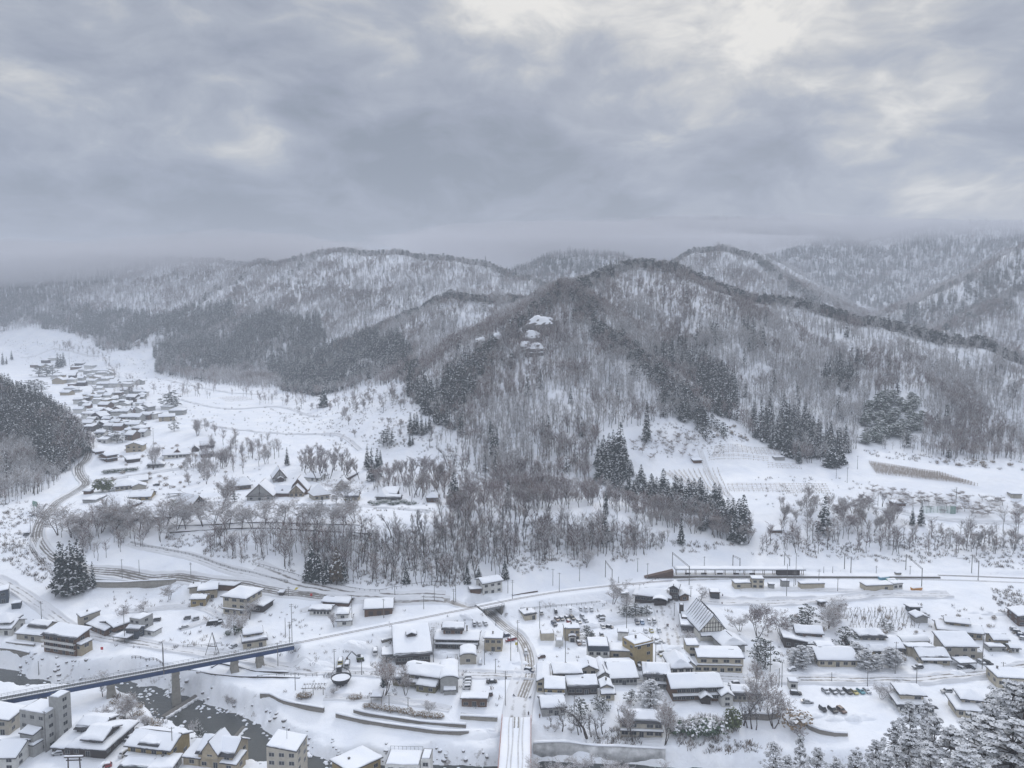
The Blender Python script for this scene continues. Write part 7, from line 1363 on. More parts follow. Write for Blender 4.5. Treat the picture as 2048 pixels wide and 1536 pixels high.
# vineyard and field trellis rows
def trellis(a, b, h, label, group, n):
    p, q = Vector(G(*a)), Vector(G(*b)); o = empty('trellis_row', p, 0, label, 'trellis row', group); m = MB(); w_ = MB()
    for k in range(n+1):
        c = p.lerp(q, k/n); z = gz(c.x, c.y)-p.z; x, y = c.x-p.x, c.y-p.y; m.box(x-.07, x+.07, y-.07, y+.07, z-.4, z+h)
        if k < n:
            for _ in range(3):
                t = p.lerp(q, (k+rnd.random())/n); zz = gz(t.x, t.y)-p.z; w_.tube((t.x-p.x, t.y-p.y, zz+.2), (t.x-p.x+rnd.uniform(-.8, .8), t.y-p.y+rnd.uniform(-.8, .8), zz+h*.9), .07, .03, 3)
            d = p.lerp(q, (k+1)/n); w_.bar((x, y, z+h*.85), (d.x-p.x, d.y-p.y, gz(d.x, d.y)-p.z+h*.85), .09, .09)
    m.build('post', 'vine_wood', o); w_.build('vine', 'vine_wood', o)
for k in range(12): trellis(zG(1040+k*33, 1010-k*2), zG(1130+k*32, 1075+k*9), 2.0, 'slanting vineyard row behind the cedar row', 'slanting vineyard rows', 10)
for k, y in enumerate([838, 850, 862, 873, 884]): trellis(zG(1385-k*2, y), zG(1800+k*8, y+2), 1.2, 'upper trellis row of the terraced field', 'upper trellis rows', 14)
for k, y in enumerate([905, 915, 928]): trellis(zG(1345, y), zG(1748, y+4), 1.0, 'middle trellis row of the terraced field', 'middle trellis rows', 12)
for k, y in enumerate([1090, 1100, 1115, 1128, 1140]): trellis(zG(1470+k*4, y), zG(1860+k*5, y), 1.2, 'lower trellis row of the terraced field, left plot', 'lower trellis rows', 12)
for k, y in enumerate([1092, 1108, 1124, 1140, 1155]): trellis(zH(95+k*8, y), zH(395+k*8, y), 1.2, 'lower trellis row of the terraced field, right plot', 'lower trellis rows right', 12)
for k, y in enumerate([945, 960, 975]): trellis(zH(0, y), zH(200+k*15, y+10), 1.0, 'trellis row beside the white-roofed hut', 'trellis rows by the hut', 7)
for k in range(14): trellis(zH(690+k*4, 946+k*5.5), zH(1170+k*20, 1018+k*6.5), 2.4, 'row of the dense brown vineyard band under the right-hand hillside', 'dense brown vineyard rows', 30)
for k in range(6): trellis(zE(1215+k*16, 490-k*5), zE(1240+k*14, 470-k*5), 1.0, 'short frame row at the left of the big snowfield', 'short frame rows', 3)
for k in range(6): trellis(zE(1490+k*12, 500+k*5), zE(1660+k*14, 490+k*5), 1.0, 'frame row on the upper snowfield', 'frame rows on the snowfield', 6)
def netfence(a, b, h, label):
    p, q = Vector(G(*a)), Vector(G(*b)); L = (q-p).xy.length; o = empty('net_fence', p, math.atan2(q.y-p.y, q.x-p.x), label, 'fence'); m = MB(); n = 8; dz = (q.z-p.z)
    for k in range(n+1): x = L*k/n; m.box(x-.1, x+.1, -.1, .1, dz*k/n-.5, dz*k/n+h)
    m.build('post', 'net_green', o); m = MB()
    for k in range(int(h/.5)+1): m.bar((0, 0, .2+k*.5), (L, 0, .2+k*.5+dz), .07, .07)
    for k in range(int(L/.6)): m.box(k*.6-.03, k*.6+.03, -.03, .03, dz*k*.6/L, dz*k*.6/L+h)
    m.build('netting', 'net_green', o)
pmat('net_green', (.20, .33, .28), .7); netfence(zH(1060, 1285), zH(1250, 1285), 4.5, 'tall green net fence on the far side of the small court'); netfence(zH(1245, 1290), zH(1280, 1290), 5.0, 'short side of the green net fence at the right of the court')
# ------------------------------------------------------------------ rock face on the central spur
pmat('rock_face', (.15, .14, .135), .95, speckle(.4, .35, .8))
def rock(px, r, label, seed, tall=1.0):
    p = G(*px); rg = random.Random(seed); n, mm = 26, 16; V = []; V2 = []
    for j in range(mm+1):
        for i in range(n):
            a = 2*math.pi*i/n; b = math.pi*(j/mm-.5); d = (math.cos(a)*math.cos(b), math.sin(a)*math.cos(b), math.sin(b))
            k = .72+.62*float(fbm(np.array([d[0]*2.2+seed*3.1+d[2]*1.3]), np.array([d[1]*2.2+d[2]*2.6]), seed, 4)[0]); k = round(k*7)/7*.45+k*.55
            V.append((d[0]*r*k*1.2, d[1]*r*k*.7, d[2]*r*k*tall)); s = max(0, d[2])**.7
            V2.append((d[0]*r*k*1.16, d[1]*r*k*.69, d[2]*r*k*tall+(1.7*s-.7)))
    Fq = [(j*n+i, j*n+(i+1) % n, (j+1)*n+(i+1) % n, (j+1)*n+i) for j in range(mm) for i in range(n)]
    o = empty('rock_outcrop', (p[0], p[1], p[2]+r*.2), 0, label, 'rock'); link('rock', mesh_np('rock', V, Fq, 'rock_face'), o); j0 = n*int(mm*.5); link('snow_cap', mesh_np('snow_cap', V2[j0:], [tuple(i-j0 for i in f) for f in Fq if f[0] >= j0], 'roof_snow', True), o)
rock((1078, 665), 13, 'largest snow-capped crag of the rock face below the summit', 1, .9); rock((1062, 690), 9, 'grey crag directly below the largest one', 2, 1.1); rock((1072, 712), 9, 'lowest grey crag of the rock face', 3, .8); rock((1047, 675), 6, 'small snowy crag left of the largest one', 4, .9); rock((1090, 650), 8, 'flat snow-topped crag at the upper right of the rock face', 5, .6)
rock((996, 690), 7, 'separate dark crag left of the rock face', 6, 1.3); rock((963, 697), 6, 'leftmost small crag on the spur among cedars', 7, 1.3); rock((1050, 702), 6, 'grey crag at the lower left of the rock face', 8, 1.1)
# ------------------------------------------------------------------ poles, catenary portals
def pole(px, hp, label, cat='utility pole', arms=2, group=None, transformer=False):
    p = G(*px); h = hp*slant(p)/F*1.03; o = empty('utility_pole', p, rnd.uniform(-.5, .5), label, cat, group)
    MB().tube((0, 0, -.8), (0, 0, h), .17, .12, 7).build('pole', 'pole_grey', o)
    for k in range(arms): m = MB().box(-.9, .9, -.05, .05, h-.5-k*.8, h-.38-k*.8); [m.tube((x, 0, h-.38-k*.8), (x, 0, h-.2-k*.8), .05) for x in (-.8, 0, .8)]; m.build('crossarm', 'pole_grey', o)
    if transformer: MB().tube((.35, 0, h-3.2), (.35, 0, h-2.2), .28).build('transformer', 'pole_grey', o)
    return o
POLES = [(zA(293, 490), 29, 'pole by the diagonal road above the pyramid-roofed house'), (zA(862, 208), 34, 'pole on the slope above the long retaining wall'), (zA(982, 165), 23, 'short pole right of the one above the retaining wall'), (zA(1345, 180), 22, 'pole above the right end of the retaining wall'), (zA(880, 660), 62, 'tall pole beside the thin-posted carport'), (zA(275, 900), 22, 'short pole at the left end of the bridge'), (zA(325, 1430), 66, 'pole before the four-storey grey block'), (zA(1128, 1480), 38, 'pole before the ochre house by the river'), (zA(1218, 1500), 60, 'taller pole at the right of the ochre house'),
 (zB(255, 665), 74, 'tall pole at the bridge end'), (zB(208, 620), 36, 'short pole at the left of the bridge end'), (zB(237, 660), 40, 'pole with switch boxes at the bridge end'), (zB(230, 335), 20, 'pole by the road fork'), (zB(677, 530), 56, 'pole between the white house and the barn'), (zB(900, 480), 36, 'pole in front of the brown barn'), (zB(978, 322), 22, 'pole at the edge of the wooded bank'), (zB(1182, 420), 26, 'pole on the embankment right of the barn'), (zB(1257, 360), 31, 'thin lamp pole beside the upper road'), (zB(1393, 370), 26, 'left one of two poles at the road end'), (zB(1407, 370), 34, 'right one of two poles at the road end'), (zB(1775, 305), 34, 'pole right of the white house at the wood edge'), (zB(553, 850), 39, 'pole left of the parked trucks'), (zB(155, 825), 43, 'pole under the right end of the bridge'), (zB(745, 885), 29, 'pole near the excavator'), (zB(1250, 790), 66, 'pole at the right wall of the big hall'), (zB(1610, 810), 46, 'pole left of the square tan house'), (zB(1795, 785), 52, 'pole right of the square tan house'), (zB(1757, 1105), 66, 'tall crossarmed pole at the corner by the bridge road'), (zB(1688, 875), 28, 'pole on the road opposite the parking place'), (zB(1690, 535), 14, 'short pole beside the underpass road'), (zB(938, 1105), 26, 'thin lamp post in the riverside park'), (zB(1072, 1120), 22, 'second thin lamp post in the riverside park'), (zB(277, 990), 32, 'lamp post left of the pergola'),
 (zC(3, 345), 36, 'pole beside the underpass'), (zC(195, 555), 52, 'pole right of the small cream office'), (zC(376, 830), 76, 'tall pole at the left of the arched-porch building'), (zC(40, 720), 60, 'pole on the outside of the road curve'), (zC(807, 560), 70, 'pole in the middle of the station car park'), (zC(1012, 805), 40, 'pole right of the ochre building'), (zC(1250, 755), 28, 'pole at the box tower'), (zC(1143, 470), 26, 'pole at the top of the station street'), (zC(437, 1260), 62, 'pole among bare trees near the bridge head'), (zC(1260, 330), 20, 'pole between station and stair entrance'),
 (zC(333, 295), 36, 'nearest pole of the three beside the spoil heap'), (zC(288, 255), 32, 'leftmost pole beside the spoil heap'), (zC(476, 222), 28, 'rightmost pole beside the spoil heap'), (zC(885, 155), 26, 'pole on the slope behind the platform ramp'), (zC(955, 205), 30, 'pole in front of the slope at the platform ramp'), (zC(750, 235), 12, 'short signal post by the track'), (zC(1355, 115), 18, 'pole behind the platform canopy'),
 (zD(130, 330), 60, 'tall pole below the platform canopy'), (zD(182, 268), 30, 'pole beside the grey cabinet'), (zD(194, 250), 58, 'tallest pole in front of the platform'), (zD(490, 295), 24, 'pole right of the long cream hut'), (zD(358, 215), 20, 'pole behind the long cream hut'), (zD(392, 172), 14, 'short signal pole on the platform'), (zD(455, 172), 14, 'second short signal pole on the platform'), (zD(762, 175), 16, 'lamp pole at the bare end of the platform'), (zD(1000, 185), 18, 'pole at the end of the platform'), (zD(15, 860), 56, 'tall pole at the left end of the road'), (zD(77, 960), 32, 'short pole by the booth'), (zD(96, 970), 45, 'taller pole by the booth'), (zD(895, 880), 56, 'pole beside the clipped pines'), (zD(700, 960), 32, 'pole above the row of parked cars'), (zD(1045, 955), 36, 'pole with lamps by the road bend'), (zD(1508, 850), 60, 'pole right of the white carport'), (zD(448, 930), 16, 'low post along the road'), (zD(1655, 880), 20, 'post at the right along the road'),
 (zE(475, 275), 28, 'tall mast behind the far village'), (zE(785, 520), 22, 'pole along the far village lane'), (zE(1048, 805), 26, 'pole in the snowfield before the hamlet'), (zE(487, 945), 24, 'pole at the bend under the left-hand wood'), (zE(606, 1100), 18, 'pole by the road bend beside the bamboo'), (zE(210, 1430), 32, 'pole on the outside of the curved road'), (zE(515, 1040), 30, 'leaning wire-stayed pole beside the road'), (zH(540, 1080), 28, 'pole in the snowfield right of the trellis rows'), (zH(465, 1050), 22, 'pole before the green bushes'), (zH(1283, 1230), 30, 'pole at the corner of the green net'), (zH(750, 1240), 24, 'pole behind the reddish trees'), (zH(303, 1490), 40, 'pole below the pointed cedar'), (zH(610, 985), 24, 'slim pole at the foot of the grove')]
for i, (p, h, lb) in enumerate(POLES): pole(p, h, lb, 'utility pole' if 'lamp' not in lb else 'lamp post', 0 if 'short' in lb or 'low' in lb else 1 if i % 3 else 2, transformer=('switch' in lb or 'tall crossarmed' in lb))
def portal(a, b, hp, label):
    p, q = Vector(G(*a)), Vector(G(*b)); h = hp*slant(p)/F*1.03; c = (p+q)/2; L = (q-p).xy.length; o = empty('catenary_portal', c, math.atan2(q.y-p.y, q.x-p.x), label, 'catenary portal', 'catenary portals over the railway')
    for s, e in ((-1, p), (1, q)): MB().box(s*L/2-.16, s*L/2+.16, -.16, .16, e.z-c.z-.6, h).build('mast', 'pole_grey', o)
    m = MB(); m.box(-L/2, L/2, -.08, .08, h-.25, h-.1); m.box(-L/2, L/2, -.08, .08, h-1.0, h-.88); n = max(4, int(L/1.4))
    for k in range(n): m.bar((-L/2+L*k/n, 0, h-1.0 if k % 2 else h-.2), (-L/2+L*(k+1)/n, 0, h-.2 if k % 2 else h-1.0), .07, .07)
    m.build('beam', 'pole_grey', o)
portal(zC(705, 255), zC(658, 195), 33, 'catenary portal left of the station, two masts with a lattice beam'); portal(zC(1248, 250), zC(1130, 118), 32, 'big lattice catenary portal across the platform end'); portal(zC(1605, 150), zC(1556, 110), 22, 'catenary portal behind the middle of the canopy'); portal(zD(150, 170), zD(116, 108), 26, 'catenary portal at the right end of the canopy')
portal(zD(583, 165), zD(538, 135), 28, 'catenary portal at the bare end of the platform'); portal(zD(1082, 258), zD(970, 145), 30, 'long lattice catenary portal over the tracks right of the depot'); portal(zD(1480, 215), zD(1434, 165), 32, 'rightmost catenary portal near the picture edge')
# bridge catenary masts
for k, (f, lb) in enumerate([(.585, 'pair of tall catenary masts standing on the railway bridge over the river pier'), (.06, 'single catenary mast near the left end of the railway bridge')]):
    c = B0+bd*f; o = empty('catenary_mast', (c.x, c.y, RAILZ-.2), ba, lb, 'catenary mast')
    for s in ((-2.2, 2.2) if k == 0 else (2.0,)): MB().box(-.15, .15, s-.15, s+.15, -1.5, 10 if k == 0 else 7).build('mast', 'pole_grey', o)
    if k == 0: MB().box(-.1, .1, -2.2, 2.2, 8.6, 8.8).build('beam', 'pole_grey', o)
g = G(*zA(1500, 735)); o = empty('wire_mast', g, 0, 'tripod of leaning poles with wires behind the railway bridge', 'tripod mast')
for k, (x, y) in enumerate(((-3.2, -1), (3.4, -.5), (.5, 3))): MB().tube((x, y, -.8), (0, 0, 10), .16, .13).build('leg', 'pole_grey', o)
MB().box(-1.8, 1.8, -.2, .2, 3.4, 3.7).build('crossbeam', 'pole_grey', o)
# overhead wires between poles that stand along the lines
# ------------------------------------------------------------------ fences
def fence(px, h, label, mat='steel_grey', gap=2.0, rails_=2):
    P = smooth_line([Vector(G(*q)[:2]) for q in px], gap); c = P[0]; z0 = gz(c.x, c.y); o = empty('guard_fence', (c.x, c.y, z0), 0, label, 'fence'); m = MB(); r = MB()
    Z = [gz(p.x, p.y)-z0 for p in P]
    for p, z in zip(P, Z): x, y = p.x-c.x, p.y-c.y; m.box(x-.09, x+.09, y-.09, y+.09, z-.4, z+h)
    for k in range(len(P)-1):
        for j in range(rails_): hh = h*(1-j*.45); r.bar((P[k].x-c.x, P[k].y-c.y, Z[k]+hh), (P[k+1].x-c.x, P[k+1].y-c.y, Z[k+1]+hh), .07, .14)
    m.build('post', mat, o); r.build('rail', mat, o)
fence([zB(0, 112), zB(100, 140), zB(300, 195), zB(450, 240), zB(600, 268), zB(700, 285), zB(870, 300), zB(960, 280), zB(1100, 255), zB(1300, 240), zB(1400, 255)], 1.3, 'dark post fence along the foot of the wooded bank', 'dark_wood', 2.6, 1)
fence([(262, 1086), (335, 1102), (425, 1126), (520, 1152), (575, 1166)], 1.1, 'railing along the slanting path on the left slope', 'pole_grey', 2.6)
fence([zC(60, 430), zC(200, 415), zC(350, 402), zC(520, 388), zC(620, 380)], 1.2, 'low fence behind the station car park', 'pole_grey', 2.6); fence([zB(10, 905), zB(200, 890), zB(430, 890)], 1.2, 'thin railing along the park road left of the pot', 'pole_grey', 2.6); fence([zB(510, 890), zB(700, 880), zB(760, 878)], 1.2, 'thin railing behind the giant pot', 'pole_grey', 2.6)
fence([zA(1290, 690), zA(1420, 690), zA(1560, 672)], 1.3, 'wire fence of the snowy yard behind the bridge', 'pole_grey', 2.6); fence([zA(930, 765), zA(1030, 785), zA(1145, 812)], 1.2, 'dark railing left of the tall bridge masts', 'dark_wood', 2.0); fence([zB(1445, 1170), zB(1560, 1185), zB(1700, 1200)], 1.2, 'railing on the short river wall by the road bridge', 'steel_grey', 1.6); fence([(92, 1010), (70, 1050), (62, 1085), (75, 1112)], 1.0, 'guard rail on the outside of the big road curve', 'pole_grey', 3.0)
fence([zC(1030, 205), zC(900, 255), zC(780, 240)], .8, 'rusty low edge of the old platform left of the station', 'rust', 3, 1); fence([zD(1330, 60), zD(1500, 60)], .1, 'faint line of wire on the slope right of the tracks', 'pole_grey', 6, 1)
# red and yellow marks by the road
for px, mt, lb in ((zB(390, 345), 'sign_red', 'red post-box shaped sign on the roof edge by the road'), (zB(292, 275), 'sign_yellow', 'yellow tarpaulin mound by the road fork'), (zD(1045, 285), 'sign_orange', 'orange skip standing beside the railway'), (zD(870, 225), 'sign_green', 'green covered rail machine behind the depot'), (zD(815, 208), 'sign_blue', 'blue-roofed rail machine behind the depot'), (zC(30, 690), 'sign_yellow', 'yellow road sign by the road curve'), (zA(720, 725), 'sign_red', 'small red marker on the snowy river field')):
    if mt not in MATS: pmat(mt, {'sign_red': (.45, .03, .03), 'sign_yellow': (.5, .42, .06), 'sign_orange': (.5, .22, .03), 'sign_green': (.05, .22, .12), 'sign_blue': (.12, .3, .4)}[mt], .6)
    g = G(*px); big = mt in ('sign_orange', 'sign_green', 'sign_blue'); o = empty('skip' if 'skip' in lb else 'rail_machine' if 'machine' in lb else 'tarpaulin_mound' if 'mound' in lb else 'sign', g, .2, lb, 'skip' if 'skip' in lb else 'rail machine' if 'machine' in lb else 'tarpaulin' if 'mound' in lb else 'sign')
    if big: MB().frustum((-2.6, 2.6, -1.0, 1.0), (-2.9, 2.9, -1.2, 1.2), 0, 1.5).build('body', mt, o); MB().frustum((-2.7, 2.7, -1.0, 1.0), (-2.2, 2.2, -.7, .7), 1.5, 1.85).build('snow_cover', 'roof_snow', o)
    elif 'mound' in lb: MB().frustum((-1.6, 1.6, -1, 1), (-.7, .7, -.4, .4), -.2, .9).build('sheet', mt, o)
    else: MB().tube((0, 0, -.3), (0, 0, 2.2), .07).build('post', 'pole_grey', o); MB().box(-.55, .55, -.12, -.02, 1.3, 2.6).build('panel', mt, o)
# ------------------------------------------------------------------ cars
pmat('tyre', (.015, .015, .016), .9); pmat('car_glass', (.02, .024, .03), .1, spec=.5); pmat('lamp_red', (.35, .02, .02), .4)
CARC = {'black': (.02, .02, .022), 'white': (.62, .62, .62), 'silver': (.33, .34, .35), 'red': (.30, .02, .025), 'blue': (.05, .16, .33), 'grey': (.13, .135, .14), 'navy': (.03, .045, .085), 'yellow': (.48, .42, .16), 'teal': (.10, .30, .36), 'brown': (.12, .07, .05)}
for k, c in CARC.items(): pmat('paint_'+k, c, .35, spec=.5)
PROF = {'hatch': (3.9, 1.66, 1.5, [(-1.95, .35), (-1.95, .80), (-1.15, .92), (-.45, 1.46), (1.45, 1.5), (1.9, .95), (1.95, .35)]), 'van': (3.5, 1.5, 1.78, [(-1.75, .35), (-1.75, .85), (-1.35, 1.0), (-.9, 1.74), (1.6, 1.78), (1.74, 1.0), (1.75, .35)]), 'sedan': (4.6, 1.75, 1.45, [(-2.3, .35), (-2.3, .75), (-1.2, .9), (-.5, 1.42), (.9, 1.44), (1.65, .98), (2.28, .92), (2.3, .35)]), 'suv': (4.5, 1.82, 1.7, [(-2.25, .4), (-2.25, .95), (-1.2, 1.05), (-.55, 1.66), (1.9, 1.7), (2.2, 1.05), (2.25, .4)])}
_cm = {}
def car_meshes(typ, colr, snow):
    key = (typ, colr, snow)
    if key in _cm: return _cm[key]
    L, W_, H_, pf = PROF[typ]; m = MB(); n = len(pf); hw = W_/2
    yw = lambda z: hw if z < 1.0 else hw*(1-.16*(z-1.0)/.5)
    i0 = len(m.v); m.v += [(x, -yw(z), z) for x, z in pf]+[(x, yw(z), z) for x, z in pf]
    for k in range(n): a, b = k, (k+1) % n; m.f.append((i0+a, i0+n+a, i0+n+b, i0+b)); m.m.append(0)
    m.f.append(tuple(range(i0, i0+n))); m.m.append(0); m.f.append(tuple(range(i0+2*n-1, i0+n-1, -1))); m.m.append(0)
    body = m.mesh('body', 'paint_'+colr)
    g = MB(); xa, za = pf[2]; xb, zb = pf[3]; xc, zc = pf[4]; xd, zd = pf[5]
    for s in (-1, 1):
        P = [(xa+.25, 1.0), (xb+.12, zb-.14), (xc-.12, zc-.16), (xd-.25, 1.02)]; g.face([(x, s*(yw(z)+.012), z) for x, z in (P if s < 0 else P[::-1])])
    def glass(x0, z0, x1, z1, off):
        g.face([(x0+off, -yw(z0)+.14, z0), (x1+off, -yw(z1)+.12, z1), (x1+off, yw(z1)-.12, z1), (x0+off, yw(z0)-.14, z0)])
    glass(xa+.12, za+.12, xb-.10, zb-.10, -.02); glass(xd+.0, zd+.08, xc+.06, zc-.12, .03)
    gl = g.mesh('windows', 'car_glass'); wh = []
    for sx in (-1, 1):
        for sy in (-1, 1):
            t = MB(); c = (sx*L*.31, sy*(hw-.10), .31); t.tube((c[0], c[1]-.11, c[2]), (c[0], c[1]+.11, c[2]), .31, .31, 10); t.tube((c[0], c[1]+sy*.112, c[2]), (c[0], c[1]+sy*.118, c[2]), .17, .17, 8, 1); wh.append(t.mesh('wheel', ['tyre', 'steel_grey']))
    la = MB(); 
    for s in (-1, 1): la.box(L/2-.02, L/2+.015, s*hw*.72-.14, s*hw*.72+.14, .62, .85)
    la = la.mesh('tail_lamps', 'lamp_red'); sn = []
    if snow:
        q = MB(); q.frustum((xb+.02, xc-.02, -yw(zb)+.05, yw(zb)-.05), (xb+.22, xc-.2, -yw(zb)+.2, yw(zb)-.2), max(zb, zc)+.005, max(zb, zc)+.10+.07*snow)
        if snow > 1: q.frustum((-L/2+.05, xa-.02, -hw+.08, hw-.08), (-L/2+.2, xa-.05, -hw+.25, hw-.25), za-.02, za+.22)
        if snow > 2: q.frustum((xa, xb+.05, -hw+.06, hw-.06), (xb-.05, xb+.1, -hw+.2, hw-.2), za+.02, zb+.12)
        sn.append(q.mesh('snow_cover', 'roof_snow'))
    _cm[key] = (body, gl, wh, la, sn); return _cm[key]
def car(px, ang, typ, colr, snow, label, group=None):
    """ang: degrees between the car's length and the line across the view; it points with its bonnet to -x"""
    p = G(*px); o = empty('parked_car', (p[0], p[1], p[2]+.02), R(ang), label, 'car', group); body, gl, wh, la, sn = car_meshes(typ, colr, snow)
    link('body', body, o); link('windows', gl, o); [link('wheel', m, o) for m in wh]; link('tail_lamps', la, o); [link('snow_cover', m, o) for m in sn]
    return o
T_ = ['hatch', 'van', 'sedan', 'suv']
def cars(conv, rows):
    for (x, y, ang, typ, colr, snow, lb) in rows: car(conv(x, y), ang, T_[typ], colr, snow, lb)
SC = 'in the station car park'
cars(zC, [(207, 458, 100, 0, 'grey', 1, f'grey car by the pole {SC}, leftmost of all'), (308, 445, 95, 1, 'black', 1, f'black box car in the back row {SC}'), (412, 438, 92, 1, 'white', 2, f'snow-covered white car left in the back row {SC}'), (483, 432, 92, 1, 'silver', 2, f'silver van fourth from the right in the back row {SC}'), (522, 430, 92, 1, 'white', 2, f'white van second from the right in the back row {SC}'), (560, 428, 92, 0, 'silver', 2, f'silver car at the right end of the back row {SC}'),
 (317, 500, 112, 0, 'brown', 1, f'brown car at the left of the middle row {SC}'), (350, 497, 112, 0, 'grey', 1, f'grey car beside the brown one {SC}'), (388, 490, 112, 0, 'black', 1, f'small black car behind the red one {SC}'), (425, 490, 112, 3, 'black', 0, f'bare black off-roader in the middle row {SC}'), (495, 482, 112, 1, 'silver', 2, f'silver car behind the pair of silver cars {SC}'), (297, 530, 112, 3, 'navy', 0, f'dark blue car in front of the brown one {SC}'), (402, 520, 110, 0, 'red', 1, f'bright red car {SC}'), (472, 515, 112, 0, 'silver', 1, f'left silver car of the front pair {SC}'), (518, 510, 112, 0, 'silver', 2, f'right silver car of the front pair {SC}'),
 (625, 475, 8, 2, 'grey', 1, f'grey car parked sideways at the pole {SC}'), (632, 502, 8, 1, 'white', 2, f'white van parked sideways before the grey car {SC}'), (640, 552, 100, 0, 'silver', 1, f'silver car near the clipped pines of the porch {SC}'), (686, 550, 150, 0, 'black', 1, f'black car beside the silver one below the sideways van {SC}'), (565, 608, 110, 0, 'grey', 1, 'grey car beside the arched porch'), (632, 610, 95, 0, 'black', 1, 'black car behind the banded white building'), (470, 668, 100, 0, 'brown', 1, 'small brown car before the arched porch'), (505, 670, 95, 0, 'white', 2, 'snowy white car before the arched porch'),
 (880, 522, 92, 3, 'navy', 0, 'dark off-roader at the left of the lodge car row'), (917, 520, 92, 0, 'blue', 1, 'blue car second in the lodge car row'), (965, 518, 92, 1, 'white', 2, 'white van third in the lodge car row'), (1002, 515, 92, 1, 'silver', 2, 'silver van at the right end of the lodge car row'), (942, 580, 92, 0, 'white', 2, 'snowy car at the left of the short row behind the ochre building'), (982, 580, 92, 0, 'yellow', 2, 'yellowish snowy car in the middle of the short row'), (1036, 582, 92, 0, 'silver', 2, 'snowy car at the right of the short row'),
 (1022, 645, 8, 2, 'silver', 1, 'silver car at the top of the column beside the station street'), (1040, 662, 8, 2, 'white', 3, 'snow-covered car second in the column beside the station street'), (1045, 735, 8, 1, 'white', 3, 'snow-buried van in the column beside the station street'), (1070, 752, 8, 0, 'yellow', 3, 'pale yellow snowy car lowest in the column beside the station street'), (898, 845, 95, 1, 'grey', 1, 'grey car coming out of the ochre building garage'), (123, 862, 155, 3, 'navy', 1, 'dark blue car turning at the road junction'), (97, 735, 95, 1, 'white', 2, 'white truck-like van on the road curve'), (3, 640, 20, 0, 'red', 1, 'red car left of the road curve'), (1565, 955, 10, 3, 'grey', 2, 'snow-topped dark car right of the long inn'), (205, 765, 20, 0, 'brown', 3, 'snow-buried reddish object car in the empty lot')])
cars(zA, [(1100, 500, 15, 3, 'grey', 2, 'grey-green car under snow right of the grey cubic house'), (1320, 492, 20, 1, 'grey', 2, 'grey van left in the inn yard'), (1378, 500, 30, 1, 'silver', 3, 'snowy silver van in the inn yard'), (1297, 556, 25, 2, 'silver', 2, 'silver car on the lane below the inn yard'), (1545, 528, 30, 0, 'black', 1, 'black car at the end of the inn yard'), (1643, 690, 60, 0, 'silver', 2, 'silver car left of the cream gable house'), (868, 1455, 75, 1, 'white', 2, 'white van at the left of the ochre house'), (410, 1445, 10, 0, 'silver', 3, 'snow-covered car before the wide hip-roofed house'), (915, 1345, 65, 0, 'grey', 2, 'grey car on the lane between the hip and ochre roofs'), (10, 1385, 30, 0, 'grey', 1, 'dark car at the left edge by the pale house'), (745, 1535, 20, 0, 'red', 2, 'red car at the bottom edge behind a white box'), (720, 1555, 90, 1, 'white', 3, 'white box van at the bottom edge beside the red car')])
cars(zB, [(1538, 540, 100, 1, 'grey', 2, 'grey van left of three by the embankment foot'), (1572, 535, 112, 0, 'white', 2, 'white car in the middle of three by the embankment foot'), (1615, 530, 112, 0, 'silver', 2, 'silver car right of three by the embankment foot'), (1760, 615, 20, 0, 'navy', 1, 'dark blue car above the square tan house'), (1785, 645, 20, 0, 'red', 2, 'red car right of the square tan house'), (903, 715, 92, 0, 'navy', 2, 'navy car left on the garage deck'), (948, 712, 92, 0, 'black', 2, 'black car right on the garage deck'), (925, 790, 90, 0, 'black', 0, 'black car inside the open garage'), (1490, 915, 5, 1, 'silver', 3, 'topmost snowed-in car of the column beside the arched barn'), (1490, 940, 5, 1, 'silver', 3, 'second snowed-in car of the column beside the arched barn'), (1488, 962, 5, 1, 'silver', 3, 'third snowed-in car of the column beside the arched barn'), (1485, 985, 5, 1, 'white', 3, 'lowest snowed-in car of the column beside the arched barn'), (1660, 940, 5, 2, 'black', 1, 'black car alone in the open parking place'), (1630, 1030, 8, 3, 'brown', 1, 'dark brown car behind the orange-brown hut'), (1580, 800, 90, 1, 'white', 3, 'small white snow-topped van right of the arched garage')])
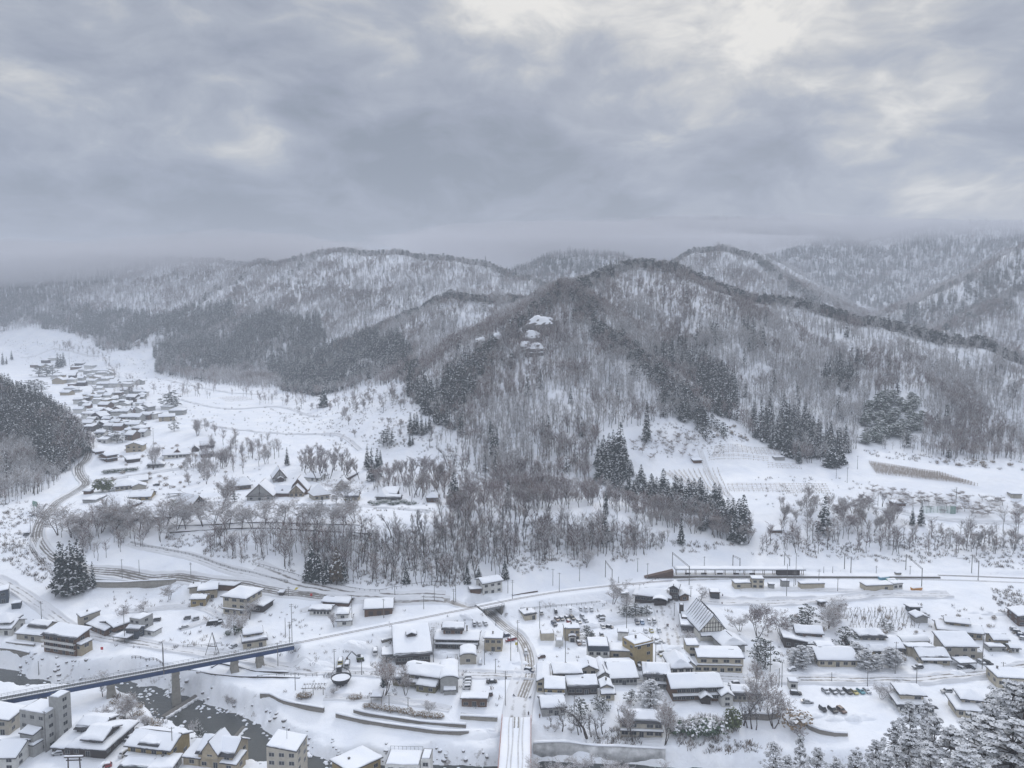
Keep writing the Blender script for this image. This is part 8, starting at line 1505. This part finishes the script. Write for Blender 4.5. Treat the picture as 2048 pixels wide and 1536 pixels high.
cars(zD, [(405, 1005, 104, 0, 'silver', 2, 'silver car at the left end of the seven-car row'), (460, 1008, 104, 0, 'grey', 2, 'grey car second in the seven-car row'), (510, 1008, 104, 0, 'silver', 2, 'silver car third in the seven-car row'), (560, 1006, 104, 3, 'black', 1, 'black car in the middle of the seven-car row'), (607, 1010, 104, 0, 'yellow', 1, 'pale yellow car in the seven-car row'), (652, 1010, 104, 0, 'teal', 1, 'bright blue car in the seven-car row'), (695, 1008, 104, 0, 'white', 2, 'white car at the right end of the seven-car row'), (195, 1020, 170, 3, 'black', 1, 'black car beside the white booth'), (275, 1083, 172, 2, 'silver', 3, 'snow-covered low car below the booth'), (385, 1138, 104, 1, 'black', 1, 'left one of the three dark cars in the lower car park'), (455, 1140, 104, 3, 'black', 1, 'middle one of the three dark cars in the lower car park'), (517, 1142, 104, 3, 'brown', 0, 'right brownish one of the three dark cars in the lower car park'), (170, 855, 8, 0, 'silver', 3, 'snow-covered car by the road below the farmhouse pines'), (1055, 838, 5, 3, 'grey', 2, 'grey car at the left of the white house with parallel slopes'), (1258, 1010, 5, 3, 'silver', 1, 'silver car between the hip-roofed houses and the road'), (1362, 848, 115, 1, 'silver', 1, 'light car under the left of the white carport'), (1430, 842, 115, 0, 'black', 0, 'black car in front of the white carport'), (1500, 800, 110, 0, 'silver', 2, 'silver car right of the beige house'), (1545, 805, 120, 3, 'black', 0, 'black car at the corner of the beige house'), (1105, 460, 150, 2, 'white', 3, 'snow-buried car beside the dark barn-like shed'),
 (1735, 570, 155, 0, 'silver', 2, 'silver car at the top of the right-edge lot'), (1760, 590, 155, 3, 'black', 2, 'black car second in the right-edge lot'), (1785, 610, 155, 0, 'navy', 2, 'navy car third in the right-edge lot'), (1800, 635, 155, 0, 'silver', 2, 'silver car lowest in the right-edge lot')])
cars(zE, [(228, 1305, 60, 0, 'grey', 2, 'grey car on the verge of the big road curve'), (1068, 1098, 5, 3, 'black', 1, 'black car behind the pale hall'), (180, 1438, 15, 1, 'grey', 3, 'snow-topped vehicle beside the big road curve')])
# trucks and an excavator
def truck(px, ang, colr, label):
    p = G(*px); o = empty('truck', p, R(ang), label, 'truck'); MB().box(-3.2, -1.5, -1.0, 1.0, .5, 2.4).build('cab', 'paint_'+colr, o); MB().box(-3.23, -3.18, -.85, .85, 1.4, 2.2).build('windscreen', 'car_glass', o)
    m = MB().box(-1.4, 3.2, -1.05, 1.05, .7, .9).box(-1.4, 3.2, -1.05, -.95, .9, 1.7).box(-1.4, 3.2, .95, 1.05, .9, 1.7).box(3.1, 3.2, -1, 1, .9, 1.7).build('bed', 'steel_grey', o); MB().frustum((-1.3, 3.1, -.95, .95), (-1, 2.8, -.7, .7), .91, 1.6).build('snow_load', 'roof_snow', o)
    for x in (-2.4, 1.0, 2.2):
        for s in (-1, 1): MB().tube((x, s*.95-.14, .45), (x, s*.95+.14, .45), .45, .45, 10).build('wheel', 'tyre', o)
    MB().frustum((-3.1, -1.5, -.9, .9), (-2.9, -1.7, -.7, .7), 2.41, 2.65).build('snow_cover', 'roof_snow', o)
truck(zB(595, 800), 100, 'yellow', 'yellow snow-covered dump truck at the left of the parked machines'); truck(zB(642, 820), 98, 'silver', 'grey snow-covered truck right of the yellow one'); truck(zB(590, 845), 95, 'black', 'small black truck in front of the yellow one'); truck(zB(840, 735), 100, 'white', 'white tipper truck beside the embankment wall')
g = G(*zB(735, 780)); o = empty('excavator', g, .3, 'green and black excavator with its arm bent beside the trucks', 'excavator'); MB().box(-1.6, 1.6, -1.3, -.7, 0, .8).build('track', 'tyre', o); MB().box(-1.6, 1.6, .7, 1.3, 0, .8).build('track', 'tyre', o)
MB().box(-1.5, 1.3, -1.1, 1.1, .9, 1.7).build('body', 'bamboo_leaf', o); MB().box(-1.3, .1, -1.0, .1, 1.7, 2.9).build('cab', 'car_glass', o); m = MB().bar((-1, .5, 1.6), (-3.6, .5, 4.4), .35, .5).bar((-3.6, .5, 4.4), (-5.6, .5, 2.0), .3, .4).build('arm', 'steel_grey', o); MB().frustum((-6.2, -5.2, 0, 1), (-5.9, -5.3, .1, .9), .8, 2.0).build('bucket', 'rust', o); MB().box(-1.4, 1.2, -1, 1, 1.71, 1.95).build('snow_cover', 'roof_snow', o)
# gate with a crossbeam at the bottom edge
g = G(*zA(525, 1575)); o = empty('gate', g, .05, 'dark wooden shrine gate with two snow-topped crossbeams at the bottom edge', 'gate')
for s in (-1, 1): MB().tube((s*2.0, 0, -.5), (s*1.85, 0, 5.4), .22).build('post', 'dark_wood', o)
MB().box(-3.1, 3.1, -.2, .2, 5.4, 5.8).build('crossbeam', 'dark_wood', o); MB().box(-2.5, 2.5, -.12, .12, 4.3, 4.6).build('tie_beam', 'dark_wood', o); MB().box(-3.0, 3.0, -.2, .2, 5.81, 6.1).build('snow_cover', 'roof_snow', o)
# black tarpaulin, red storefront canopy, billboard frame
g = G(*zA(1515, 520)); o = empty('tarpaulin', g, .3, 'black tarpaulin-covered heap in the inn yard', 'covered heap'); MB().frustum((-4, 4, -2, 2), (-3, 3, -1, 1), -.3, 1.6).build('sheet', 'tyre', o); MB().frustum((-2.9, 1.5, -.9, .9), (-2, .8, -.5, .5), 1.61, 1.8).build('snow_cover', 'roof_snow', o)
g = G(*zE(240, 1265)); o = empty('billboard', g, -.6, 'green-framed billboard on two posts beside the road curve', 'billboard'); MB().box(-3, 3, -.1, .1, 2.6, 6.0).build('panel', 'net_green', o); [MB().tube((s*2, .1, -.5), (s*2, .1, 2.6), .12).build('post', 'pole_grey', o) for s in (-1, 1)]
# people
def person(px, ang, colr, label):
    p = G(*px); o = empty('person', p, R(ang), label, 'person'); me = bpy.data.meshes.new('body'); J = [(0, 0, .95), (0, 0, 1.2), (0, 0, 1.42), (0, .01, 1.52), (0, .02, 1.66), (.1, 0, .9), (.12, -.05, .5), (.11, .08, .06), (-.1, 0, .9), (-.11, .08, .5), (-.11, .12, .06), (.2, 0, 1.38), (.26, .03, 1.12), (.24, -.08, .9), (-.2, 0, 1.38), (-.26, -.02, 1.12), (-.24, -.1, .9), (.11, -.1, .04), (-.11, -.05, .04)]
    E_ = [(0, 1), (1, 2), (2, 3), (3, 4), (0, 5), (5, 6), (6, 7), (0, 8), (8, 9), (9, 10), (2, 11), (11, 12), (12, 13), (2, 14), (14, 15), (15, 16), (7, 17), (10, 18)]; me.from_pydata(J, E_, []); me.materials.append(MATS['skin'])
    b = link('body', me, o); md = b.modifiers.new('skin', 'SKIN'); rr = [.15, .16, .15, .06, .10, .10, .075, .05, .10, .075, .05, .07, .05, .04, .07, .05, .04, .04, .04]
    for v, r in zip(me.skin_vertices[0].data, rr): v.radius = (r, r)
    me.skin_vertices[0].data[0].use_root = True; b.modifiers.new('sub', 'SUBSURF').levels = 1
    m = MB(); m.frustum((-.24, .24, -.17, .17), (-.25, .25, -.16, .16), .82, 1.40); m.tube((.25, 0, 1.4), (.3, .02, 1.1), .09, .08); m.tube((-.25, 0, 1.4), (-.3, -.02, 1.1), .09, .08); m.build('coat', colr, o)
    m = MB(); m.tube((.1, 0, .85), (.12, -.03, .12), .12, .09); m.tube((-.1, 0, .85), (-.11, .08, .12), .12, .09); m.build('trousers', 'tyre', o); MB().frustum((-.11, .11, -.11, .11), (-.07, .07, -.07, .07), 1.68, 1.80).build('hair', 'tyre', o)
pmat('skin', (.45, .28, .2), .6); pmat('coat_dark', (.03, .035, .05), .8); pmat('coat_brown', (.09, .06, .05), .8)
for a, b, ang, c, lb in ((1092, 545, 10, 'coat_dark', 'person in a dark coat walking up the station street, left of two'), (1100, 548, -20, 'coat_brown', 'person in a brown coat walking up the station street, right of two'), (116, 1168, 40, 'coat_dark', 'person in dark clothes standing at the bridge head'), (195, 1185, 0, 'coat_brown', 'person in a brown coat at the corner by the bridge railing'), (1480, 392, 0, 'coat_brown', 'person in a brown coat on the snow above the timbered lodge'), (1484, 332, 20, 'coat_dark', 'person in a dark coat below the cream equipment huts'), (1022, 450, 0, 'coat_dark', 'person in dark clothes at the edge of the station square')): person(zC(a, b), ang, c, lb)

# heaps of ploughed snow
def snow_pile(px, r, h, label):
    p = G(*px); n, k = 22, 8; V = []; sd = rnd.uniform(0, 99)
    for j in range(k+1):
        for i in range(n):
            a = 2*math.pi*i/n; f = 1-j/k; q = .75+.5*float(fbm(np.array([math.cos(a)*1.3+sd]), np.array([math.sin(a)*1.3+j*.35]), 7, 3)[0]); x, y = math.cos(a)*r*f*q*1.5, math.sin(a)*r*f*q*.8
            V.append((x, y, gz(p[0]+x, p[1]+y)-p[2]-.15+h*(1-f*f)*q))
    tag(link('snow_pile', mesh_np('snow_pile', V, [(j*n+i, j*n+(i+1) % n, (j+1)*n+(i+1) % n, (j+1)*n+i) for j in range(k) for i in range(n)], 'roof_snow', True)), label, 'snow pile', 'ploughed snow piles').location = p
for cv, lst in ((zC, [(560, 540), (700, 500), (430, 440), (640, 400), (820, 600), (900, 600), (1080, 690), (1090, 720), (240, 830), (300, 820), (60, 800), (1180, 700), (620, 640)]), (zB, [(420, 820), (340, 800), (480, 835), (700, 700), (740, 690), (1300, 740), (1340, 745), (1480, 480), (1560, 1300), (1640, 1290)]), (zD, [(1450, 440), (1550, 450), (1620, 455), (470, 1190), (600, 1195), (330, 1170), (690, 1180), (1150, 820), (1340, 870), (480, 885)])):
    for a, b in lst: snow_pile(cv(a, b), rnd.uniform(2.2, 4.2), rnd.uniform(.8, 1.9), 'lumpy heap of ploughed snow beside a cleared yard in town')
for nm, ps, pr, a, b, lb in (('conifer_forest', con_pts, fc, .7, 1.15, 'dark cedar woods mixed into the bare mountainsides'), ('ridge_pine_wood', pine_pts, fp, .75, 1.2, 'dark pines lining the mountain crests')):
    scatter(nm, ps, pr, a, b, lb)
